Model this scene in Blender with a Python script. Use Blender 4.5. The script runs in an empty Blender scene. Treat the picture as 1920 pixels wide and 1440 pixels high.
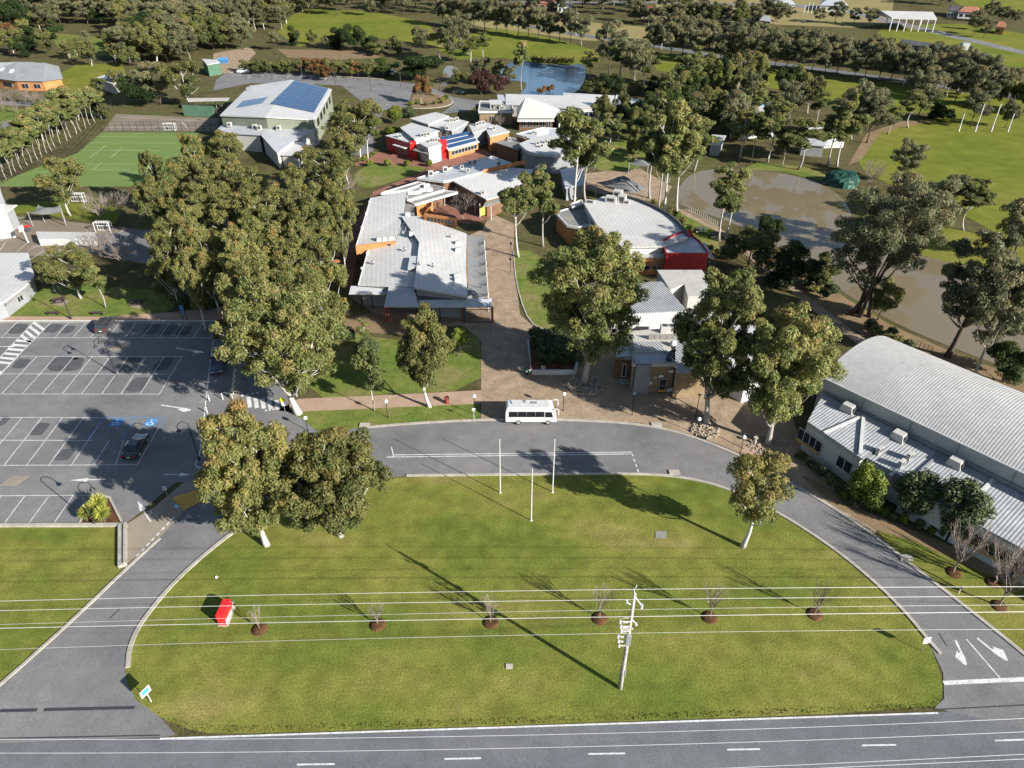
import bpy, bmesh, math, random
import numpy as np
from mathutils import Vector, Matrix
from mathutils.geometry import tessellate_polygon

SC = bpy.context.scene
COL = SC.collection
R = math.radians
PI = math.pi

# ------------------------------------------------------------------ camera
CAM_H = 58.5
PITCH = R(34.5)
FPX = 1356.0            # focal length in pixels of a 1920 px wide frame
cam_d = bpy.data.cameras.new('camera')
cam = bpy.data.objects.new('camera', cam_d)
COL.objects.link(cam)
cam.location = (0, 0, CAM_H)
cam.rotation_euler = (PI / 2 - PITCH, 0, 0)
cam_d.sensor_fit = 'HORIZONTAL'
cam_d.sensor_width = 36.0
cam_d.lens = 36.0 * FPX / 1920.0
cam_d.clip_start = 0.5
cam_d.clip_end = 6000
SC.camera = cam

# ------------------------------------------------------------------ sky and sun
SUN_ELEV = R(25.0)
SHADOW_AZ = R(144.0)      # direction the shadows point to, measured from +x
sx, sy = -math.cos(SHADOW_AZ), -math.sin(SHADOW_AZ)   # direction to the sun on the ground
world = bpy.data.worlds.new('World')
SC.world = world
world.use_nodes = True
wn = world.node_tree
for n in list(wn.nodes):
    wn.nodes.remove(n)
sky = wn.nodes.new('ShaderNodeTexSky')
sky.sky_type = 'NISHITA'
sky.sun_disc = False
sky.sun_elevation = SUN_ELEV
sky.sun_rotation = math.atan2(sx, sy)
sky.air_density = 1.0
sky.dust_density = 0.6
sky.ozone_density = 1.3
bg = wn.nodes.new('ShaderNodeBackground')
bg.inputs['Strength'].default_value = 0.064
wo = wn.nodes.new('ShaderNodeOutputWorld')
wn.links.new(sky.outputs[0], bg.inputs['Color'])
wn.links.new(bg.outputs[0], wo.inputs['Surface'])

sun_d = bpy.data.lights.new('sun', 'SUN')
sun_d.energy = 5.0
sun_d.angle = R(0.5)
sun_d.color = (1.0, 0.955, 0.88)
sun = bpy.data.objects.new('sun', sun_d)
COL.objects.link(sun)
to_sun = Vector((sx * math.cos(SUN_ELEV), sy * math.cos(SUN_ELEV), math.sin(SUN_ELEV)))
sun.rotation_euler = to_sun.to_track_quat('Z', 'Y').to_euler()
sun.location = (60, -40, 120)

SC.view_settings.view_transform = 'Standard'
SC.view_settings.look = 'None'
SC.view_settings.exposure = 1.2
SC.view_settings.gamma = 1.0
SC.view_settings.use_curve_mapping = False
SC.render.engine = 'CYCLES'
SC.cycles.max_bounces = 5
SC.cycles.diffuse_bounces = 2
SC.cycles.glossy_bounces = 2
SC.cycles.transmission_bounces = 3
SC.cycles.transparent_max_bounces = 4
SC.cycles.use_denoising = True

# ------------------------------------------------------------------ helpers
CP, SP = math.cos(PITCH), math.sin(PITCH)

def at(px, py, z=0.0):
    """Point of the place that the photograph shows at pixel (px, py), given its height z."""
    u = (px - 960) / FPX
    v = (py - 720) / FPX
    d = Vector((u, CP - v * SP, -SP - v * CP))
    t = (z - CAM_H) / d.z
    return Vector((d.x * t, d.y * t, z))

def zat(px, py, Y):
    """x and height of the point at pixel (px, py) that lies Y metres ahead."""
    u = (px - 960) / FPX
    v = (py - 720) / FPX
    t = Y / (CP - v * SP)
    return u * t, CAM_H + (-SP - v * CP) * t

def mpp(p):
    """metres per photograph pixel at point p"""
    return (p[1] * CP + (CAM_H - p[2]) * SP) / FPX

def tag(o, label=None, cat=None, group=None, kind=None):
    if label: o['label'] = label
    if cat: o['category'] = cat
    if group: o['group'] = group
    if kind: o['kind'] = kind
    return o

def empty(name, loc=(0, 0, 0), label=None, cat=None, group=None):
    o = bpy.data.objects.new(name, None)
    o.empty_display_size = 0.3
    o.location = loc
    COL.objects.link(o)
    return tag(o, label, cat, group)

def worldloc(o):
    p = Vector((0, 0, 0))
    while o is not None:
        p += o.location
        o = o.parent
    return p

def copy_tree(o, parent=None):
    c = o.copy()
    COL.objects.link(c)
    c.parent = parent
    for ch in list(o.children):
        copy_tree(ch, c)
    return c

class MB:
    """collects vertices and faces in world metres, then links them as one mesh object"""
    def __init__(s):
        s.v = []; s.f = []
    def add(s, vs, fs):
        b = len(s.v)
        s.v += [tuple(p) for p in vs]
        s.f += [tuple(i + b for i in f) for f in fs]
        return s
    def box(s, c, size, rz=0.0, M=None):
        hx, hy, hz = size[0] / 2, size[1] / 2, size[2] / 2
        m = Matrix.Translation(Vector(c)) @ Matrix.Rotation(rz, 4, 'Z') if M is None else M
        vs = [m @ Vector((x * hx, y * hy, z * hz)) for z in (-1, 1) for x, y in ((-1, -1), (1, -1), (1, 1), (-1, 1))]
        return s.add(vs, [(3, 2, 1, 0), (4, 5, 6, 7), (0, 1, 5, 4), (1, 2, 6, 5), (2, 3, 7, 6), (3, 0, 4, 7)])
    def taper(s, c, s0, s1, h, rz=0.0):
        """box of height h from c upward, base size s0, top size s1"""
        m = Matrix.Translation(Vector(c)) @ Matrix.Rotation(rz, 4, 'Z')
        vs = [m @ Vector((x * q[0] / 2, y * q[1] / 2, z)) for q, z in ((s0, 0), (s1, h)) for x, y in ((-1, -1), (1, -1), (1, 1), (-1, 1))]
        return s.add(vs, [(3, 2, 1, 0), (4, 5, 6, 7), (0, 1, 5, 4), (1, 2, 6, 5), (2, 3, 7, 6), (3, 0, 4, 7)])
    def prism(s, top, bot):
        """closed solid between two matching loops of 3D points"""
        n = len(top)
        tri = tessellate_polygon([[Vector((p[0], p[1], 0)) for p in top]])
        fs = []
        area = sum(top[i][0] * top[(i + 1) % n][1] - top[(i + 1) % n][0] * top[i][1] for i in range(n))
        for t in tri:
            a, b, c = t
            cr = (top[b][0] - top[a][0]) * (top[c][1] - top[a][1]) - (top[b][1] - top[a][1]) * (top[c][0] - top[a][0])
            if cr < 0: a, c = c, a
            fs.append((a, b, c)); fs.append((c + n, b + n, a + n))
        for i in range(n):
            j = (i + 1) % n
            fs.append((i, i + n, j + n, j) if area > 0 else (j, j + n, i + n, i))
        return s.add(list(top) + list(bot), fs)
    def sheet(s, loop):
        n = len(loop)
        fs = []
        for a, b, c in tessellate_polygon([[Vector((p[0], p[1], 0)) for p in loop]]):
            cr = (loop[b][0] - loop[a][0]) * (loop[c][1] - loop[a][1]) - (loop[b][1] - loop[a][1]) * (loop[c][0] - loop[a][0])
            fs.append((a, b, c) if cr > 0 else (c, b, a))
        return s.add(loop, fs)
    def tube(s, pts, rad, n=6, cap=True):
        pts = [Vector(p) for p in pts]
        if not hasattr(rad, '__len__'): rad = [rad] * len(pts)
        b = len(s.v)
        up = Vector((0, 0, 1))
        prev = None
        for i, p in enumerate(pts):
            d = (pts[min(i + 1, len(pts) - 1)] - pts[max(i - 1, 0)])
            if d.length < 1e-9: d = Vector((0, 0, 1))
            d.normalize()
            if prev is None:
                ref = up if abs(d.z) < 0.9 else Vector((1, 0, 0))
                a = d.cross(ref).normalized()
            else:
                a = (prev - d * prev.dot(d))
                a = a.normalized() if a.length > 1e-6 else d.orthogonal().normalized()
            prev = a
            c = d.cross(a)
            for k in range(n):
                w = 2 * PI * k / n
                s.v.append(tuple(p + (a * math.cos(w) + c * math.sin(w)) * rad[i]))
        for i in range(len(pts) - 1):
            for k in range(n):
                k2 = (k + 1) % n
                s.f.append((b + i * n + k, b + i * n + k2, b + (i + 1) * n + k2, b + (i + 1) * n + k))
        if cap:
            s.f.append(tuple(b + k for k in reversed(range(n))))
            e = b + (len(pts) - 1) * n
            s.f.append(tuple(e + k for k in range(n)))
        return s
    def lathe(s, c, prof, n=16):
        """prof: (radius, z) pairs, turned about the vertical through c"""
        b = len(s.v)
        for r, z in prof:
            for k in range(n):
                w = 2 * PI * k / n
                s.v.append((c[0] + r * math.cos(w), c[1] + r * math.sin(w), c[2] + z))
        for i in range(len(prof) - 1):
            for k in range(n):
                k2 = (k + 1) % n
                s.f.append((b + i * n + k, b + i * n + k2, b + (i + 1) * n + k2, b + (i + 1) * n + k))
        s.f.append(tuple(b + k for k in reversed(range(n))))
        e = b + (len(prof) - 1) * n
        s.f.append(tuple(e + k for k in range(n)))
        return s
    def ball(s, c, r, n=14, sz=1.0):
        m = n // 2
        prof = [(max(1e-3, r * math.sin(PI * i / m)), -r * sz * math.cos(PI * i / m)) for i in range(m + 1)]
        return s.lathe(c, prof, n)
    def build(s, name, mat, parent=None, smooth=False, bevel=0.0):
        off = worldloc(parent) if parent is not None else Vector((0, 0, 0))
        me = bpy.data.meshes.new(name)
        me.from_pydata([(x - off.x, y - off.y, z - off.z) for x, y, z in s.v], [], s.f)
        me.update()
        if mat: me.materials.append(mat)
        if smooth:
            me.polygons.foreach_set('use_smooth', [True] * len(me.polygons))
        o = bpy.data.objects.new(name, me)
        COL.objects.link(o)
        if parent is not None: o.parent = parent
        if bevel > 0:
            b = o.modifiers.new('bevel', 'BEVEL'); b.width = bevel; b.segments = 2; b.limit_method = 'ANGLE'; b.angle_limit = R(35)
        return o

def box(name, mat, c, size, rz=0.0, parent=None, bevel=0.0):
    return MB().box(c, size, rz).build(name, mat, parent, bevel=bevel)

def smooth_line(pts, it=2, closed=False):
    for _ in range(it):
        q = []
        n = len(pts)
        rng = range(n if closed else n - 1)
        if not closed: q.append(pts[0])
        for i in rng:
            a, b = pts[i], pts[(i + 1) % n]
            q.append(tuple(a[k] * .75 + b[k] * .25 for k in range(len(a))))
            q.append(tuple(a[k] * .25 + b[k] * .75 for k in range(len(a))))
        if not closed: q.append(pts[-1])
        pts = q
    return pts

def ordinal(i):
    w = ['first', 'second', 'third', 'fourth', 'fifth', 'sixth', 'seventh', 'eighth', 'ninth', 'tenth', 'eleventh', 'twelfth', 'thirteenth',
         'fourteenth', 'fifteenth', 'sixteenth', 'seventeenth', 'eighteenth', 'nineteenth', 'twentieth']
    if i < 20: return w[i]
    t = (i + 1) // 10
    return ('twentieth', 'thirtieth', 'fortieth', 'fiftieth')[t - 2] if (i + 1) % 10 == 0 else ('twenty-', 'thirty-', 'forty-', 'fifty-')[t - 2] + w[(i + 1) % 10 - 1]

# ------------------------------------------------------------------ materials
def nodes(name):
    m = bpy.data.materials.new(name)
    m.use_nodes = True
    nt = m.node_tree
    for n in list(nt.nodes): nt.nodes.remove(n)
    out = nt.nodes.new('ShaderNodeOutputMaterial')
    return m, nt, out

def ramp(nt, stops):
    r = nt.nodes.new('ShaderNodeValToRGB')
    e = r.color_ramp.elements
    while len(e) < len(stops): e.new(0.5)
    for i, (p, c) in enumerate(stops):
        e[i].position = p
        e[i].color = (*c, 1)
    return r

def surf(name, stops, scale=1.0, fine=(8.0, 0.25), rough=0.8, bump=None, metal=0.0, spec=0.3, detail=5.0, stretch=None, wave=None, mid=None, coat=0.0):
    """procedural surface: a colour ramp over broad noise, times fine speckle; optional ribs (wave = (angle, pitch m, strength, darkening))"""
    m, nt, out = nodes(name)
    L = nt.links.new
    p = nt.nodes.new('ShaderNodeBsdfPrincipled')
    L(p.outputs[0], out.inputs[0])
    p.inputs['Roughness'].default_value = rough
    p.inputs['Metallic'].default_value = metal
    p.inputs['Specular IOR Level'].default_value = spec
    if coat: p.inputs['Coat Weight'].default_value = coat
    tc = nt.nodes.new('ShaderNodeTexCoord')
    co = tc.outputs['Object']
    if stretch:
        mp = nt.nodes.new('ShaderNodeMapping')
        mp.inputs['Scale'].default_value = stretch
        L(co, mp.inputs[0]); co = mp.outputs[0]
    n1 = nt.nodes.new('ShaderNodeTexNoise')
    n1.inputs['Scale'].default_value = scale
    n1.inputs['Detail'].default_value = detail
    n1.inputs['Roughness'].default_value = 0.6
    L(co, n1.inputs['Vector'])
    if len(stops) > 1:
        r = ramp(nt, stops)
        L(n1.outputs['Fac'], r.inputs[0])
        col = r.outputs[0]
    else:
        rgb = nt.nodes.new('ShaderNodeRGB'); rgb.outputs[0].default_value = (*stops[0][1], 1)
        col = rgb.outputs[0]
    last = n1
    for sc_, amp in ([mid] if mid else []) + ([fine] if fine else []):
        n2 = nt.nodes.new('ShaderNodeTexNoise')
        n2.inputs['Scale'].default_value = sc_
        n2.inputs['Detail'].default_value = 3.0
        L(tc.outputs['Object'], n2.inputs['Vector'])
        mr = nt.nodes.new('ShaderNodeMapRange')
        mr.inputs['From Min'].default_value = 0.25; mr.inputs['From Max'].default_value = 0.75
        mr.inputs['To Min'].default_value = 1 - amp; mr.inputs['To Max'].default_value = 1 + amp
        L(n2.outputs['Fac'], mr.inputs[0])
        mx = nt.nodes.new('ShaderNodeVectorMath'); mx.operation = 'MULTIPLY'
        L(col, mx.inputs[0]); L(mr.outputs[0], mx.inputs[1])
        col = mx.outputs[0]; last = n2
    hgt = None
    if wave:
        ang, pitch, strn, dark = wave
        mp = nt.nodes.new('ShaderNodeMapping'); mp.vector_type = 'TEXTURE'
        mp.inputs['Rotation'].default_value = (0, 0, ang)
        L(tc.outputs['Object'], mp.inputs[0])
        w = nt.nodes.new('ShaderNodeTexWave')
        w.inputs['Scale'].default_value = 2 * PI / pitch / 20.0
        w.inputs['Distortion'].default_value = 0.0
        L(mp.outputs[0], w.inputs['Vector'])
        mr = nt.nodes.new('ShaderNodeMapRange')
        mr.inputs['To Min'].default_value = 1 - dark; mr.inputs['To Max'].default_value = 1.0
        L(w.outputs['Fac'], mr.inputs[0])
        mx = nt.nodes.new('ShaderNodeVectorMath'); mx.operation = 'MULTIPLY'
        L(col, mx.inputs[0]); L(mr.outputs[0], mx.inputs[1]); col = mx.outputs[0]
        hgt = (w.outputs['Fac'], strn, pitch * 0.25)
    L(col, p.inputs['Base Color'])
    if hgt or bump:
        b = nt.nodes.new('ShaderNodeBump')
        b.inputs['Strength'].default_value = hgt[1] if hgt else bump[0]
        b.inputs['Distance'].default_value = hgt[2] if hgt else bump[1]
        L(hgt[0] if hgt else last.outputs['Fac'], b.inputs['Height'])
        L(b.outputs[0], p.inputs['Normal'])
    return m

def plain(name, c, rough=0.5, metal=0.0, spec=0.4, var=0.08, coat=0.0):
    return surf(name, [(0.3, tuple(x * (1 - var) for x in c)), (0.7, tuple(min(1, x * (1 + var)) for x in c))], 1.5, None, rough, None, metal, spec, coat=coat)

def leafmat(name, stops, trans=0.42, vary=0.18):
    """foliage: hue from the leaf's own tint, a little lighter or darker from tree to tree"""
    m, nt, out = nodes(name)
    L = nt.links.new
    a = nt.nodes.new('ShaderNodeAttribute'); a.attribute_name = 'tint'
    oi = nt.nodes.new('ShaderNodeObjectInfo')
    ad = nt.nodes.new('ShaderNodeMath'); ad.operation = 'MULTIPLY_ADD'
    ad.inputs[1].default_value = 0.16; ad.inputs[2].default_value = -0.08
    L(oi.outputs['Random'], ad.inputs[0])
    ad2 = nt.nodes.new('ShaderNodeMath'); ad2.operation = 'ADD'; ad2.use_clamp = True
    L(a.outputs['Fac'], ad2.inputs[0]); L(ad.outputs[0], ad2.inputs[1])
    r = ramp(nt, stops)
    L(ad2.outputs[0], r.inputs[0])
    mr = nt.nodes.new('ShaderNodeMapRange')
    mr.inputs['To Min'].default_value = 1 - vary; mr.inputs['To Max'].default_value = 1 + vary
    L(oi.outputs['Random'], mr.inputs[0])
    mx = nt.nodes.new('ShaderNodeVectorMath'); mx.operation = 'MULTIPLY'
    L(r.outputs[0], mx.inputs[0]); L(mr.outputs[0], mx.inputs[1])
    d = nt.nodes.new('ShaderNodeBsdfPrincipled')
    d.inputs['Roughness'].default_value = 0.55
    d.inputs['Specular IOR Level'].default_value = 0.25
    t = nt.nodes.new('ShaderNodeBsdfTranslucent')
    L(mx.outputs[0], d.inputs['Base Color']); L(mx.outputs[0], t.inputs['Color'])
    ms = nt.nodes.new('ShaderNodeMixShader'); ms.inputs[0].default_value = trans
    L(d.outputs[0], ms.inputs[1]); L(t.outputs[0], ms.inputs[2]); L(ms.outputs[0], out.inputs[0])
    return m

M = {}
# grounds
M['lawn'] = surf('lawn grass', [(0.26, (0.0727, 0.1000, 0.0175)), (0.42, (0.1102, 0.1352, 0.0250)), (0.56, (0.1565, 0.1568, 0.0350)), (0.72, (0.2258, 0.1862, 0.0688))], 0.085, (5.5, 0.30), 0.95, (0.6, 0.06), mid=(0.55, 0.24), spec=0.05, detail=9, stretch=(0.7, 1.2, 1))
M['green'] = surf('watered grass', [(0.3, (0.0766, 0.1171, 0.0241)), (0.5, (0.1214, 0.1511, 0.0339)), (0.72, (0.1979, 0.1597, 0.0728))], 0.14, (5.0, 0.35), 0.95, (0.8, 0.08), mid=(0.8, 0.2), spec=0.05, detail=7)
M['oval'] = surf('oval turf', [(0.3, (0.0925, 0.1224, 0.0166)), (0.5, (0.1273, 0.1452, 0.0227)), (0.7, (0.1735, 0.1555, 0.0352))], 0.035, (3.0, 0.2), 0.95, None, mid=(0.25, 0.15), spec=0.05, detail=7)
M['scrub'] = surf('dry scrub ground', [(0.3, (0.0480, 0.0493, 0.0176)), (0.5, (0.0920, 0.0782, 0.0368)), (0.7, (0.0720, 0.0867, 0.0240))], 0.07, (3.0, 0.4), 0.95, (0.6, 0.08), mid=(0.5, 0.25), spec=0.05, detail=8)
M['dry'] = surf('dry paddock', [(0.3, (0.20, 0.165, 0.075)), (0.55, (0.235, 0.195, 0.09)), (0.75, (0.15, 0.16, 0.05))], 0.03, (1.5, 0.2), 0.95, None, spec=0.05)
M['mulch'] = surf('bark mulch', [(0.3, (0.055, 0.030, 0.016)), (0.7, (0.13, 0.066, 0.032))], 1.2, (9.0, 0.5), 0.95, (1.0, 0.06), spec=0.05)
M['dirt'] = surf('tan dirt', [(0.3, (0.165, 0.115, 0.066)), (0.7, (0.225, 0.160, 0.095))], 0.35, (6.0, 0.25), 0.95, (0.6, 0.04), spec=0.05)
M['turf'] = surf('synthetic turf', [(0.35, (0.112, 0.168, 0.050)), (0.65, (0.138, 0.190, 0.062))], 0.06, (3.0, 0.12), 0.9, None, spec=0.05, stretch=(1, 6, 1))
M['asphalt'] = surf('old asphalt', [(0.25, (0.105, 0.105, 0.110)), (0.45, (0.150, 0.148, 0.149)), (0.6, (0.170, 0.166, 0.164)), (0.78, (0.205, 0.198, 0.190))], 0.10, (14.0, 0.30), 0.9, (0.5, 0.02), mid=(0.6, 0.10), spec=0.2, detail=7)
M['asphalt_road'] = surf('highway asphalt', [(0.3, (0.1058, 0.1106, 0.1203)), (0.55, (0.1294, 0.1329, 0.1416)), (0.75, (0.1548, 0.1552, 0.1600))], 0.12, (14.0, 0.32), 0.9, (0.5, 0.02), mid=(0.5, 0.12), spec=0.2, detail=8, stretch=(0.35, 1.6, 1))
M['asphalt_damp'] = surf('oil darkened asphalt', [(0.3, (0.060, 0.061, 0.066)), (0.7, (0.085, 0.085, 0.088))], 0.6, (14.0, 0.3), 0.8, None, spec=0.3)
M['seam'] = plain('tar seam', (0.035, 0.036, 0.042), 0.7)
M['concrete'] = surf('concrete kerb', [(0.3, (0.27, 0.25, 0.215)), (0.7, (0.40, 0.37, 0.32))], 0.8, (10.0, 0.2), 0.9, (0.3, 0.01), spec=0.15)
M['apron'] = surf('tan concrete apron', [(0.3, (0.215, 0.180, 0.140)), (0.7, (0.265, 0.228, 0.180))], 0.4, (8.0, 0.12), 0.9, None, spec=0.15)
M['paving'] = surf('brown brick paving', [(0.3, (0.2130, 0.1581, 0.1104)), (0.5, (0.2698, 0.2010, 0.1380)), (0.7, (0.3337, 0.2546, 0.1776))], 0.5, (9.0, 0.30), 0.9, (0.5, 0.02), mid=(2.2, 0.16), spec=0.1)
M['pink_path'] = surf('pink gravel path', [(0.3, (0.2970, 0.2035, 0.1470)), (0.7, (0.3740, 0.2695, 0.1995))], 0.5, (8.0, 0.15), 0.9, None, spec=0.1)
M['red_paving'] = surf('red brick paving', [(0.3, (0.185, 0.085, 0.062)), (0.7, (0.250, 0.125, 0.092))], 0.4, (7.0, 0.25), 0.9, None, mid=(1.5, 0.1), spec=0.1)
M['court'] = surf('faded court surface', [(0.3, (0.155, 0.125, 0.095)), (0.7, (0.215, 0.180, 0.140))], 0.15, (5.0, 0.15), 0.9, None, spec=0.1)
M['paint'] = surf('road paint', [(0.3, (0.40, 0.40, 0.40)), (0.6, (0.58, 0.58, 0.57))], 1.2, (9.0, 0.32), 0.7, None, spec=0.3)
M['paint_blue'] = surf('blue road paint', [(0.3, (0.045, 0.17, 0.42)), (0.7, (0.07, 0.24, 0.52))], 1.5, (10.0, 0.25), 0.7)
M['paint_yellow'] = surf('yellow hump paint', [(0.3, (0.42, 0.22, 0.04)), (0.7, (0.55, 0.33, 0.07))], 0.8, (8.0, 0.35), 0.8)
M['court_line'] = plain('court line paint', (0.30, 0.37, 0.24), 0.8)
# building surfaces
M['roof_white'] = surf('white sheet roof', [(0.3, (0.4140, 0.4080, 0.3976)), (0.7, (0.4860, 0.4738, 0.4574))], 0.12, (0.9, 0.07), 0.45, None, spec=0.3, wave=(R(8), 0.80, 0.06, 0.03))
M['roof_blue'] = surf('pale steel roof', [(0.3, (0.36, 0.37, 0.385)), (0.7, (0.44, 0.45, 0.46))], 0.15, (0.9, 0.08), 0.4, None, spec=0.4, wave=(R(95), 0.32, 0.15, 0.08))
M['roof_grey'] = surf('grey flat roof', [(0.3, (0.16, 0.155, 0.145)), (0.7, (0.24, 0.235, 0.22))], 0.3, (2.5, 0.18), 0.7, None)
M['roof_dark'] = surf('dark roof', [(0.3, (0.055, 0.055, 0.06)), (0.7, (0.085, 0.085, 0.09))], 0.3, (2.5, 0.18), 0.7, None)
M['roof_hipgrey'] = surf('grey hip roof', [(0.3, (0.20, 0.21, 0.215)), (0.7, (0.25, 0.26, 0.265))], 0.3, (2.0, 0.1), 0.6, None)
M['wall_white'] = surf('white render', [(0.3, (0.44, 0.44, 0.42)), (0.7, (0.53, 0.53, 0.51))], 0.4, (3.0, 0.08), 0.8, None, spec=0.2)
M['wall_cream'] = surf('cream block wall', [(0.3, (0.34, 0.33, 0.30)), (0.7, (0.42, 0.41, 0.375))], 0.4, (3.0, 0.1), 0.85, None, spec=0.2)
M['wall_grey'] = surf('grey clad wall', [(0.3, (0.20, 0.21, 0.22)), (0.7, (0.25, 0.26, 0.27))], 0.4, (3.0, 0.1), 0.7, None)
M['wall_green'] = surf('grey green wall', [(0.3, (0.16, 0.175, 0.13)), (0.7, (0.20, 0.215, 0.165))], 0.4, (3.0, 0.1), 0.8, None)
M['green_paint'] = surf('green wall paint', [(0.3, (0.055, 0.115, 0.075)), (0.7, (0.075, 0.145, 0.095))], 0.4, (3.0, 0.1), 0.8, None)
M['brick_orange'] = surf('orange brick', [(0.3, (0.33, 0.145, 0.055)), (0.7, (0.44, 0.205, 0.085))], 0.8, (6.0, 0.22), 0.9, None, spec=0.1)
M['brick_brown'] = surf('brown brick', [(0.3, (0.125, 0.072, 0.045)), (0.7, (0.18, 0.105, 0.066))], 0.8, (6.0, 0.22), 0.9, None, spec=0.1)
M['brick_tan'] = surf('tan brick', [(0.3, (0.20, 0.145, 0.085)), (0.7, (0.27, 0.20, 0.125))], 0.8, (6.0, 0.2), 0.9, None, spec=0.1)
M['red_panel'] = surf('red cladding', [(0.3, (0.30, 0.020, 0.022)), (0.7, (0.38, 0.030, 0.030))], 0.4, (3.0, 0.1), 0.5, None, spec=0.4)
M['red_sign'] = surf('red sign paint', [(0.3, (0.62, 0.016, 0.020)), (0.7, (0.72, 0.026, 0.028))], 0.9, (4.0, 0.1), 0.45, None, spec=0.4)
M['yellow_panel'] = surf('lime panel', [(0.3, (0.34, 0.36, 0.05)), (0.7, (0.44, 0.45, 0.08))], 0.8, (5.0, 0.2), 0.7, None)
M['slat'] = surf('weathered grey slats', [(0.3, (0.15, 0.155, 0.155)), (0.7, (0.23, 0.235, 0.235))], 0.6, (5.0, 0.2), 0.8, None, wave=(R(90), 0.30, 0.4, 0.35))
M['glass'] = plain('dark window glass', (0.020, 0.024, 0.030), 0.06, 0.0, 0.8)
M['frame'] = plain('pale window frame', (0.42, 0.42, 0.41), 0.5)
M['frame_dark'] = plain('dark frame', (0.05, 0.05, 0.055), 0.5)
M['steel'] = plain('galvanised steel', (0.42, 0.43, 0.44), 0.4, 0.6)
M['ac'] = surf('air conditioner casing', [(0.3, (0.36, 0.355, 0.33)), (0.7, (0.45, 0.44, 0.41))], 0.8, (4, 0.08), 0.6, None)
M['grille'] = plain('fan grille', (0.05, 0.052, 0.056), 0.6)
M['black'] = plain('black powder coat', (0.018, 0.018, 0.020), 0.45)
M['post_red'] = plain('red post', (0.20, 0.035, 0.030), 0.6)
M['white'] = plain('white paint', (0.54, 0.54, 0.53), 0.45)
M['offwhite'] = plain('offwhite gloss', (0.50, 0.50, 0.49), 0.3, coat=0.3)
M['globe'] = plain('opal globe', (0.66, 0.66, 0.66), 0.25)
M['solar'] = surf('solar cells', [(0.3, (0.020, 0.050, 0.125)), (0.7, (0.028, 0.072, 0.165))], 0.4, None, 0.16, None, spec=0.6)
M['sail'] = surf('grey shade cloth', [(0.3, (0.115, 0.12, 0.122)), (0.7, (0.150, 0.155, 0.158))], 0.5, (5, 0.1), 0.85, None)
M['tarp'] = surf('green tarpaulin', [(0.3, (0.012, 0.055, 0.040)), (0.7, (0.022, 0.085, 0.062))], 0.8, (4, 0.2), 0.6, None)
M['rubber'] = plain('tyre rubber', (0.022, 0.022, 0.023), 0.85)
M['rim'] = plain('wheel rim', (0.45, 0.45, 0.46), 0.35, 0.5)
M['car_black'] = plain('black car paint', (0.014, 0.016, 0.022), 0.22, 0.0, 0.6, coat=0.8)
M['car_blue'] = plain('dark blue car paint', (0.020, 0.030, 0.065), 0.22, 0.0, 0.6, coat=0.8)
M['car_grey'] = plain('charcoal car paint', (0.045, 0.044, 0.046), 0.25, 0.0, 0.6, coat=0.8)
M['car_white'] = plain('white car paint', (0.66, 0.66, 0.65), 0.25, 0.0, 0.5, coat=0.6)
M['tail'] = plain('tail lamp', (0.22, 0.012, 0.012), 0.25)
M['lens'] = plain('headlamp lens', (0.5, 0.5, 0.52), 0.15)
M['wood_brown'] = surf('brown recycled slats', [(0.3, (0.050, 0.026, 0.034)), (0.7, (0.082, 0.045, 0.052))], 1.5, (8, 0.25), 0.8, None)
M['wood_pole'] = surf('weathered timber pole', [(0.3, (0.30, 0.275, 0.245)), (0.7, (0.44, 0.41, 0.37))], 0.7, (6, 0.25), 0.9, None, stretch=(4, 4, 0.4))
M['insulator'] = plain('pale insulator', (0.46, 0.46, 0.46), 0.35)
M['wire'] = plain('aluminium wire', (0.50, 0.50, 0.49), 0.5, 0.2)
M['hi_yellow'] = plain('fluoro yellow sign', (0.68, 0.72, 0.02), 0.5)
M['sign_blue'] = plain('blue sign', (0.05, 0.16, 0.34), 0.5)
M['sign_teal'] = plain('teal print', (0.03, 0.30, 0.28), 0.5)
M['ink'] = plain('dark print', (0.05, 0.05, 0.06), 0.7)
M['bin_green'] = plain('dark green bin plastic', (0.012, 0.040, 0.045), 0.5)
M['stone'] = surf('pale stones', [(0.3, (0.2160, 0.1760, 0.1275)), (0.7, (0.3360, 0.2880, 0.2210))], 1.5, (6, 0.3), 0.9, None, spec=0.1)
M['roof_red'] = surf('red tin roof', [(0.3, (0.30, 0.050, 0.050)), (0.7, (0.38, 0.075, 0.072))], 0.3, (2, 0.1), 0.6, None)
M['roof_tile'] = surf('terracotta roof', [(0.3, (0.26, 0.105, 0.062)), (0.7, (0.34, 0.15, 0.09))], 0.3, (2, 0.2), 0.8, None)
M['skin'] = plain('skin', (0.48, 0.30, 0.22), 0.6)
M['cloth_navy'] = plain('dark blazer cloth', (0.022, 0.012, 0.020), 0.9)
M['cloth_pale'] = plain('pale trousers cloth', (0.36, 0.35, 0.31), 0.9)
M['hair'] = plain('fair hair', (0.26, 0.19, 0.09), 0.7)

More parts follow.
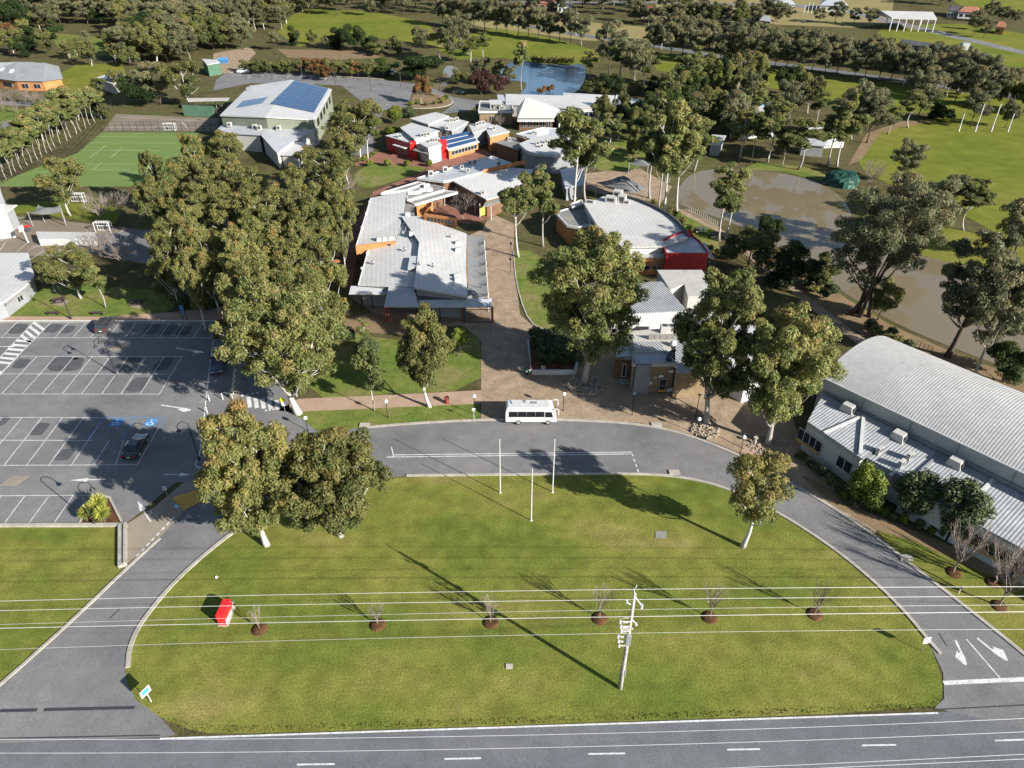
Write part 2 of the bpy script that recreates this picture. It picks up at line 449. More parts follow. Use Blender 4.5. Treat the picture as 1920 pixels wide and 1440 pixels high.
def watermat(name, c, rough, blend, chop=0.04):
    m, nt, out = nodes(name)
    L = nt.links.new
    p = nt.nodes.new('ShaderNodeBsdfPrincipled')
    L(p.outputs[0], out.inputs[0])
    tc = nt.nodes.new('ShaderNodeTexCoord')
    n = nt.nodes.new('ShaderNodeTexNoise'); n.inputs['Scale'].default_value = 0.05; n.inputs['Detail'].default_value = 4
    L(tc.outputs['Object'], n.inputs['Vector'])
    r = ramp(nt, [(0.35, tuple(x * 0.97 for x in c)), (0.7, tuple(x * 1.03 for x in c))])
    L(n.outputs['Fac'], r.inputs[0]); L(r.outputs[0], p.inputs['Base Color'])
    p.inputs['Roughness'].default_value = rough
    p.inputs['IOR'].default_value = 1.33
    p.inputs['Specular IOR Level'].default_value = blend
    n2 = nt.nodes.new('ShaderNodeTexNoise'); n2.inputs['Scale'].default_value = 1.6; n2.inputs['Detail'].default_value = 3
    mp = nt.nodes.new('ShaderNodeMapping'); mp.inputs['Scale'].default_value = (0.6, 1.4, 1)
    L(tc.outputs['Object'], mp.inputs[0]); L(mp.outputs[0], n2.inputs['Vector'])
    b = nt.nodes.new('ShaderNodeBump'); b.inputs['Strength'].default_value = chop; b.inputs['Distance'].default_value = 0.05
    L(n2.outputs['Fac'], b.inputs['Height']); L(b.outputs[0], p.inputs['Normal'])
    return m
M['pond'] = watermat('muddy pond water', (0.165, 0.132, 0.085), 0.025, 0.8)
M['lake'] = watermat('lake water', (0.060, 0.115, 0.185), 0.10, 0.8, 0.5)  # reflected blue of the sky is painted into this base colour

# foliage and bark
M['leaf_gum'] = leafmat('gum leaves', [(0.0, (0.075, 0.096, 0.034)), (0.35, (0.140, 0.160, 0.052)), (0.62, (0.215, 0.214, 0.070)), (0.85, (0.285, 0.225, 0.072)), (1.0, (0.30, 0.185, 0.07))])
M['leaf_gumgreen'] = leafmat('green gum leaves', [(0.0, (0.0616, 0.0864, 0.0273)), (0.4, (0.1342, 0.1620, 0.0504)), (0.75, (0.2255, 0.2398, 0.0798)), (1.0, (0.3135, 0.2430, 0.0945))])
M['leaf_grey'] = leafmat('grey gum leaves', [(0.0, (0.0644, 0.0762, 0.0399)), (0.45, (0.1357, 0.1478, 0.0756)), (0.8, (0.2047, 0.2106, 0.1092)), (1.0, (0.2530, 0.1904, 0.0945))])
M['leaf_dark'] = leafmat('dark evergreen leaves', [(0.0, (0.0175, 0.0325, 0.0120)), (0.5, (0.0375, 0.0625, 0.0180)), (1.0, (0.0875, 0.1125, 0.0264))])
M['leaf_fresh'] = leafmat('glossy shrub leaves', [(0.0, (0.030, 0.055, 0.010)), (0.5, (0.090, 0.125, 0.016)), (1.0, (0.21, 0.21, 0.026))], 0.15)
M['leaf_deep'] = leafmat('deep green shrub leaves', [(0.0, (0.022, 0.038, 0.014)), (0.5, (0.050, 0.072, 0.026)), (1.0, (0.105, 0.125, 0.05))], 0.15)
M['leaf_purple'] = leafmat('plum leaves', [(0.0, (0.040, 0.018, 0.018)), (0.5, (0.075, 0.036, 0.032)), (1.0, (0.13, 0.065, 0.05))])
M['leaf_rust'] = leafmat('rusty autumn leaves', [(0.0, (0.0990, 0.0633, 0.0242)), (0.5, (0.1870, 0.1035, 0.0396)), (1.0, (0.2750, 0.1380, 0.0550))])
M['leaf_yucca'] = leafmat('spiky yucca leaves', [(0.0, (0.10, 0.13, 0.025)), (0.5, (0.21, 0.24, 0.045)), (1.0, (0.33, 0.32, 0.07))], 0.1)
M['reed'] = leafmat('reeds', [(0.0, (0.07, 0.075, 0.025)), (0.5, (0.12, 0.12, 0.04)), (1.0, (0.18, 0.16, 0.07))])
M['bark_white'] = surf('white gum bark', [(0.3, (0.3360, 0.3160, 0.2886)), (0.55, (0.4640, 0.4503, 0.4212)), (0.75, (0.3200, 0.2686, 0.2184))], 0.6, (5, 0.12), 0.85, None, stretch=(3, 3, 0.7), spec=0.15)
M['bark_grey'] = surf('grey gum bark', [(0.3, (0.20, 0.18, 0.155)), (0.6, (0.36, 0.335, 0.30)), (0.8, (0.15, 0.115, 0.09))], 0.7, (5, 0.2), 0.9, None, stretch=(3, 3, 0.6), spec=0.1)
M['bark_dark'] = surf('dark rough bark', [(0.3, (0.050, 0.038, 0.030)), (0.7, (0.115, 0.090, 0.070))], 0.9, (6, 0.25), 0.95, None, stretch=(3, 3, 0.6), spec=0.1)
M['twig'] = surf('bare twigs', [(0.3, (0.17, 0.135, 0.115)), (0.7, (0.27, 0.225, 0.20))], 0.8, (6, 0.2), 0.9, None, spec=0.1)

M['roof_corr'] = surf('corrugated iron', [(0.3, (0.34, 0.345, 0.35)), (0.7, (0.46, 0.465, 0.47))], 0.3, (2.0, 0.1), 0.5, None, spec=0.3, wave=(R(25), 0.42, 0.9, 0.5))
M['roof_gym'] = surf('ribbed gym roof', [(0.3, (0.3300, 0.3283, 0.3199)), (0.7, (0.4100, 0.4018, 0.3868))], 0.2, (1.5, 0.1), 0.55, None, spec=0.25)
M['roof_annexe'] = surf('weathered annexe roof', [(0.3, (0.30, 0.31, 0.32)), (0.7, (0.40, 0.41, 0.42))], 0.35, (2.0, 0.14), 0.55, None, spec=0.25, wave=(R(-50.68), 0.36, 0.35, 0.22))
M['wall_gym'] = surf('pale gym wall', [(0.3, (0.36, 0.37, 0.36)), (0.7, (0.43, 0.44, 0.425))], 0.3, (2.5, 0.08), 0.75, None, spec=0.2)

# ------------------------------------------------------------------ the setting: ground, roads, paths, water
def W(pts, z=0.0):
    return [at(p[0], p[1], z) for p in pts]

def ground(name, pts, z, mat, parent=None, smooth=0, kind='structure'):
    w = [tuple(p) for p in W(pts, 0.0)]
    if smooth: w = smooth_line(w, smooth, closed=True)
    w = [(p[0], p[1], z) for p in w]
    o = MB().sheet(w).build(name, mat, parent)
    if parent is None: tag(o, kind=kind)
    return o

def ribbon(w, width, z0, z1=None):
    """flat strip (z1 None) or raised bar along world points"""
    w = [Vector((p[0], p[1], 0)) for p in w]
    l, r = [], []
    for i, p in enumerate(w):
        a = (w[i] - w[i - 1]).normalized() if i > 0 else None
        b = (w[i + 1] - w[i]).normalized() if i < len(w) - 1 else None
        t = (a + b).normalized() if a is not None and b is not None else (a or b)
        n = Vector((-t.y, t.x, 0))
        k = 1.0 if a is None or b is None else 1 / max(0.5, n.dot(Vector((-a.y, a.x, 0))))
        l.append(p + n * width / 2 * k); r.append(p - n * width / 2 * k)
    n = len(w)
    m = MB()
    if z1 is None:
        vs = [(p.x, p.y, z0) for p in l] + [(p.x, p.y, z0) for p in r]
        m.add(vs, [(i, n + i, n + i + 1, i + 1) for i in range(n - 1)])
    else:
        vs = [(p.x, p.y, z1) for p in l] + [(p.x, p.y, z1) for p in r] + [(p.x, p.y, z0) for p in l] + [(p.x, p.y, z0) for p in r]
        f = []
        for i in range(n - 1):
            f += [(i, n + i, n + i + 1, i + 1), (2 * n + i, i, i + 1, 2 * n + i + 1), (n + i, 3 * n + i, 3 * n + i + 1, n + i + 1)]
        f += [(0, 2 * n, 3 * n, n), (n - 1, 2 * n - 1, 4 * n - 1, 3 * n - 1)]
        m.add(vs, f)
    return m

def kerb(pts, parent, width=0.32, h=0.13, sm=2, mat=None, name='kerb', z0=-0.02):
    w = [tuple(p) for p in W(pts)]
    if sm: w = smooth_line(w, sm)
    return ribbon(w, width, z0, h).build(name, mat or M['concrete'], parent)

def line(pts, parent, width=0.11, z=0.05, mat=None, name='painted_line', sm=0):
    w = [tuple(p) for p in W(pts)]
    if sm: w = smooth_line(w, sm)
    return ribbon(w, width, z).build(name, mat or M['paint'], parent)

def arrow(tail, head, parent, z, L_head=0.42, w=0.14, wh=0.55, turn=0.0, mat=None):
    """painted arrow between two pixels; turn bends the head to one side (metres)"""
    a, b = at(*tail), at(*head)
    d = (b - a); Ln = d.length; d.normalize()
    n = Vector((-d.y, d.x, 0))
    P = lambda s, t: tuple(a + d * (s * Ln) + n * t)[:2] + (z,)
    h = 1 - L_head
    if turn == 0:
        loop = [P(0, w / 2), P(h, w / 2), P(h, wh), P(1, 0), P(h, -wh), P(h, -w / 2), P(0, -w / 2)]
    else:
        s = 1 if turn > 0 else -1
        T = abs(turn)
        loop = [P(0, w / 2 * s), P(h, w / 2 * s), P(h + .06, T * .45 * s), P(h - .06, T * .5 * s), P(h + .22, T * 1.25 * s), P(1.05, T * .35 * s), P(1.0, T * .0), P(h + .2, -w * .6 * s), P(h, -w / 2 * s), P(0, -w / 2 * s)]
    return MB().sheet(loop).build('painted_arrow', mat or M['paint'], parent)

# base ground, far enough for the horizon
g = MB().sheet([(-2600, -300, 0), (2600, -300, 0), (2600, 4200, 0), (-2600, 4200, 0)]).build('ground', M['scrub'])
tag(g, kind='structure')

# --- lawns near the highway
lawn = ground('front_lawn', [(235, 1258), (240, 1215), (262, 1168), (330, 1086), (430, 1003), (520, 960), (640, 905), (762, 893), (1000, 891), (1200, 889), (1290, 897), (1365, 917), (1460, 962), (1560, 1027), (1640, 1092), (1700, 1152), (1740, 1202), (1765, 1262), (1768, 1300), (1756, 1331), (1000, 1359), (450, 1376), (370, 1374), (300, 1346), (258, 1315), (240, 1285)], 0.02, M['lawn'], smooth=1)
wl = ground('west_lawn', [(-420, 986), (232, 986), (231, 1066), (150, 1150), (0, 1283), (-420, 1640)], 0.018, M['lawn'])
el = ground('east_lawn', [(1645, 992), (1720, 1015), (1800, 1052), (1900, 1095), (2200, 1190), (2200, 1480), (1960, 1260), (1900, 1208), (1800, 1128), (1720, 1068), (1660, 1018)], 0.022, M['lawn'])
# --- highway
a, b = at(303, 1378), at(1755, 1330)
sl = (b.y - a.y) / (b.x - a.x)
hy = lambda x, o=0.0: a.y + (x - a.x) * sl + o
road = MB().sheet([(-320, hy(-320, -14), 0.03), (320, hy(320, -14), 0.03), (320, hy(320, -.25), 0.03), (-320, hy(-320, -.25), 0.03)]).build('highway', M['asphalt_road'])
tag(road, kind='structure')
verge = MB().sheet([(-320, hy(-320, -60), 0.012), (320, hy(320, -60), 0.012), (320, hy(320, -13.9), 0.012), (-320, hy(-320, -13.9), 0.012)]).build('highway_verge', M['lawn'])
tag(verge, kind='structure')
for x0, x1 in ((a.x, b.x), (-200, a.x - 17), (b.x + 12, 200)):
    ribbon([(x0, hy(x0, -.35)), (x1, hy(x1, -.35))], 0.16, 0.04).build('edge_line', M['paint'], road)
dsh = [((557, 1434), (628, 1433)), ((833, 1423.5), (902, 1422)), ((1103, 1414), (1172, 1413)), ((1363, 1406), (1425, 1405)), ((1616, 1398), (1680, 1397)), ((1865, 1389), (1925, 1387)), ((270, 1445), (345, 1443))]
for p, q in dsh:
    line([p, q], road, 0.14, 0.04, name='lane_dash')
# --- west drive and the turning road
drive = ground('west_drive', [(-136, 1399), (0, 1283), (60, 1232), (150, 1150), (240, 1062), (300, 1008), (345, 960), (385, 905), (395, 850), (430, 780), (445, 700), (440, 590), (505, 590), (528, 700), (545, 770), (600, 812), (676, 803), (705, 840), (762, 893), (640, 905), (520, 960), (430, 1003), (330, 1086), (262, 1168), (240, 1215), (235, 1258), (240, 1285), (258, 1315), (300, 1345), (330, 1378), (310, 1382)], 0.034, M['asphalt'])
loop = ground('turning_road', [(676, 803), (760, 794), (910, 786), (1060, 786), (1200, 794), (1290, 814), (1400, 859), (1480, 904), (1560, 950), (1640, 1004), (1720, 1068), (1800, 1129), (1920, 1225), (2300, 1560), (1990, 1380), (1752, 1328), (1770, 1310), (1768, 1262), (1740, 1202), (1700, 1152), (1640, 1092), (1560, 1027), (1460, 962), (1365, 917), (1290, 897), (1200, 889), (1000, 891), (762, 893), (705, 840)], 0.037, M['asphalt'], smooth=0)
kerb([(0, 1285), (60, 1233), (150, 1151), (240, 1064), (300, 1010)], drive)
kerb([(-120, 1386), (0, 1285)], drive)
kerb([(240, 1252), (243, 1214), (264, 1167), (332, 1085), (425, 1006), (455, 990)], drive, 0.4)
kerb([(676, 803), (760, 795), (910, 787), (1060, 787), (1200, 795), (1290, 815), (1400, 860), (1480, 905), (1560, 951), (1640, 1005), (1720, 1069), (1800, 1130), (1920, 1226), (2100, 1380)], loop, 0.38)
kerb([(762, 892), (1000, 890), (1200, 888), (1290, 896), (1365, 916), (1460, 961), (1560, 1026), (1640, 1091), (1700, 1151), (1740, 1200), (1763, 1226)], loop, 0.34)
# drains set into the kerb
for p in ((683, 800), (1231, 799), (1265, 889), (1700, 1050)):
    q = at(*p)
    box('kerb_lintel', M['concrete'], (q.x, q.y + .25, 0.085), (1.3, .75, .18), 0.0, loop)
line([(737, 853.5), (1185, 848)], loop, 0.13, 0.044)
line([(725, 857.5), (1186, 851.5)], loop, 0.13, 0.044)
line([(734, 838), (738, 857)], loop, 0.13, 0.045)
for p, q in (((1185.5, 852), (1187, 856)), ((1188.5, 861), (1190.5, 866)), ((1192, 871), (1194, 876)), ((1195, 880), (1197, 885))):
    line([p, q], loop, 0.16, 0.045, name='lane_dash')
line([(1812, 1199), (1875, 1272)], loop, 0.13, 0.044)
line([(1769, 1281), (1930, 1273.5)], loop, 0.42, 0.044, name='stop_line')
arrow((1791, 1201), (1813, 1246), loop, 0.045, 0.5, 0.2, 0.55, turn=-0.62)
arrow((1832, 1197), (1884, 1239), loop, 0.045, 0.5, 0.2, 0.55, turn=0.75)
line([(0, 1333), (70, 1331.5)], drive, 0.3, 0.04, M['seam'], 'tar_seam')
line([(82, 1331), (253, 1327)], drive, 0.3, 0.04, M['seam'], 'tar_seam')
for p, q in (((0, 1385), (300, 1379)), ((205, 1160), (225, 1142)), ((1760, 1188), (1775, 1212)), ((1310, 800), (1395, 842)), ((1752, 1331), (1925, 1322))):
    line([p, q], drive if p[0] < 600 else loop, 0.12, 0.041, M['seam'], 'tar_seam')

# --- car park
car_park = ground('car_park', [(-500, 603), (205, 603), (410, 604), (432, 622), (438, 640), (440, 740), (420, 790), (392, 850), (383, 905), (330, 905), (233, 985), (-500, 985)], 0.039, M['asphalt'])
kerb([(-400, 602), (205, 602), (405, 602)], car_park, 0.18, 0.10, 0, M['white'])
kerb([(-400, 986.5), (150, 986.5), (232, 986)], car_park, 0.4, 0.32, 0, M['concrete'])
rows = [
 [((33, 604), (3, 633)), ((129, 605), (104, 633)), ((162, 605), (137, 633)), ((193, 605), (170, 633)), ((224, 606), (203, 633)), ((255, 606), (235, 633)), ((287, 606), (267, 633)), ((318, 606), (299, 633)), ((349, 606), (331, 633)), ((380, 606), (362, 633)), ((411, 606), (396, 634)), ((0, 604), (-30, 633)), ((-33, 604), (-66, 633))],
 [((69, 669), (4, 738)), ((104, 669), (42, 739)), ((139, 669), (79, 739)), ((173, 669), (117, 739)), ((207, 669), (153, 739)), ((241, 669), (191, 739)), ((274, 669), (227, 739)), ((308, 669), (263, 739)), ((341, 669), (299, 739)), ((34, 669), (-33, 738))],
 [((42, 783), (-35, 874)), ((79, 783), (7, 874)), ((118, 783), (49, 874)), ((157, 783), (91, 874)), ((195, 783), (133, 874)), ((205, 826), (175, 873)), ((232, 826), (217, 872)), ((299, 800), (258, 871)), ((5, 783), (-75, 874))],
 [((3, 931), (-45, 985)), ((47, 930), (6, 985)), ((92, 930), (52, 985)), ((137, 930), (99, 985)), ((166, 952), (146, 985))],
]
for r_ in rows:
    for p, q in r_:
        line([p, q], car_park, 0.10, 0.048, name='bay_line')
for p, q in (((-300, 633), (396, 634)), ((-300, 604.5), (410, 605.5)), ((40, 668.5), (341, 669)), ((-300, 701), (322, 702)), ((-300, 739), (299, 739.5)), ((-300, 783), (195, 783.5)), ((-300, 825), (172, 826.5)), ((-300, 874.5), (258, 872)), ((-300, 932), (180, 929))):
    line([p, q], car_park, 0.10, 0.052, name='bay_line')
for p, q in (((195, 783.5), (309, 783.5)), ((195, 784), (163, 826)), ((250, 784), (228, 825)), ((309, 784), (298, 802))):
    line([p, q], car_park, 0.10, 0.053, M['paint_blue'], 'bay_line')
line([(400, 638), (393, 690), (386, 752), (377, 840), (371, 862), (366, 872)], car_park, 0.14, 0.05, sm=1, name='edge_line')
line([(366, 872), (371, 877), (381, 879)], car_park, 0.16, 0.054, sm=1, name='edge_line')
# wheelchair bays
for cx, cy in ((219, 793), (283, 793)):
    c0 = at(cx, cy)
    dv = (at(195, 783.5) - at(163, 826)).normalized()
    nv = Vector((dv.y, -dv.x, 0))
    lp = [tuple(c0 + nv * i * .75 + dv * j * .75) for i, j in ((-1, -1), (1, -1), (1, 1), (-1, 1))]
    pl = MB().sheet([(x, y, 0.055) for x, y, z in lp]).build('wheelchair_bay_panel', M['paint_blue'], car_park)
    ring = [tuple(c0 + nv * (math.cos(t) * .38 - .05) + dv * (math.sin(t) * .38 - .18)) for t in [PI * (.05 + 1.45 * k / 12 + .75) for k in range(13)]]
    ribbon(ring, 0.12, 0.060).build('wheelchair_symbol', M['paint'], pl)
    ribbon([tuple(c0 - nv * .1 + dv * .42), tuple(c0 - nv * .1 - dv * .0), tuple(c0 + nv * .26 - dv * .02), tuple(c0 + nv * .45 - dv * .42)], 0.13, 0.061).build('wheelchair_symbol', M['paint'], pl)
    hd = c0 - nv * .1 + dv * .56
    MB().sheet([(hd.x + .11 * math.cos(t * PI / 5), hd.y + .11 * math.sin(t * PI / 5), 0.062) for t in range(10)]).build('wheelchair_symbol', M['paint'], pl)
arrow((302, 760), (357, 768), car_park, 0.05, 0.35, 0.22, 0.5, turn=-0.6)
arrow((330, 653.5), (381, 660), car_park, 0.05, 0.35, 0.22, 0.5, turn=-0.5)
arrow((199, 899.5), (131, 901), car_park, 0.05, 0.5, 0.16, 0.34)
arrow((307, 890), (357, 890.5), car_park, 0.05, 0.4, 0.16, 0.34)
arrow((-3, 650), (30, 650.5), car_park, 0.05, 0.4, 0.16, 0.34)
# zebra crossing laid diagonally over the bays
zl = lambda t: (64 - 92 * t, 604 + 96 * t)
zr = lambda t: (97 - 97 * t, 604 + 98 * t)
zl2 = lambda t: (60 - 92 * t, 604 + 96 * t)
line([zl(0), zl(.33), zl(.66), zl(1.1)], car_park, 0.14, 0.057, name='crossing_edge')
line([zr(0), zr(.33), zr(.66), zr(1.1)], car_park, 0.14, 0.057, name='crossing_edge')
for k in range(13):
    t0, t1 = k / 12.0 + .01, k / 12.0 + .05
    sk = 0.16 if k < 4 or k > 9 else 0.02
    q = [zl(t0 - .02 * (sk > .1)), zr(t0 + sk * .75), zr(t1 + sk * .75), zl(t1 - .02 * (sk > .1))]
    MB().sheet([(p.x, p.y, 0.058) for p in W(q)]).build('crossing_stripe', M['paint'], car_park)
# damp marks where cars have stood
def blob(c, ax, ay, seed, parent=car_park, mat='asphalt_damp', z=0.044, name='oil_mark'):
    rnd = random.Random(seed)
    lp = []
    for i in range(22):
        t = 2 * PI * i / 22
        k = 1 + rnd.uniform(-.06, .06)
        ct, st = math.cos(t), math.sin(t)
        ct = math.copysign(abs(ct) ** .5, ct); st = math.copysign(abs(st) ** .5, st)
        p = at(c[0] + (ct * ax[0] + st * ay[0]) * k, c[1] + (ct * ax[1] + st * ay[1]) * k)
        lp.append((p.x, p.y, z))
    return MB().sheet(lp).build(name, M[mat], parent)
for i, (c, ax, ay) in enumerate([((34, 617), (15, 0), (6, -9)), ((100, 616), (14, 0), (7, -8)), ((128, 618), (11, 0), (6, -7)), ((40, 682), (13, 0), (7, -9)), ((124, 683), (32, 0), (8, -13)), ((212, 683), (14, 0), (10, -13)), ((243, 684), (16, 0), (10, -14)), ((259, 721), (16, 0), (10, -14)), ((75, 805), (13, 0), (9, -12)), ((122, 853), (14, 0), (9, -11)), ((307, 683), (14, 0), (9, -12)), ((316, 620), (13, 0), (8, -9)), ((5, 790), (10, 0), (8, -9)), ((140, 673), (7, 0), (2, -1.5)), ((285, 618), (14, 0), (7, -9)), ((345, 620), (13, 0), (6, -9))]):
    blob(c, ax, ay, i)
for c in ((27, 902), (222, 652)):
    q = at(*c)
    MB().prism([(q.x + i * 1.0 + j * .35, q.y + j * .8, 0.075) for i, j in ((-1, -1), (1, -1), (1, 1), (-1, 1))], [(q.x + i * 1.0 + j * .35, q.y + j * .8, 0.03) for i, j in ((-1, -1), (1, -1), (1, 1), (-1, 1))]).build('pit_cover', M['apron'], car_park)
for c in ((380, 752), (405, 729)):
    q = at(*c)
    box('pit_grate', M['roof_grey'], (q.x, q.y, 0.055), (.9, .9, .03), 0, car_park)

# concrete apron with its hump
apron = ground('concrete_apron', [(233, 986), (290, 950), (345, 905), (392, 895), (388, 905), (347, 958), (300, 1008), (232, 1064)], 0.046, M['apron'])
ground('yellow_hump', [(322, 934), (375, 918), (385, 938), (352, 954), (345, 960)], 0.10, M['paint_yellow'], apron)
arrow((283, 979), (258, 940), apron, 0.058, 0.45, 0.16, 0.36)
for k in range(8):
    t = k / 8.0
    p = (327 - 75 * t, 970 + 78 * t); q = (322 - 75 * t, 975.5 + 78 * t)
    line([p, q], apron, 0.2, 0.06, name='lane_dash')
kerb([(231, 985), (231, 1064)], apron, 0.85, 0.42, 0, M['concrete'], 'retaining_edge')
kerb([(236, 990), (236, 1062)], apron, 0.22, 0.62, 0, M['concrete'], 'retaining_edge')
bed = ground('yucca_bed', [(150, 982), (165, 950), (180, 930), (205, 935), (228, 981)], 0.05, M['mulch'])
kerb([(148, 984), (166, 950), (181, 930)], bed, 0.2, 0.16, 0)
kerb([(183, 930), (206, 934), (231, 984)], bed, 0.25, 0.2, 0)

# --- middle lawns, paths and plaza
ground('verge_lawn', [(540, 772), (700, 765), (900, 757), (902, 789), (760, 796), (680, 803), (600, 808), (556, 790)], 0.03, M['green'])
ground('gravel_path', [(560, 748), (700, 742), (902, 732), (902, 757), (700, 766), (545, 773), (520, 770)], 0.034, M['pink_path'])
ground('mid_lawn', [(560, 640), (640, 610), (670, 628), (760, 640), (840, 640), (870, 625), (895, 628), (902, 650), (901, 731), (700, 741), (575, 748)], 0.031, M['green'], smooth=1)
ground('bark_bed', [(640, 600), (700, 585), (760, 600), (760, 628), (700, 625), (650, 618)], 0.036, M['dirt'])
plaza = ground('paved_plaza', [(902, 789), (902, 640), (870, 612), (790, 612), (720, 600), (660, 560), (660, 540), (905, 430), (920, 400), (965, 420), (962, 480), (975, 590), (1000, 612), (1070, 620), (1160, 610), (1310, 640), (1480, 760), (1500, 830), (1560, 890), (1645, 992), (1640, 1003), (1560, 949), (1480, 903), (1400, 858), (1290, 813), (1200, 793), (1060, 785), (910, 785)], 0.028, M['paving'])
ground('bark_strip', [(1500, 890), (1540, 905), (1600, 950), (1700, 990), (1800, 1030), (1920, 1085), (2050, 1140), (2050, 1165), (1900, 1098), (1800, 1055), (1720, 1018), (1640, 993), (1560, 946)], 0.033, M['dirt'])
ground('courtyard_lawn', [(963, 470), (1000, 470), (1060, 520), (1110, 600), (1080, 617), (1020, 619), (993, 605), (975, 560), (965, 510)], 0.035, M['green'], smooth=1)
kerb([(963, 470), (965, 510), (975, 560), (993, 605), (1020, 619), (1060, 620)], plaza, 0.2, 0.12, 1)
ground('garden_path', [(640, 470), (700, 360), (800, 318), (840, 300), (880, 290), (900, 300), (800, 345), (700, 380), (670, 470), (660, 540), (640, 540)], 0.026, M['red_paving'])
ground('oval_garden_lawn', [(668, 320), (700, 306), (790, 312), (800, 318), (740, 340), (690, 355), (662, 345)], 0.030, M['green'], smooth=2)
ground('entry_forecourt', [(655, 300), (700, 285), (760, 290), (830, 290), (905, 280), (925, 290), (880, 300), (800, 316), (700, 304), (668, 312)], 0.027, M['red_paving'])
ground('left_lawn', [(-300, 590), (0, 590), (60, 545), (130, 532), (300, 545), (330, 575), (300, 590), (200, 594)], 0.024, M['green'])
ground('bench_path', [(-300, 602), (-300, 592), (200, 594), (330, 585), (420, 575), (440, 590), (405, 602)], 0.028, M['pink_path'])
bb = ground('bollard_strip', [(428, 590), (446, 590), (450, 700), (446, 760), (430, 760), (436, 700)], 0.042, M['apron'])
ground('yellow_bush_bed', [(398, 605), (440, 605), (438, 634), (400, 636)], 0.05, M['mulch'])
ground('side_lawn', [(605, 500), (610, 440), (640, 400), (645, 420), (628, 480)], 0.03, M['green'])
# --- ovals and fields
ground('west_field', [(520, 60), (545, 30), (580, 14), (700, 22), (800, 42), (830, 80), (800, 84), (700, 70), (620, 72), (560, 88)], 0.02, M['oval'])
ground('lake_field', [(800, 84), (930, 52), (1040, 72), (1120, 96), (1125, 116), (1080, 122), (1000, 116), (940, 108), (860, 112), (830, 98)], 0.022, M['oval'])
ground('long_field', [(1220, 96), (1300, 108), (1420, 124), (1560, 142), (1760, 168), (2000, 200), (2000, 236), (1760, 214), (1620, 206), (1500, 172), (1400, 160), (1230, 132)], 0.021, M['oval'])
ground('football_oval', [(1600, 300), (1640, 246), (1740, 222), (1840, 214), (2000, 224), (2250, 300), (2250, 480), (1960, 520), (1880, 440), (1740, 372), (1640, 336)], 0.026, M['oval'], smooth=2)
ground('oval_edge_path', [(1590, 310), (1625, 250), (1690, 228), (1760, 226), (1700, 236), (1650, 250), (1615, 300)], 0.03, M['dirt'])
ground('paddock', [(1230, -10), (1680, -30), (1670, 44), (1600, 52), (1450, 46), (1230, 34)], 0.02, M['dry'])
ground('crop_field', [(1660, 48), (1800, 44), (1960, 70), (2200, 110), (2200, 150), (1920, 130), (1800, 112), (1700, 92), (1640, 66)], 0.022, M['oval'])
ground('far_crop', [(1760, -20), (2300, -30), (2300, 26), (1920, 24), (1800, 10)], 0.023, M['oval'])
ground('far_verge', [(800, 20), (1040, 36), (1180, 48), (1300, 60), (1280, 80), (1100, 76), (900, 50)], 0.018, M['dry'])
ground('south_bank_grass', [(1600, 440), (1640, 380), (1760, 420), (1980, 480), (1980, 520), (1760, 488)], 0.016, M['oval'])
fr = ground('far_road', [(830, 16), (1040, 56), (1240, 86), (1400, 110), (1560, 130), (1760, 158), (2200, 220), (2200, 228), (1760, 164), (1560, 136), (1400, 116), (1240, 91), (1040, 61), (830, 21)], 0.03, M['asphalt_road'])
ground('service_track', [(820, 2), (1240, 2), (1560, 10), (1940, 100), (1960, 112), (1550, 16), (1230, 6), (820, 6)], 0.03, M['asphalt'])
ground('green_garden', [(1110, 300), (1150, 262), (1200, 262), (1230, 300), (1180, 322), (1120, 322)], 0.03, M['green'], smooth=1)
ground('lagoon_lawn', [(1390, 318), (1470, 322), (1560, 345), (1580, 330), (1500, 312), (1420, 305)], 0.03, M['green'])
ground('terrace_path', [(1050, 330), (1130, 322), (1200, 316), (1260, 350), (1240, 380), (1130, 365), (1080, 350)], 0.026, M['paving'])
ground('terrace_lawn', [(1275, 400), (1300, 405), (1345, 440), (1350, 470), (1310, 460), (1285, 430)], 0.03, M['green'])
ground('lagoon_path', [(1270, 392), (1290, 392), (1340, 420), (1380, 450), (1440, 500), (1520, 560), (1600, 620), (1640, 650), (1620, 655), (1560, 610), (1480, 545), (1400, 480), (1340, 432), (1280, 402)], 0.032, M['paving'])
ground('lagoon_bank', [(1440, 470), (1500, 500), (1590, 562), (1667, 608), (1773, 655), (1920, 712), (2000, 745), (2000, 790), (1800, 720), (1640, 645), (1560, 590), (1470, 525)], 0.024, M['dirt'])
# --- back car park
bcp = ground('back_car_park', [(425, 136), (520, 136), (640, 146), (720, 150), (800, 160), (850, 182), (905, 190), (880, 208), (826, 214), (850, 196), (845, 184), (790, 172), (770, 178), (765, 200), (720, 206), (700, 250), (700, 285), (655, 296), (660, 250), (690, 200), (640, 160), (470, 156), (400, 170), (405, 150)], 0.03, M['asphalt'])
for k in range(9):
    line([(470 + k * 24, 141), (466 + k * 24, 147)], bcp, 0.15, 0.04, name='bay_line')
for k in range(7):
    line([(745 + k * 4, 172 + k * 4.2), (765 + k * 4, 171 + k * 4.2)], bcp, 0.15, 0.04, name='bay_line')
kerb([(430, 136), (520, 136), (640, 144), (720, 149)], bcp, 0.5, 0.15)
kerb([(765, 203), (800, 204), (838, 200), (850, 192), (845, 184), (800, 172)], bcp, 0.5, 0.15)
ground('traffic_island', [(768, 202), (800, 203), (836, 199), (848, 192), (843, 184), (800, 173), (775, 178)], 0.05, M['dirt'])
ground('bare_block', [(520, 92), (680, 96), (720, 108), (640, 112), (540, 108)], 0.02, M['dirt'])
ground('dirt_track', [(400, 100), (470, 88), (480, 100), (460, 120), (440, 138), (400, 138)], 0.028, M['paving'])
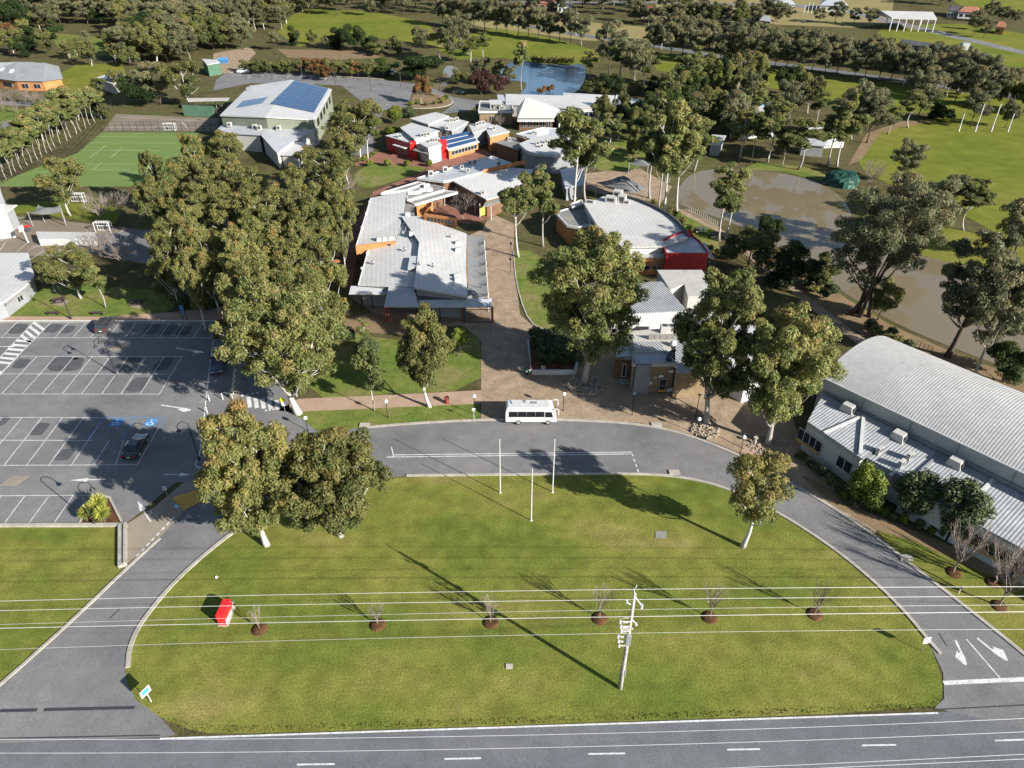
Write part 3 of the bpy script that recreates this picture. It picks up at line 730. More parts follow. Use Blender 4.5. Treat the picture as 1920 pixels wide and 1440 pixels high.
# --- sports court
court = ground('hockey_court', [(192, 247), (372, 248), (345, 350), (-20, 350), (60, 318), (145, 288)], 0.04, M['turf'])
for p, q in (((178, 256), (365, 258)), ((165, 268), (330, 269)), ((152, 282), (300, 283)), ((160, 308), (255, 308)), ((170, 319), (245, 319)), ((168, 296), (200, 272)), ((208, 296), (230, 276)), ((250, 252), (270, 249)), ((174, 319), (190, 306)), ((60, 322), (150, 322))):
    line([p, q], court, 0.16, 0.05, M['court_line'], 'court_line')
hc = ground('netball_court', [(217, 214), (412, 222), (412, 247), (193, 246)], 0.036, M['court'])
for p, q in (((205, 240), (330, 240)), ((225, 220), (380, 226)), ((340, 228), (355, 244)), ((330, 226), (405, 229))):
    line([p, q], hc, 0.14, 0.046, name='court_line')
bc = ground('basketball_court', [(-60, 400), (60, 408), (260, 430), (330, 440), (330, 470), (120, 480), (40, 480), (-60, 470)], 0.03, M['court'])
for p, q in (((0, 452), (52, 430)), ((32, 472), (56, 452)), ((52, 470), (78, 458)), ((55, 488), (83, 470)), ((0, 470), (10, 455)), ((210, 445), (235, 430)), ((225, 462), (250, 440)), ((58, 462), (85, 461))):
    line([p, q], bc, 0.10, 0.04, name='court_line')
ground('yellow_lawn', [(-40, 400), (20, 384), (80, 378), (190, 384), (230, 392), (215, 420), (150, 412), (60, 400)], 0.028, M['oval'])
ground('asphalt_yard', [(180, 440), (330, 425), (360, 470), (300, 500), (200, 480)], 0.033, M['asphalt'])
ground('house_lawn', [(0, 198), (40, 205), (50, 226), (0, 232)], 0.02, M['green'])
ground('house_road', [(-60, 240), (30, 224), (60, 200), (0, 196), (-60, 194), (-60, 188), (70, 192), (72, 204), (40, 232), (-60, 252)], 0.024, M['asphalt'])
ground('farm_clearing', [(90, 62), (150, 66), (230, 74), (250, 92), (200, 104), (130, 108), (110, 90)], 0.02, M['green'])
ground('house_yard', [(90, 150), (150, 118), (230, 122), (240, 150), (160, 168), (100, 172)], 0.02, M['oval'])

# --- water
pond = ground('lagoon', [(1262, 378), (1275, 345), (1300, 323), (1340, 317), (1400, 318), (1470, 325), (1540, 343), (1580, 370), (1597, 402), (1602, 432), (1660, 462), (1757, 487), (1850, 506), (1960, 525), (2300, 590), (2300, 860), (2000, 735), (1920, 703), (1773, 648), (1667, 602), (1591, 556), (1500, 488), (1440, 452), (1380, 420), (1300, 394)], 0.045, M['pond'], smooth=2)
lake = ground('lake', [(930, 150), (945, 122), (975, 112), (1000, 118), (1060, 124), (1094, 118), (1100, 140), (1090, 168), (1060, 180), (970, 182), (985, 166), (988, 152)], 0.045, M['lake'], smooth=2)
creek = ground('creek', [(832, 126), (846, 122), (862, 130), (852, 150), (838, 164), (826, 160)], 0.045, M['pond'], smooth=2)
# ------------------------------------------------------------------ buildings
def rp(pts):
    """(px, py, z) corners to world points"""
    return [at(*p) for p in pts]

def shrink(w, d):
    """move a loop inwards by about d metres"""
    n = len(w)
    ar = sum(w[i].x * w[(i + 1) % n].y - w[(i + 1) % n].x * w[i].y for i in range(n))
    s = 1 if ar > 0 else -1
    out = []
    for i in range(n):
        a, b, c = w[i - 1], w[i], w[(i + 1) % n]
        e1 = Vector((b.x - a.x, b.y - a.y, 0)); e2 = Vector((c.x - b.x, c.y - b.y, 0))
        if e1.length < 1e-6 or e2.length < 1e-6:
            out.append(b.copy()); continue
        e1.normalize(); e2.normalize()
        n1 = Vector((-e1.y, e1.x, 0)) * s; n2 = Vector((-e2.y, e2.x, 0)) * s
        m = n1 + n2
        m = m / max(0.35, m.dot(n1)) if m.length > .05 else n1
        out.append(Vector((b.x + m.x * d, b.y + m.y * d, b.z)))
    return out

def block(root, pts, roof='roof_white', wall='wall_cream', th=0.2, inset=0.35, rname='roof', wname='wall', rim=None, base=0.0):
    w = rp(pts)
    r = MB().prism(w, [(p.x, p.y, p.z - th) for p in w]).build(rname, M[roof], root)
    if wall:
        q = shrink(w, inset)
        MB().prism([(p.x, p.y, p.z - th) for p in q], [(p.x, p.y, base) for p in q]).build(wname, M[wall], root)
    if rim:
        n = len(w)
        for i in range(n):
            a, b = w[i], w[(i + 1) % n]
            d = b - a
            if d.length < 1.2: continue
            dn = d.normalized()
            sd = Vector((-dn.y, dn.x, 0)) * .11
            zz = Vector((0, 0, .22))
            A, B = a + dn * .02, b - dn * .02
            top = [A + sd + zz, A - sd + zz, B - sd + zz, B + sd + zz]
            MB().prism(top, [p - Vector((0, 0, .5)) for p in top]).build('parapet', M[rim], root)
    return w

def wall_panel(root, a, b, z0, z1, mat, name='wall_panel', thick=0.06, out=0.0, t0=0.0, t1=1.0):
    """upright panel standing on the plan line a-b, pushed outwards by out"""
    d = Vector((b.x - a.x, b.y - a.y, 0)); L_ = d.length; d.normalize()
    n = Vector((d.y, -d.x, 0))
    p = Vector((a.x, a.y, 0)) + d * (L_ * (t0 + t1) / 2) + n * out
    return box(name, M[mat] if isinstance(mat, str) else mat, (p.x, p.y, (z0 + z1) / 2), (L_ * (t1 - t0), thick, z1 - z0), math.atan2(d.y, d.x), root)

def window(root, a, b, t0, t1, z0, z1, out=0.03, panes=1, frame='frame', glass='glass'):
    """framed window on the wall line a-b (outside to the right of a->b); each pane a part of the window"""
    f = wall_panel(root, a, b, z0, z1, frame, 'window', 0.08, out, t0, t1)
    g = (t1 - t0)
    L_ = Vector((b.x - a.x, b.y - a.y, 0)).length
    m = 0.06 / L_
    for k in range(panes):
        p0 = t0 + g * k / panes + m; p1 = t0 + g * (k + 1) / panes - m
        wall_panel(f, a, b, z0 + .07, z1 - .07, glass, 'pane', 0.05, out + 0.035, p0, p1)
    return f

def edge(w, i, d=0.35):
    """plan line of wall i under a roof loop, ordered so that its outside is on the right"""
    q = shrink(w, d)
    n = len(q)
    ar = sum(q[k].x * q[(k + 1) % n].y - q[(k + 1) % n].x * q[k].y for k in range(n))
    a, b = q[i], q[(i + 1) % n]
    return (a, b) if ar > 0 else (b, a)

def ac_unit(root, px, py, z, s=(1.0, .8, .9), rz=0.0, fan=(1, 0)):
    p = at(px, py, z)
    u = box('air_conditioner', M['ac'], (p.x, p.y, z + s[2] / 2 + .01), s, rz, root)
    m = Matrix.Rotation(rz, 3, 'Z')
    q = m @ Vector((0, -s[1] / 2 - .012, 0))
    box('fan_grille', M['grille'], (p.x + q.x, p.y + q.y, z + s[2] * .55), (s[0] * .66, .02, s[2] * .62), rz, u)
    return u

def vent(root, px, py, z, s=.5):
    p = at(px, py, z)
    return MB().lathe((p.x, p.y, z - .02), [(s * .22, 0), (s * .22, s * .5), (s * .42, s * .6), (s * .42, s * .85), (s * .1, s)], 10).build('roof_vent', M['steel'], root, True)

def bld(name, px, py, label):
    p = at(px, py)
    return empty(name, (p.x, p.y, 0), label, 'building')

def post(root, p, z, r=.07, mat='black', name='post'):
    return MB().tube([(p.x, p.y, 0), (p.x, p.y, z)], r, 8).build(name, M[mat], root)

# ---- long classroom block with white roof, front left of the plaza
B = bld('classroom_block', 770, 570, 'long single-storey classroom block with sheet white roof and front veranda')
A = block(B, [(695, 371, 4.6), (762, 358, 4.6), (756, 403, 4.7), (741, 451, 4.9), (667, 463, 4.6)], 'roof_white', 'brick_brown')
Bb = block(B, [(690, 468, 3.9), (741, 457, 4.35), (757, 405, 4.35), (788, 405, 4.35), (792, 454, 4.45), (785, 500, 4.5), (779, 538, 4.5), (672, 534, 3.9)], 'roof_white', 'wall_grey')
Cc = block(B, [(752, 405, 5.1), (790, 408, 5.0), (875, 438, 4.3), (873, 500, 4.3), (877, 556, 4.3), (776, 539, 5.3), (781, 500, 5.3), (786, 454, 5.3)], 'roof_white', 'wall_grey', th=.3)
pa, pb = at(667, 464, 4.6), at(741, 452.5, 4.9)
wall_panel(B, pa, pb, 3.2, 5.0, 'brick_orange', 'parapet_wall', .25, .0)
wall_panel(B, pa, pb, 4.1, 4.6, 'glass', 'window', .06, .15, .80, .88)
wall_panel(B, at(797, 412, 5), at(857, 425, 4.6), 4.4, 6.3, 'brick_orange', 'clerestory_wall', .3, .05)
for k in range(8):
    wall_panel(B, at(797, 412, 5), at(857, 425, 4.6), 4.95, 5.75, 'glass', 'window', .08, .18, .08 + k * .11, .165 + k * .11)
# gutters and roof clutter
for (x, y, x2, y2, z, z2) in ((695, 371.5, 667, 463, 4.72, 4.72), (690, 468.5, 672, 533.5, 4.02, 4.02)):
    p, q = at(x, y, z), at(x2, y2, z2)
    d = (q - p).normalized() * .05
    MB().tube([p + d, q - d], .09, 6).build('gutter', M['wall_white'], B)
for x, y in ((693, 380), (687, 402), (679, 428)):
    p = at(x, y, 4.6); box('gutter_outlet', M['white'], (p.x, p.y, 4.75), (.35, .25, .5), 0, B)
for x, y in ((689, 476), (679, 505)):
    p = at(x, y, 3.95); box('gutter_outlet', M['white'], (p.x, p.y, 4.05), (.35, .25, .6), 0, B)
for x, y, z in ((711, 451, 4.75), (722, 450, 4.8), (733, 449, 4.85), (764, 404, 4.8), (772, 440, 5.0), (858, 458, 4.42), (858, 471, 4.45), (856, 520, 4.45), (857, 527, 4.45)):
    p = at(x, y, z); MB().taper((p.x, p.y, z - .1), (1.1, .8), (.9, .7), .75, R(20)).build('roof_hatch', M['ac'], B)
for x, y, z in ((787, 497, 5.25), (813, 500, 5.1), (845, 446, 4.6), (700, 495, 4.1), (760, 470, 4.6)):
    vent(B, x, y, z, .7)
box('plant_screen', M['roof_blue'], at(776, 493, 4.9), (1.7, 4.6, .5), R(2), B)
for x0, x1, y0, y1 in ((761, 757, 404, 420), (765, 758, 406, 440)):
    p, q = at(x0, y0, 4.85), at(x1, y1, 4.85)
    MB().tube([p, q], .1, 5).build('roof_pipe', M['steel'], B)
# veranda roofs
V1 = block(B, [(658, 536, 3.5), (729, 537.5, 3.5), (726, 552, 3.0), (654, 551, 3.0)], 'roof_blue', None, .12, rname='veranda_roof')
V2 = block(B, [(729, 537.5, 4.1), (776, 540, 4.4), (786, 575, 3.05), (720, 575, 3.05)], 'roof_blue', None, .12, rname='veranda_roof')
V3 = block(B, [(786, 561, 3.45), (922, 559, 3.45), (922.5, 575.5, 2.95), (786, 576, 2.95)], 'roof_blue', None, .12, rname='veranda_roof')
V4 = block(B, [(777, 541, 4.1), (877, 558, 3.55), (870, 560.5, 3.5), (787, 561.5, 3.5)], 'roof_dark', None, .1, rname='veranda_roof')  # low roof strip coloured dark to paint in the shade there
for x, y, m_ in ((723, 604, 'post_red'), (727.5, 603, 'post_red'), (733, 602, 'post_red'), (826, 604, 'black'), (871, 606, 'black'), (923, 604, 'post_red'), (924.5, 604, 'black'), (660, 578, 'black'), (680, 579, 'black'), (700, 579, 'black'), (868, 604, 'post_red')):
    p = at(x, y); post(B, p, 2.85, .13 if m_ == 'post_red' else .08, m_)
gate_a, gate_b = at(874, 605), at(921, 605)
gt = empty('yard_gate', (gate_a.x, gate_a.y, 0), 'black barred gate closing the right end of the veranda', 'gate')
for z in (.12, 2.45):
    box('gate_rail', M['black'], ((gate_a.x + gate_b.x) / 2, gate_a.y, z), (gate_b.x - gate_a.x, .06, .1), 0, gt)
for k in range(22):
    x = gate_a.x + (gate_b.x - gate_a.x) * k / 21
    box('bar', M['black'], (x, gate_a.y - .003, 1.28), (.035, .03, 2.3), 0, gt)
box('veranda_wall', M['wall_grey'], (at(850, 585).x, at(850, 572).y + 2.0, 1.4), (10, .2, 2.8), 0, B)
for k in range(5):
    box('door', M['glass'], (at(800, 585).x + k * 2.0, at(850, 572).y + 1.86, 1.1), (.95, .06, 2.1), 0, B)
# shade sails along the right side
sails = empty('shade_sail_row', at(895, 500), 'row of grey shade sails along the right side of the classroom block', 'shade sail')
n_s = 6
for k in range(n_s):
    t0, t1 = k / n_s, (k + 1) / n_s
    L0 = at(876 + 2 * t0, 440 + 112 * t0, 4.0); L1 = at(876 + 2 * t1, 440 + 112 * t1 - 1, 4.0)
    R0 = at(907 + 8.5 * t0, 437 + 117 * t0, 3.1); R1 = at(907 + 8.5 * t1, 437 + 117 * t1 - 1, 3.1)
    m = MB(); n = 8
    vs = []
    for i in range(n + 1):
        for j in range(5):
            u, v = i / n, j / 4
            p = L0.lerp(R0, u).lerp(L1.lerp(R1, u), v)
            sag = -.55 * math.sin(PI * u) * (0.6 + .4 * math.cos(PI * v) ** 2) - .5 * u * math.sin(PI * v)
            vs.append((p.x, p.y, p.z + sag))
    fs = [(i * 5 + j, (i + 1) * 5 + j, (i + 1) * 5 + j + 1, i * 5 + j + 1) for i in range(n) for j in range(4)]
    m.add(vs, fs).build('sail', M['sail'], sails, True)
    MB().tube([(R1.x, R1.y, 0), (R1.x, R1.y, 3.6)], .08, 8).build('post', M['white'], sails)
# grey connecting roofs round the courtyard
block(B, [(714, 363, 3.8), (783, 342, 3.8), (797, 344, 3.8), (762, 357, 3.8)], 'roof_grey', 'brick_brown', .3, .3, rim='white')
block(B, [(762, 358, 3.6), (798, 344, 3.6), (832, 353, 3.6), (832, 357, 3.6), (764, 376, 3.6)], 'roof_grey', 'brick_brown', .25, .3, rim='white')
block(B, [(765, 378, 3.3), (832, 358, 3.3), (858, 361, 3.3), (778, 384, 3.3)], 'roof_grey', None, .2, rname='walkway_roof', rim='white')
block(B, [(756, 380, 3.5), (778, 385, 3.5), (777, 404, 3.5), (757, 402, 3.5)], 'roof_grey', 'brick_brown', .2)
for x, y, z in ((770, 364, 3.8), (792, 359, 3.7), (783, 363, 3.7), (805, 358, 3.7), (800, 350, 3.7)):
    p = at(x, y, z); box('roof_unit', M['white'], (p.x, p.y, z + .3), (1.4, .9, .6), R(20), B)
for x, y in ((779, 404), (795, 398), (812, 393), (834, 386), (850, 380)):
    post(B, at(x, y), 3.2, .07, 'white')
ground('courtyard_paving', [(778, 405), (850, 378), (910, 385), (920, 410), (880, 420), (800, 412)], 0.034, M['red_paving'])
wall_panel(B, at(782, 408), at(812, 396), 0, 2.8, 'brick_orange', 'mural_wall', .2)

# ---- second wing behind the courtyard
B = bld('classroom_wing', 870, 360, 'brown brick classroom wing with shade-toned blue-grey roof and yellow end panel')
E1 = block(B, [(782, 335, 4.6), (832, 341, 4.9), (848, 338, 4.9), (905, 323, 4.9), (962, 308, 4.7), (922, 294, 4.5), (885, 303, 4.5)], 'roof_blue', 'brick_brown', rim='white')  # blue-grey sheet colour stands in for the shade on this roof
F1 = block(B, [(849, 339, 4.9), (912, 374, 4.0), (936, 368, 4.0), (985, 340, 4.2), (1000, 318, 4.4), (960, 314, 4.6), (905, 325, 4.8)], 'roof_white', 'brick_brown', th=.25)
wall_panel(B, at(835, 357), at(848.5, 355.5), 0.4, 4.6, 'yellow_panel', 'yellow_end_panel', .1, .1)
wall_panel(B, at(905, 324, 4.8), at(985, 306, 4.7), 4.6, 5.5, 'brick_orange', 'clerestory_wall', .2)
block(B, [(912, 375, 3.4), (935, 370, 3.4), (940, 378, 3.1), (905, 388, 3.1)], 'roof_grey', None, .15, rname='porch_roof')
wall_panel(B, at(901, 407), at(919, 403), .3, 2.4, 'yellow_panel', 'yellow_screen', .12)
wall_panel(B, at(923, 397), at(934, 393), .2, 2.2, 'red_sign', 'red_screen', .12)
for x, y in ((900, 408), (921, 413), (891, 400), (942, 392)):
    post(B, at(x, y), 3.1, .08, 'white')
for x, y, z in ((808, 330, 4.75), (835, 322, 4.75), (866, 316, 4.8), (877, 322, 4.9), (881, 308, 4.6), (935, 309, 4.7), (905, 364, 4.3), (890, 306, 4.6)):
    ac_unit(B, x, y, z, (1.1, .7, 1.2) if x < 840 else (.8, .6, .8), R(12))
a, b = edge(F1, 0); window(B, a, b, .1, .3, 1.2, 2.6, panes=3); window(B, a, b, .45, .7, 1.0, 2.4, panes=3)
a, b = edge(E1, 0); window(B, a, b, .2, .45, 1.2, 2.6, panes=2)

# ---- red and white administration building
B = bld('administration_building', 830, 290, 'low office building with bright red corner walls and stepped white roofs')
r1 = block(B, [(722, 254, 4.1), (756, 247, 4.1), (786, 260, 4.1), (771, 268.5, 4.1)], 'roof_white', 'red_panel', .22, .1)
block(B, [(750, 239, 5.0), (772, 230, 5.0), (824, 245, 5.0), (777, 261, 5.0)], 'roof_white', 'wall_white')
block(B, [(768, 222, 5.6), (817, 210, 5.6), (842, 217, 5.6), (803, 233, 5.6)], 'roof_white', 'wall_grey', .3)
block(B, [(805, 236, 4.9), (843, 219, 4.9), (879, 228, 4.9), (848, 246, 4.9)], 'roof_white', 'wall_grey')
r2 = block(B, [(785, 268, 4.3), (817, 258.5, 4.3), (828, 270, 4.3), (803, 277.5, 4.3)], 'roof_white', 'wall_white', .55, .2)
block(B, [(773, 281, 3.0), (787, 274, 3.0), (806, 284, 3.0), (804, 290, 3.0)], 'roof_grey', None, .2, rname='entry_canopy')
r3 = block(B, [(820, 258, 4.0), (880, 246, 4.0), (899, 266, 2.5), (841, 282, 2.5)], 'roof_white', 'brick_orange', .2, .3)
r4 = block(B, [(879, 234, 4.4), (905, 227, 4.4), (929, 235, 4.4), (887, 250, 4.4)], 'roof_white', 'wall_grey')
r5 = block(B, [(912, 244, 4.3), (931, 233, 4.3), (956, 246, 4.3), (918, 255.5, 4.3)], 'roof_white', 'brick_orange', .25, .2)
p = at(832, 296); MB().prism([(p.x + i * .9, p.y + j * .7, 4.6) for i, j in ((-1, -1), (1, -1), (1, 1), (-1, 1))], [(p.x + i * .9, p.y + j * .7, 0) for i, j in ((-1, -1), (1, -1), (1, 1), (-1, 1))]).build('red_pylon', M['red_sign'], B)
p = at(777, 296); MB().prism([(p.x + i * .8, p.y + j * .8, 4.35) for i, j in ((-1, -1), (1, -1), (1, 1), (-1, 1))], [(p.x + i * .8, p.y + j * .8, 0) for i, j in ((-1, -1), (1, -1), (1, 1), (-1, 1))]).build('red_pylon', M['red_sign'], B)
a, b = edge(r1, 3, .1); window(B, a, b, .42, .82, .6, 2.3, panes=4)
wall_panel(B, a, b, 2.55, 2.7, 'white', 'window_awning', 1.2, .6, .38, .86)
a, b = edge(r2, 2, .2) if False else (at(778, 292), at(806, 296)); window(B, a, b, .1, .9, .2, 2.6, panes=5, out=-.5)
a, b = edge(r3, 2, .3); window(B, a, b, .08, .95, .9, 2.0, panes=8)
a, b = edge(r5, 3, .2); window(B, a, b, .2, .5, 1.4, 2.6, panes=2)
post(B, at(804, 300), 3.0, .15, 'white')
for k in range(3):      # three bands of panels on the long roof
    t = .10 + .31 * k
    for j in range(9):
        s0 = .06 + .10 * j
        A0 = at(820, 258, 4.0).lerp(at(841, 282, 2.5), t); A1 = at(880, 246, 4.0).lerp(at(899, 266, 2.5), t)
        B0 = at(820, 258, 4.0).lerp(at(841, 282, 2.5), t + .17); B1 = at(880, 246, 4.0).lerp(at(899, 266, 2.5), t + .17)
        q = [A0.lerp(A1, s0), A0.lerp(A1, s0 + .092), B0.lerp(B1, s0 + .092), B0.lerp(B1, s0)]
        zz = [.30, .30, .10, .10]
        MB().prism([(v.x, v.y, v.z + z_ + .05) for v, z_ in zip(q, zz)], [(v.x, v.y, v.z + z_) for v, z_ in zip(q, zz)]).build('solar_panel', M['solar'], B)
for x, y, z in ((792, 256, 5.0), (797, 255, 5.0), (803, 254, 5.0), (808, 266, 4.3), (813, 266, 4.3), (818, 265, 4.3), (835, 240, 4.9), (845, 228, 4.9), (852, 228, 4.9), (857, 226, 4.9), (895, 236, 4.4), (900, 234, 4.4), (906, 233, 4.4), (750, 258, 4.1), (926, 243, 4.3), (838, 243, 4.9)):
    ac_unit(B, x, y, z, (.9, .7, .9), R(10))

# ---- library with curved pale roof
B = bld('library_building', 985, 300, 'library with curved pale blue roof and round glazed porch')
block(B, [(928, 267, 3.7), (963, 257, 3.7), (983, 263, 3.7), (973, 281, 3.7)], 'roof_grey', 'brick_brown')
block(B, [(968, 252, 4.2), (1018, 240, 4.2), (1062, 243, 4.2), (1062, 258, 4.2), (1000, 263, 4.2)], 'roof_blue', 'brick_brown', rim='white')
block(B, [(973, 269, 4.8), (1003, 257, 4.8), (1040, 254, 4.8), (1090, 262, 4.8), (1090, 286, 4.8), (1040, 290, 4.8), (1000, 287, 4.8), (985, 280, 4.8)], 'roof_white', 'wall_grey', .7)
block(B, [(973, 284, 3.0), (990, 281, 3.0), (1030, 287, 3.0), (1028, 296, 3.0), (1000, 295, 3.0)], 'roof_grey', None, .2, rname='porch_roof')
wall_panel(B, at(970, 290), at(987, 296), 0, 4.8, 'brick_brown', 'blade_wall', .4)
for x, y in ((985, 306), (998, 309), (1011, 311), (1024, 311)):
    post(B, at(x, y), 2.9, .12, 'white')
wall_panel(B, at(990, 302), at(1030, 304), .2, 2.7, 'glass', 'shopfront', .1)
for x, y, z in ((1008, 271, 4.8), (1016, 276, 4.8), (1024, 268, 4.8), (985, 260, 4.0), (1000, 251, 4.3), (955, 264, 3.7)):
    ac_unit(B, x, y, z, (.9, .7, .9), R(5))
wall_panel(B, at(1004, 252, 4.2), at(1026, 247, 4.2), 4.2, 5.0, 'white', 'skylight', 1.2)
block(B, [(1050, 318, 3.2), (1090, 310, 3.2), (1100, 345, 3.2), (1060, 352, 3.2)], 'roof_blue', 'wall_grey', .2)

# ---- pyramid-roofed hall and its neighbours
B = bld('pyramid_roof_hall', 1005, 240, 'hall with tall white pyramid roof beyond the library')
base = rp([(970, 222, 3.6), (1039, 222, 3.6), (1050, 205, 3.6), (968, 204, 3.6)])
ridge = [at(985, 184, 9.0), at(993, 184, 9.0)]
vs = list(base) + ridge
MB().add(vs, [(0, 1, 5, 4), (1, 2, 5), (2, 3, 4, 5), (3, 0, 4), (3, 2, 1, 0)]).build('roof', M['roof_white'], B)
q = shrink(base, .6)
MB().prism([(p.x, p.y, 3.58) for p in q], [(p.x, p.y, 0) for p in q]).build('wall', M['brick_brown'], B)
a, b = edge(base, 0, .6)
for k in range(5):
    window(B, a, b, .06 + .19 * k, .20 + .19 * k, .9, 2.7, panes=2)
wall_panel(B, at(970, 224, 3.6), at(1039, 224, 3.6), 3.0, 3.6, 'white', 'fascia', .15)
B = bld('science_block', 930, 240, 'flat-roofed tan brick block with white fascia and clerestory box')
s1 = block(B, [(897, 210, 3.8), (963, 210, 3.8), (958, 192, 3.8), (900, 190, 3.8)], 'roof_grey', 'brick_tan', .5, .3, rim='white')
s2 = block(B, [(918, 193, 5.4), (942, 194, 5.4), (942, 187, 5.4), (917, 187, 5.4)], 'roof_white', 'wall_white', .25, .15)
a, b = edge(s2, 0, .15); window(B, a, b, .1, .92, 4.0, 4.9, panes=4)
a, b = edge(s1, 0, .3); window(B, a, b, .3, .42, .8, 2.6, panes=2); window(B, a, b, .55, .7, .8, 2.6, panes=2)
wall_panel(B, a, b, .5, 2.9, 'yellow_panel', 'yellow_panel', .08, .02, .44, .54)
for x, y in ((931, 203), (941, 204)):
    ac_unit(B, x, y, 3.85, (1.6, .8, .7))
B = bld('lakeside_classrooms', 1080, 200, 'very long white-roofed building along the lake shore')
l1 = block(B, [(948, 176, 4.6), (1056, 179, 4.6), (1056, 174, 4.6), (1084, 175, 4.6), (1154, 179, 4.6), (1152, 198, 4.0), (1066, 203, 4.0), (948, 195, 4.0)], 'roof_white', 'wall_cream')
l2 = block(B, [(1156, 179, 4.6), (1218, 192, 4.6), (1215, 208, 4.0), (1151, 197, 4.0)], 'roof_blue', 'wall_cream', rim='white')
block(B, [(932, 177, 4.2), (947, 178, 4.2), (947, 190, 4.2), (934, 188, 4.2)], 'roof_blue', 'wall_white')
block(B, [(1042, 210, 3.4), (1064, 206, 3.4), (1068, 222, 3.2), (1046, 226, 3.2)], 'roof_white', 'wall_white')
a, b = edge(l1, 5); window(B, a, b, .1, .9, 1, 2.6, panes=9)
block(B, [(1135, 205, 3.3), (1165, 207, 3.3), (1178, 220, 3.0), (1140, 216, 3.0)], 'sail', None, .08, rname='shade_roof')
for x, y in ((1163, 228), (1168, 229), (1175, 228)): post(B, at(x, y), 3.0, .1, 'white')

# ---- sports hall with solar array
B = bld('sports_hall', 500, 240, 'large sports hall with white roof and a big solar array')
hall = [(412, 216, 7.0), (468, 161, 7.0), (546, 149.5, 8.1), (622, 167, 7.0), (590, 224, 7.0), (498, 219, 8.1)]
w = rp(hall)
MB().add(w + [Vector((p.x, p.y, p.z - .3)) for p in w], [(0, 5, 2, 1), (5, 4, 3, 2), (6, 7, 8, 11), (11, 8, 9, 10)] + [(i, (i + 1) % 6, (i + 1) % 6 + 6, i + 6) for i in range(6)]).build('roof', M['roof_white'], B)
q = shrink(w, .3)
MB().prism([(p.x, p.y, p.z - .3) for p in q], [(p.x, p.y, 0) for p in q]).build('wall', M['wall_green'], B)
def solar(root, c, nx, ny, lift, gap=.06):
    for i in range(nx):
        for j in range(ny):
            u0, u1 = i / nx, (i + 1 - gap) / nx
            v0, v1 = j / ny, (j + 1 - gap) / ny
            f = lambda u, v: c[0].lerp(c[1], u).lerp(c[3].lerp(c[2], u), v)
            qd = [f(u0, v0), f(u1, v0), f(u1, v1), f(u0, v1)]
            MB().prism([(p.x, p.y, p.z + lift + .06) for p in qd], [(p.x, p.y, p.z + lift) for p in qd]).build('solar_panel', M['solar'], root)
pl_a, pl_b, pl_c = w[5], w[4], w[3]
nrm = (pl_b - pl_a).cross(pl_c - pl_a).normalized()
def on_plane(px, py, p0, n):
    o = Vector((0, 0, CAM_H)); d = (at(px, py, 0) - o)
    t = n.dot(p0 - o) / n.dot(d)
    return o + d * t
solar(B, [on_plane(x, y, pl_a, nrm) for x, y in ((552, 152), (616, 167), (589, 212), (508, 195))], 14, 11, .12)
nr2 = (w[0] - w[5]).cross(w[1] - w[5]).normalized()
solar(B, [on_plane(x, y, w[5], nr2) for x, y in ((456, 190), (502, 183), (492, 194), (443, 203))], 6, 3, .12)
a, b = edge(w, 3, .3)
for k in range(5): window(B, a, b, .1 + .17 * k, .22 + .17 * k, 3.8, 6.0, panes=1)
for x, y in ((522, 160), (506, 184), (464, 166), (470, 163)):
    p = at(x, y, 7.7); MB().taper((p.x, p.y, 7.2), (.9, .6), (.6, .5), .9).build('roof_cowl', M['steel'], B)
B = bld('change_rooms', 500, 280, 'low grey-roofed change rooms in front of the sports hall')
block(B, [(402, 248, 4.3), (415, 235, 4.5), (497, 236, 4.9), (488, 253, 4.7)], 'roof_blue', 'wall_cream')
block(B, [(489, 253, 4.8), (499, 236, 4.9), (598, 238, 4.5), (549, 266, 4.3), (519, 287, 4.1)], 'roof_blue', 'wall_cream')
block(B, [(551, 266, 3.6), (575, 262, 3.6), (560, 292, 3.2), (525, 290, 3.2)], 'roof_white', 'wall_cream')
for x, y in ((431, 237), (478, 241), (487, 243), (523, 243)):
    ac_unit(B, x, y, 4.8, (1.1, .9, 1.1))

# ---- fan-shaped hall beside the lagoon
B = bld('fan_shaped_hall', 1180, 500, 'fan-shaped white-roofed hall with curved lagoon side and orange brick base')
fan = [(1093, 378, 5.6), (1118, 374, 5.6), (1139, 364, 5.6), (1168, 369, 5.6), (1196, 377, 5.6), (1227, 390, 5.6), (1253, 404, 5.6), (1272, 420, 5.6), (1290, 444, 5.6), (1244, 461, 5.2), (1168, 463, 5.0), (1128, 437, 5.3)]
fw = block(B, fan, 'roof_white', 'wall_white', .35, .4)
for i in range(2, 8):
    a_, b_ = fw[i], fw[i + 1]
    top = [a_ + Vector((0, 0, .5)), b_ + Vector((0, 0, .5))]
    d = (b_ - a_).normalized(); sd = Vector((-d.y, d.x, 0)) * .18
    lp = [top[0] + sd, top[0] - sd, top[1] - sd, top[1] + sd]
    MB().prism(lp, [p - Vector((0, 0, .9)) for p in lp]).build('parapet', M['roof_dark'], B)
block(B, [(1041, 399, 3.8), (1076, 389, 3.8), (1094, 381, 3.8), (1108, 422, 3.8), (1084, 427, 3.8), (1063, 423, 3.8)], 'roof_grey', 'brick_orange', .3, .3, rim='white')
block(B, [(1069, 384, 4.4), (1090, 376, 4.4), (1093, 381, 4.4), (1074, 389, 4.4)], 'roof_grey', 'wall_white', .3, rim='white')
fo = block(B, [(1172, 464, 3.6), (1246, 463, 3.6), (1250, 482, 3.6), (1174, 480, 3.6)], 'roof_white', 'brick_orange', .2, .05, rim='wall_cream')
a, b = edge(fo, 2, .05); window(B, a, b, .33, .62, .9, 1.9, panes=2, glass='glass'); window(B, a, b, .68, .9, .9, 1.9, panes=2)
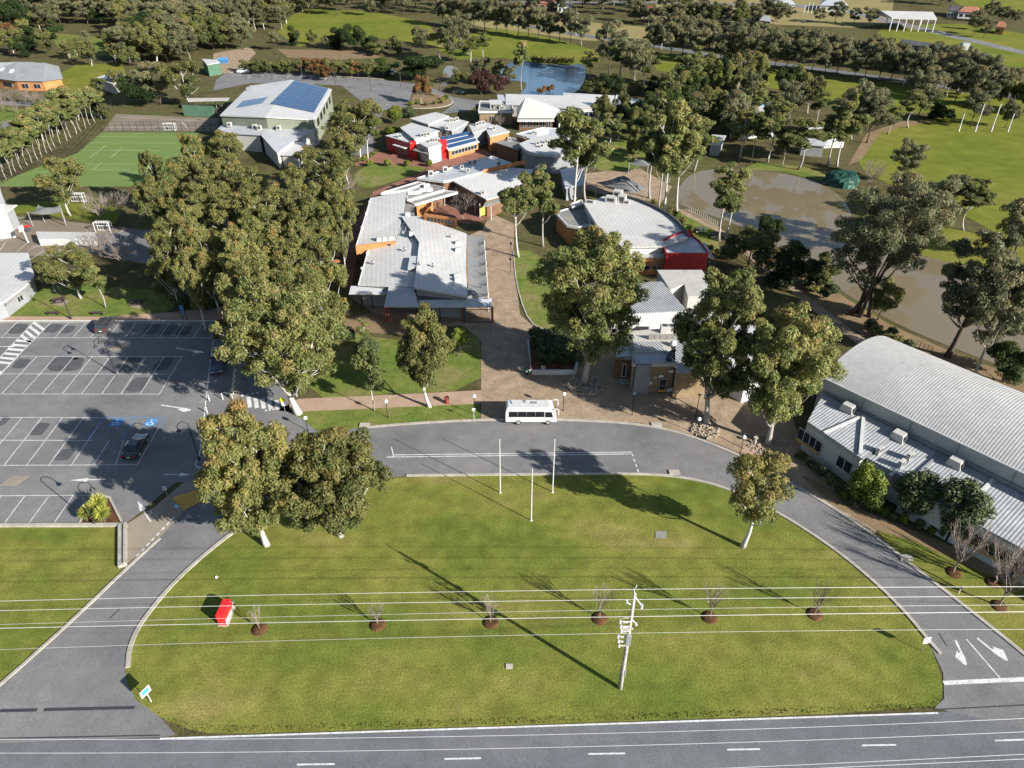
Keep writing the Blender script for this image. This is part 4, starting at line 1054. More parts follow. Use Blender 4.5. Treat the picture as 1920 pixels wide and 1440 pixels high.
for x, y, s_ in ((1146, 378, (2.2, 1.6, 1.1)), (1158, 371, (1.8, 1.5, 1.6)), (1166, 378, (1.6, 1.3, 1.4)), (1106, 381, (1.8, .4, .7)), (1175, 381, (1.2, .9, .6))):
    ac_unit(B, x, y, 5.6, s_, R(-20))
rb = [(1249, 477, 4.7), (1243, 459, 4.7), (1275, 445, 4.7), (1298, 444, 4.7), (1312, 454, 4.7), (1328, 477, 4.7)]
rw = block(B, rb, 'roof_blue', 'red_panel', .1, .02, rname='red_box_roof', wname='red_box_wall')
for i in range(6):
    a_, b_ = rw[i], rw[(i + 1) % 6]
    d = (b_ - a_).normalized(); sd = Vector((-d.y, d.x, 0)) * .09
    hgt = 1.15 if i in (1, 2) else .3
    lp = [a_ + sd + Vector((0, 0, hgt)), a_ - sd + Vector((0, 0, hgt)), b_ - sd + Vector((0, 0, hgt)), b_ + sd + Vector((0, 0, hgt))]
    MB().prism(lp, [Vector((p.x, p.y, 4.4)) for p in lp]).build('red_parapet', M['red_panel'], B)
block(B, [(1314, 455, 3.4), (1322, 455, 3.2), (1340, 484, 2.9), (1329, 481, 3.2)], 'roof_blue', None, .1, rname='awning')
p = at(1338, 500); post(B, p, 2.8, .07, 'steel'); post(B, at(1327, 512), 2.8, .07, 'steel')

# ---- art building with mural facade
B = bld('art_building', 1240, 735, 'tan brick art building painted with white clouds beside the plaza')
block(B, [(1232, 506, 4.8), (1316, 506, 4.8), (1346, 552, 4.8), (1290, 556, 4.8), (1283, 532, 4.8), (1257, 543, 4.8)], 'wall_cream', 'wall_cream', .25, .1, rname='roof')
u = block(B, [(1165, 540, 5.4), (1218, 528, 5.4), (1241, 528, 5.4), (1288, 582, 5.4), (1210, 586, 5.4), (1150, 590, 5.4)], 'roof_corr', 'wall_white', .15, .06)
block(B, [(1165, 622, 3.7), (1290, 612, 3.7), (1300, 650, 3.7), (1245, 658, 3.7), (1190, 659, 3.7)], 'wall_cream', 'wall_cream', .2, .1, rname='roof')
lo = block(B, [(1188, 641, 4.0), (1240, 640, 4.0), (1246, 659, 4.0), (1190, 660, 4.0)], 'roof_corr', None, .12, rname='roof_sheet')
block(B, [(1264, 640, 4.0), (1300, 640, 4.0), (1300, 660, 4.0), (1268, 660, 4.0)], 'roof_corr', None, .12, rname='roof_sheet')
fa = block(B, [(1187, 661, 4.55), (1250, 660, 4.55), (1266, 683, 4.55), (1186, 684, 4.55)], 'roof_blue', 'brick_tan', .2, .03, rim='wall_cream')
fb = block(B, [(1266, 660, 4.2), (1320, 660, 4.2), (1330, 697, 4.2), (1267, 698, 4.2)], 'roof_corr', 'brick_tan', .15, .03)
block(B, [(1300, 588, 4.6), (1385, 576, 4.6), (1440, 622, 4.6), (1492, 690, 4.6), (1400, 705, 4.6), (1320, 660, 4.6)], 'roof_white', 'wall_white', .25, .2)
a, b = at(1186, 735), at(1265, 735)
wall_panel(B, a, b, 0, 4.75, 'slat', 'slatted_screen', .35, .25, .0, .36)
wall_panel(B, a, b, 0, 4.6, 'slat', 'slatted_screen', 1.6, -.8, -.035, .0)
window(B, a, b, .60, .78, .45, 2.3, .12, 1)
wall_panel(B, a, b, .2, .5, 'paint_yellow', 'window_sill', .2, .15, .595, .785)
a2, b2 = at(1266, 735), at(1330, 733)
window(B, a2, b2, .02, .2, .9, 2.3, .2, 1)
def cloud(a, b, t, z, s, k):
    d = Vector((b.x - a.x, b.y - a.y, 0)).normalized(); n = Vector((d.y, -d.x, 0))
    c = Vector((a.x, a.y, 0)).lerp(Vector((b.x, b.y, 0)), t) + n * .22
    rnd = random.Random(k)
    lobes = [(0, 0, .62), (-.75, -.12, .42), (.7, -.1, .45), (.25, .42, .42), (-.35, .3, .36)]
    pts = []
    for i in range(40):
        w_ = 2 * PI * i / 40
        best = max((lx * math.cos(w_) + lz * math.sin(w_) + lr * (1 if True else 0)) for lx, lz, lr in lobes)
        pts.append((math.cos(w_) * best * s, max(-.42, math.sin(w_) * best) * s))
    top = [c + d * x + Vector((0, 0, z + y)) for x, y in pts]
    m = MB(); nn = len(top)
    m.add(top + [p - n * .04 for p in top], [tuple(range(nn)), tuple(reversed(range(nn, 2 * nn)))] + [(i, i + nn, (i + 1) % nn + nn, (i + 1) % nn) for i in range(nn)])
    return m.build('cloud_mural', M['white'], B)
for k, (t, z, s) in enumerate(((.84, 3.55, .32), (.92, 4.3, .16), (.62, 2.75, .34), (.90, .45, .52), (.48, 2.6, .16), (.36, 1.6, .40), (.05, .5, .35))):
    cloud(a, b, t, z, s, k)
for k, (t, z, s) in enumerate(((.12, 3.1, .28), (.3, 2.7, .3), (.28, .7, .3), (.6, 1.8, .4))):
    cloud(a2, b2, t, z, s, k + 9)
block(B, [(1153, 650, 3.2), (1187, 645, 3.2), (1189, 667, 3.2), (1156, 669, 3.2)], 'roof_blue', None, .15, rname='porch_roof')
wall_panel(B, at(1150, 708), at(1186, 708), 0, 3.0, 'brick_brown', 'porch_wall', .3)
dr = wall_panel(B, at(1150, 708), at(1186, 708), .3, 2.5, 'frame', 'door', .1, .2, .40, .62)
wall_panel(dr, at(1150, 708), at(1186, 708), .45, 2.35, 'glass', 'pane', .06, .24, .44, .58)
wall_panel(B, at(1150, 712), at(1186, 712), 0, .16, 'concrete', 'step', 1.2, .5, .3, .8)
p = at(1252, 622, 3.7); u = box('air_conditioner', M['ac'], (p.x, p.y, 4.25), (2.3, 1.1, 1.1), 0, B)
for s_ in (-.5, .5):
    MB().lathe((p.x + s_, p.y, 4.802), [(.42, 0), (.42, .04)], 16).build('fan_grille', M['grille'], u)
for k in range(7):
    q0 = at(1216 + k * 11, 637, 3.7); q1 = at(1226 + k * 11, 637, 3.7)
    box('plant_screen_panel', M['roof_grey'], ((q0.x + q1.x) / 2, q0.y, 4.2), (abs(q1.x - q0.x), .05, 1.0), 0, B)
p = at(1262, 646, 3.9); MB().lathe((p.x, p.y, 3.7), [(.5, 0), (.5, .5), (.2, .8)], 12).build('roof_vent', M['white'], B, True)
p = at(1255, 671, 4.6); box('roof_box', M['roof_dark'], (p.x, p.y, 4.85), (.7, 1.7, .6), R(-20), B)
p = at(1230, 600, 3.7); box('roof_box', M['grille'], (p.x, p.y, 4.2), (.9, .5, .9), R(20), B)
p = at(1260, 600, 3.7)

# ---- gymnasium with barrel roof on the right
GE = at(1541, 704, 6.5)
ga = R(-50.68)
gx, gn = Vector((math.cos(ga), math.sin(ga), 0)), Vector((-math.sin(ga), math.cos(ga), 0))
B = empty('gymnasium', (GE.x, GE.y, 0), 'big gymnasium with ribbed white barrel roof and low metal-roofed annexe', 'building')
GW, GS, GL = 15.8, 1.65, 46.0
Rr = (GW * GW / 4 + GS * GS) / (2 * GS)
nseg, pitch = 20, 0.34
nrib = int(GL / pitch)
prof = [0.0, .018, .026, .018]
vs, fs = [], []
na = nrib * 4 + 1
for i in range(na):
    s = i * pitch / 4
    h = prof[i % 4]
    for j in range(nseg + 1):
        t = j / nseg * (GW + .6) - .3
        z = 6.5 + math.sqrt(Rr * Rr - (t - GW / 2) ** 2) - (Rr - GS) + h
        p = GE + gx * s + gn * t
        vs.append((p.x, p.y, z))
for i in range(na - 1):
    for j in range(nseg):
        k = i * (nseg + 1) + j
        fs.append((k, k + nseg + 1, k + nseg + 2, k + 1))
MB().add(vs, fs).build('barrel_roof', M['roof_gym'], B)
def arc_pts(s, drop):
    out = []
    for j in range(nseg + 1):
        t = j / nseg * GW
        z = 6.5 + math.sqrt(Rr * Rr - (t - GW / 2) ** 2) - (Rr - GS) - drop
        p = GE + gx * s + gn * t
        out.append(Vector((p.x, p.y, z)))
    return out
m = MB()
a0, a1 = arc_pts(.15, .06), arc_pts(GL - .1, .06)
nn = nseg + 1
vs = a0 + [Vector((p.x, p.y, 0)) for p in a0] + a1 + [Vector((p.x, p.y, 0)) for p in a1]
fs = []
for j in range(nseg):
    fs += [(j, j + 1, nn + j + 1, nn + j), (2 * nn + j + 1, 2 * nn + j, 3 * nn + j, 3 * nn + j + 1)]
fs += [(0, nn, 3 * nn, 2 * nn), (nseg, 2 * nn + nseg, 3 * nn + nseg, nn + nseg)]
m.add(vs, fs).build('wall', M['wall_gym'], B)
for s in (6.0, 12.0, 17.5, 23.5, 29.5, 36):
    p = GE + gx * s - gn * .06
    MB().tube([(p.x, p.y, 3.6), (p.x, p.y, 6.4)], .07, 6).build('downpipe', M['wall_grey'], B)
p0, p1 = GE + gx * .2 - gn * .28, GE + gx * (GL - .2) - gn * .28
MB().tube([(p0.x, p0.y, 6.42), (p1.x, p1.y, 6.42)], .10, 6).build('gutter', M['wall_white'], B)
# annexe: five roof bays stepping to the right
def gp(s, t, z): 
    p = GE + gx * s - gn * t
    return Vector((p.x, p.y, z))
f1, f2 = at(1514, 790, 4.3), at(1615, 859, 4.3)
proj = lambda q: ((q - GE).dot(gx), -(q - GE).dot(gn))
A1 = [gp(1.0, .32, 4.3), f1, f2, gp(proj(f2)[0], .32, 4.3)]
A2z = 4.0
def slab(w, roof, wall, th=.18, inset=.25):
    MB().prism(w, [(p.x, p.y, p.z - th) for p in w]).build('annexe_roof', M[roof], B)
    q = shrink(w, inset)
    MB().prism([(p.x, p.y, p.z - th) for p in q], [(p.x, p.y, 0) for p in q]).build('annexe_wall', M[wall], B)
slab(A1, 'roof_annexe', 'wall_gym', .5, .04)
s2, t2 = proj(f2)
bays = [(s2 + .25, s2 + 5.2, t2 - 1.0), (s2 + 5.4, s2 + 11.0, t2 + .2), (s2 + 11.2, s2 + 17.5, t2 + .2), (s2 + 17.7, s2 + 24, t2 + .2), (s2 + 24.2, s2 + 31, t2 + .2)]
for k, (sa, sb, t) in enumerate(bays):
    slab([gp(sa, .32, 4.05), gp(sa, t, 4.0), gp(sb, t, 4.0), gp(sb, .32, 4.05)], 'roof_annexe', 'wall_gym', .3, .03)
# flashing strips, ducts and coolers
def strip(a, b, w_, h_, mat, name):
    d = (b - a); L_ = d.length; c = (a + b) / 2
    return box(name, M[mat], (c.x, c.y, c.z), (L_, w_, h_), math.atan2(d.y, d.x), B)
m1 = A1[0].lerp(A1[1], .55)
strip(at(1545, 811, 4.42), at(1612, 782, 4.42), .35, .14, 'wall_white', 'roof_flashing')
strip(at(1619, 780, 4.46), at(1613, 852, 4.46), .38, .2, 'wall_white', 'roof_flashing')
strip(gp(s2 + 11.1, .4, 4.1), gp(s2 + 11.1, t2, 4.1), .35, .14, 'wall_white', 'roof_flashing')
strip(gp(.6, .22, 4.5), gp(31, .22, 4.5), .12, .2, 'wall_grey', 'roof_flashing')
strip(gp(s2 + .1, .5, 4.2), gp(s2 + .1, t2, 4.2), .25, .16, 'wall_grey', 'roof_flashing')
strip(gp(s2 + 5.3, .5, 4.15), gp(s2 + 5.3, t2, 4.15), .25, .16, 'wall_grey', 'roof_flashing')
for x, y, z in ((1589, 770, 4.32), (1683, 823, 4.1), (1789, 873, 4.08)):
    p = at(x, y, z)
    u = MB().taper((p.x, p.y, z), (1.7, 1.15), (1.25, 1.1), 1.0, ga).build('evaporative_cooler', M['ac'], B)
    q = p + gx * .72
    box('fan_grille', M['grille'], (q.x + .14 * gx.x, q.y + .14 * gx.y, z + .46), (.05, .75, .7), ga + R(-8) * 0, u)
for x, y in ((1647, 850), (1704, 861), (1688, 875)):
    ac_unit(B, x, y, 4.08, (.95, .4, .95), ga + R(90))
# front windows
a, b = f1.copy(), f2.copy()
window(B, a, b, -.10, .36, 1.3, 2.9, .05, 4, 'frame'); window(B, a, b, .66, .92, 1.3, 2.9, .05, 2, 'frame')
wall_panel(B, a, b, 1.05, 1.22, 'paint_yellow', 'window_sill', .25, .08, -.10, .36)
wb0, wb1 = gp(s2 + 11.2, t2 + .2, 0), gp(s2 + 31, t2 + .2, 0)
window(B, wb0, wb1, .02, .42, 1.3, 2.9, .04, 6, 'frame')
wall_panel(B, wb0, wb1, 1.05, 1.22, 'paint_yellow', 'window_sill', .25, .08, .02, .42)
c0 = at(1660, 930); MB().prism([(c0.x + v.x, c0.y + v.y, 3.9) for v in (gx * -.2 + gn * 2.2, gx * -.2 - gn * 1.2, gx * .2 - gn * 1.2, gx * .2 + gn * 2.2)], [(c0.x + v.x, c0.y + v.y, 0) for v in (gx * -.2 + gn * 2.2, gx * -.2 - gn * 1.2, gx * .2 - gn * 1.2, gx * .2 + gn * 2.2)]).build('blade_wall', M['wall_gym'], B)
# small roof left of the gym end, half hidden by trees
B = bld('canteen', 1500, 690, 'small white-roofed canteen tucked behind the gums beside the gym')
block(B, [(1478, 660, 3.2), (1520, 655, 3.2), (1545, 690, 3.2), (1500, 700, 3.2)], 'roof_white', 'wall_grey', .2)

# ---- left edge buildings
B = bld('sports_pavilion', 20, 560, 'white-roofed pavilion cut off by the left edge of the view')
w1 = block(B, [(-220, 474, 3.0), (53, 474, 3.0), (64, 516, 3.0), (48, 535, 3.0), (9, 564, 3.0), (-220, 660, 3.0)], 'roof_white', 'wall_grey', .3, .5)
block(B, [(9, 566, 2.6), (48, 537, 2.6), (52, 543, 2.3), (11, 573, 2.3)], 'roof_grey', None, .1, rname='awning')
a, b = edge(w1, 3, .5); window(B, a, b, .55, .8, .9, 2.2, panes=2)
fcn = empty('pool_fence', at(30, 570), 'grey metal fence beside the white-roofed pavilion', 'fence')
fp = [at(4, 590), at(24, 577), at(44, 562), at(62, 547)]
for i in range(3):
    wall_panel(fcn, fp[i], fp[i + 1], .05, 1.7, 'wall_grey', 'fence_panel', .06)
for p in fp: post(fcn, p, 1.85, .05, 'steel')
B = bld('hall_annexe', 0, 400, 'white skillion-roofed hall at the far left edge')
block(B, [(-160, 345, 7.0), (-2, 345, 7.0), (8, 383, 7.0), (-160, 400, 7.0)], 'roof_white', 'wall_white', .3, .2)
block(B, [(-120, 384, 4.4), (32, 384, 4.4), (0, 406, 4.2), (-120, 440, 4.2)], 'roof_white', 'wall_grey', .2, .6)
B = bld('storage_shed', 120, 455, 'long low white storage shed beside the basketball court')
s_ = block(B, [(67, 434, 1.5), (178, 435.5, 1.5), (180, 447, 1.5), (71, 448, 1.5)], 'roof_white', 'wall_white', .1, .05)
for k in range(4):
    a, b = edge(s_, 2, .05); wall_panel(B, a, b, .05, 1.2, 'frame', 'door', .05, .03, .06 + k * .24, .22 + k * .24)
# ---- green practice wall and sheds left of the sports hall
B = bld('hitting_wall', 378, 220, 'dark green tennis hitting wall beside the court')
wall_panel(B, at(346, 217), at(404, 219), 0, 3.2, 'green_paint', 'wall', .3)
B = bld('cricket_shelter', 400, 205, 'open cream shelter beside the cricket nets')
block(B, [(352, 184, 3.0), (430, 183, 3.0), (428, 188, 3.0), (352, 190, 3.0)], 'wall_cream', None, .15)
for k in range(8): post(B, at(354 + k * 10.5, 203), 2.8, .08, 'frame')
B = bld('green_shed', 400, 130, 'pale-roofed green shed near the dirt track')
block(B, [(378, 110, 4.2), (408, 112, 4.2), (412, 117, 4.2), (388, 121, 4.2)], 'roof_white', 'green_paint', .2, .1)
# ---- house and shed at upper left
B = bld('grey_roof_house', 55, 175, 'large brick house with grey hip roof at the upper left')
hb = rp([(-40, 142, 3.2), (28, 152, 3.2), (80, 153, 3.2), (118, 148, 3.2), (110, 124, 3.2), (60, 116, 3.2), (-40, 118, 3.2)])
hr = [at(-20, 118, 6.4), at(30, 116, 6.6), (at(85, 118, 6.4))]
MB().add(hb + hr, [(0, 1, 8, 7), (1, 2, 9, 8), (2, 3, 9), (3, 4, 9), (4, 5, 8, 9), (5, 6, 7, 8), (6, 0, 7)]).build('roof', M['roof_hipgrey'], B)
q = shrink(hb, .5); MB().prism([(p.x, p.y, 3.2) for p in q], [(p.x, p.y, 0) for p in q]).build('wall', M['brick_orange'], B)
for k in (0, 1):
    a, b = edge(hb, k, .5)
    window(B, a, b, .15, .4, .8, 2.3, panes=2); window(B, a, b, .6, .85, .8, 2.3, panes=2)
for x, y in ((6, 133), (24, 136)):
    p = at(x, y, 4.4); MB().taper((p.x, p.y, 3.9), (2.4, 2.2), (.2, 2.0), 1.5).build('dormer', M['white'], B)
p = at(75, 130, 5.0); box('skylight', M['solar'], (p.x, p.y, 4.9), (2.2, 1.5, .15), 0, B)
B = bld('solar_garage', 205, 155, 'pale garage with two dark solar strips on its roof')
g1 = block(B, [(178, 146, 3.4), (207, 137, 3.8), (236, 142, 3.4), (212, 158, 3.4)], 'wall_cream', 'wall_cream', .2, .3, rname='roof')
for k in range(2):
    c_ = [at(190 + k * 12, 148 + k * 2.5, 3.75), at(209 + k * 13, 138.5 + k * 2, 3.95), at(215 + k * 13, 140 + k * 2, 3.95), at(198 + k * 12, 150 + k * 3, 3.75)]
    solar(B, c_, 6, 1, .1)
# ---- blue and white building among the trees behind the lagoon
B = bld('music_centre', 1440, 240, 'white and blue music centre half hidden among gums behind the lagoon')
block(B, [(1402, 178, 7.0), (1436, 176, 7.0), (1446, 186, 7.0), (1408, 188, 7.0)], 'roof_white', 'paint_blue', .3, .2)
block(B, [(1384, 196, 5.4), (1450, 190, 5.4), (1462, 222, 5.0), (1388, 228, 5.0)], 'roof_white', 'wall_white', .3, .2)
block(B, [(1450, 192, 4.6), (1478, 194, 4.6), (1472, 214, 4.6), (1455, 210, 4.6)], 'roof_blue', 'wall_white', .3, .2)
wall_panel(B, at(1456, 250), at(1462, 242), 0, 3.2, 'red_sign', 'red_panel', .2)
B = bld('boat_shed', 1560, 250, 'white shed behind the lagoon gums near the oval')
block(B, [(1510, 236, 3.8), (1580, 238, 3.8), (1590, 252, 3.6), (1530, 254, 3.6)], 'roof_white', 'wall_white', .2)
block(B, [(1500, 258, 3.2), (1550, 262, 3.2), (1548, 274, 3.0), (1502, 270, 3.0)], 'roof_blue', 'wall_grey', .2)
B = bld('kiosk', 1350, 275, 'small pale roofed kiosk among trees left of the lagoon gums')
block(B, [(1335, 252, 3.0), (1362, 254, 3.0), (1352, 272, 3.0), (1330, 270, 3.0)], 'roof_white', 'wall_grey', .2)
# ---- far buildings along the top
def house(name, label, c, roof, wall, z=3.2, rise=1.8, n_win=3):
    """hip-roofed house; c = four eave corners in pixels, front left first, counter-clockwise"""
    B = bld(name, (c[0][0] + c[1][0]) / 2, (c[0][1] + c[1][1]) / 2 + 8, label)
    w = rp([(x, y, z) for x, y in c])
    m0, m1 = w[0].lerp(w[3], .5), w[1].lerp(w[2], .5)
    r0, r1 = m0.lerp(m1, .22), m0.lerp(m1, .78)
    r0.z = r1.z = z + rise
    MB().add(w + [r0, r1], [(0, 1, 5, 4), (1, 2, 5), (2, 3, 4, 5), (3, 0, 4), (3, 2, 1, 0)]).build('roof', M[roof], B)
    q = shrink(w, .5)
    MB().prism([(p.x, p.y, z - .02) for p in q], [(p.x, p.y, 0) for p in q]).build('wall', M[wall], B)
    a, b = edge(w, 0, .5)
    for k in range(n_win):
        window(B, a, b, .08 + k * .9 / n_win, .08 + (k + .6) * .9 / n_win, .8, 2.3, panes=1)
    return B
house('red_roof_cottage', 'red-roofed cottage among the far trees right of centre', [(1262, 14), (1302, 16), (1304, 9), (1266, 8)], 'roof_red', 'wall_white')
house('red_roof_villa', 'second red-roofed house right of the first cottage', [(1346, 26), (1374, 27), (1374, 20), (1348, 19)], 'roof_red', 'wall_cream')
house('red_roof_bungalow', 'leftmost red-roofed bungalow behind the tall far gums', [(1202, 22), (1226, 23), (1228, 16), (1204, 15)], 'roof_red', 'wall_cream')
house('dark_roof_house', 'dark-roofed house beside the far tennis club', [(1398, 28), (1430, 30), (1430, 23), (1402, 22)], 'roof_dark', 'wall_cream')
house('blue_roof_shed', 'pale blue-roofed shed among the far roadside gums', [(1424, 38), (1446, 41), (1444, 34), (1428, 31)], 'roof_blue', 'wall_grey', n_win=1)
house('brick_far_house', 'brown brick house behind the gums at top centre', [(985, 6), (1040, 6), (1038, -2), (988, -2)], 'roof_tile', 'brick_brown', n_win=4)
house('white_far_house', 'white house by the service road at top centre right', [(1044, 12), (1074, 12), (1072, 4), (1048, 4)], 'roof_grey', 'wall_white')
house('terracotta_house', 'terracotta-roofed house beyond the covered arena', [(1796, 22), (1838, 24), (1836, 16), (1800, 15)], 'roof_tile', 'wall_white')
house('charcoal_house', 'charcoal-roofed house just right of the big far gums', [(1776, 20), (1800, 21), (1798, 14), (1780, 13)], 'roof_dark', 'wall_cream')
house('orange_cottage', 'small orange-brick cottage at the right end of the far lane', [(1866, 50), (1886, 52), (1886, 46), (1868, 45)], 'roof_tile', 'brick_orange', n_win=1)
house('club_house', 'low club house with grey hip roof on the far paddock', [(1446, 8), (1492, 9), (1486, 2), (1452, 1)], 'roof_blue', 'wall_cream', n_win=4)
house('club_annexe', 'long pale-roofed club annexe right of the club house', [(1536, 10), (1592, 12), (1584, 2), (1540, 1)], 'roof_blue', 'wall_cream', n_win=4)
B = bld('covered_arena', 1700, 45, 'big open-sided arena shed with white roof and white posts')
w = rp([(1672, 33, 6.0), (1757, 35, 6.0), (1738, 23, 6.0), (1630, 21, 6.0)])
m0, m1 = w[0].lerp(w[3], .5), w[1].lerp(w[2], .5); m0.z = m1.z = 7.6
MB().add(w + [m0, m1] + [Vector((p.x, p.y, p.z - .6)) for p in w], [(0, 1, 5, 4), (5, 2, 3, 4), (0, 6, 7, 1), (1, 7, 8, 2), (3, 9, 6, 0), (1, 2, 5), (3, 0, 4)]).build('roof', M['roof_white'], B)
for k in range(7):
    p = w[0].lerp(w[1], .02 + k * .16); post(B, p, 5.4, .25, 'white')
for k in range(4):
    p = w[3].lerp(w[2], .05 + k * .3); post(B, p, 5.4, .25, 'white')
B = bld('machinery_shed', 1740, 92, 'long low dark machinery shed in the green field')
block(B, [(1684, 82, 3.6), (1800, 94, 3.6), (1800, 88, 4.4), (1690, 73, 4.4)], 'roof_dark', 'roof_dark', .2, .2)
p = at(1806, 93); box('water_tank', M['steel'], (p.x, p.y, 1.4), (3, 3, 2.8), 0, B)
# ------------------------------------------------------------------ trees
def leaf_mesh(name, P, T, N, a, b, tint, mat):
    """P centres, T long axis, N normal, half sizes a, b -> one mesh of small pointed leaf faces"""
    n = len(P)
    S = np.cross(N, T)
    V = np.empty((n, 4, 3), np.float32)
    A = a[:, None]; Bq = b[:, None]
    V[:, 0] = P + T * A; V[:, 1] = P + S * Bq + N * (b * .25)[:, None]; V[:, 2] = P - T * A; V[:, 3] = P - S * Bq + N * (b * .25)[:, None]
    me = bpy.data.meshes.new(name)
    me.vertices.add(n * 4); me.vertices.foreach_set('co', V.ravel())
    me.loops.add(n * 4); me.loops.foreach_set('vertex_index', np.arange(n * 4, dtype=np.int32))
    me.polygons.add(n)
    me.polygons.foreach_set('loop_start', np.arange(0, n * 4, 4, dtype=np.int32))
    me.polygons.foreach_set('loop_total', np.full(n, 4, np.int32))
    at_ = me.attributes.new('tint', 'FLOAT', 'FACE')
    at_.data.foreach_set('value', np.clip(tint, 0, 1).astype(np.float32))
    me.materials.append(mat)
    me.update(calc_edges=True)
    return me

def nz(v):
    return v / np.maximum(1e-6, np.linalg.norm(v, axis=1))[:, None]

def puffs_to_leaves(rng, C, Rp, tint, per, leaf, aspect, droop, outward=1.05, flat=.85):
    """leaves filling each puff (centre C, radius Rp), denser near its skin"""
    K = len(C)
    cnt = np.maximum(6, (per * (Rp / Rp.mean()) ** 2 * rng.uniform(.7, 1.3, K))).astype(int)
    idx = np.repeat(np.arange(K), cnt)
    n = len(idx)
    D = nz(rng.normal(size=(n, 3)) + np.array([0, 0, .28]))
    rad = rng.uniform(.25, 1, n) ** .55
    off = D * (rad * Rp[idx])[:, None]
    off[:, 2] *= flat
    P = C[idx] + off
    N = nz(D * outward + np.array([0, 0, .30]) + rng.normal(size=(n, 3)) * .65)
    T = rng.normal(size=(n, 3)) + np.array([0, 0, -droop])
    T = nz(T - N * np.sum(T * N, axis=1)[:, None])
    a = leaf * rng.uniform(.55, 1.25, n)
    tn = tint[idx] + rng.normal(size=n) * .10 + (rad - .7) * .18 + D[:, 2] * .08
    return P, T, N, a, a * aspect, tn

def limb(m, p0, p1, r0, r1, rng, seg=5, bow=.12, up=.15, n=6):
    p0, p1 = np.array(p0, float), np.array(p1, float)
    L_ = np.linalg.norm(p1 - p0)
    w1 = rng.normal(size=3) * bow * L_; w2 = rng.normal(size=3) * bow * L_ * .5
    pts, rad = [], []
    for i in range(seg + 1):
        t = i / seg
        p = p0 * (1 - t) + p1 * t + w1 * math.sin(PI * t) * .6 + w2 * math.sin(2 * PI * t) + np.array([0, 0, -up * L_ * math.sin(PI * t) * .5])
        pts.append(p); rad.append(r0 * (1 - t) ** .8 + r1 * (1 - (1 - t) ** .8))
    m.tube(pts, rad, n, cap=True)
    return pts

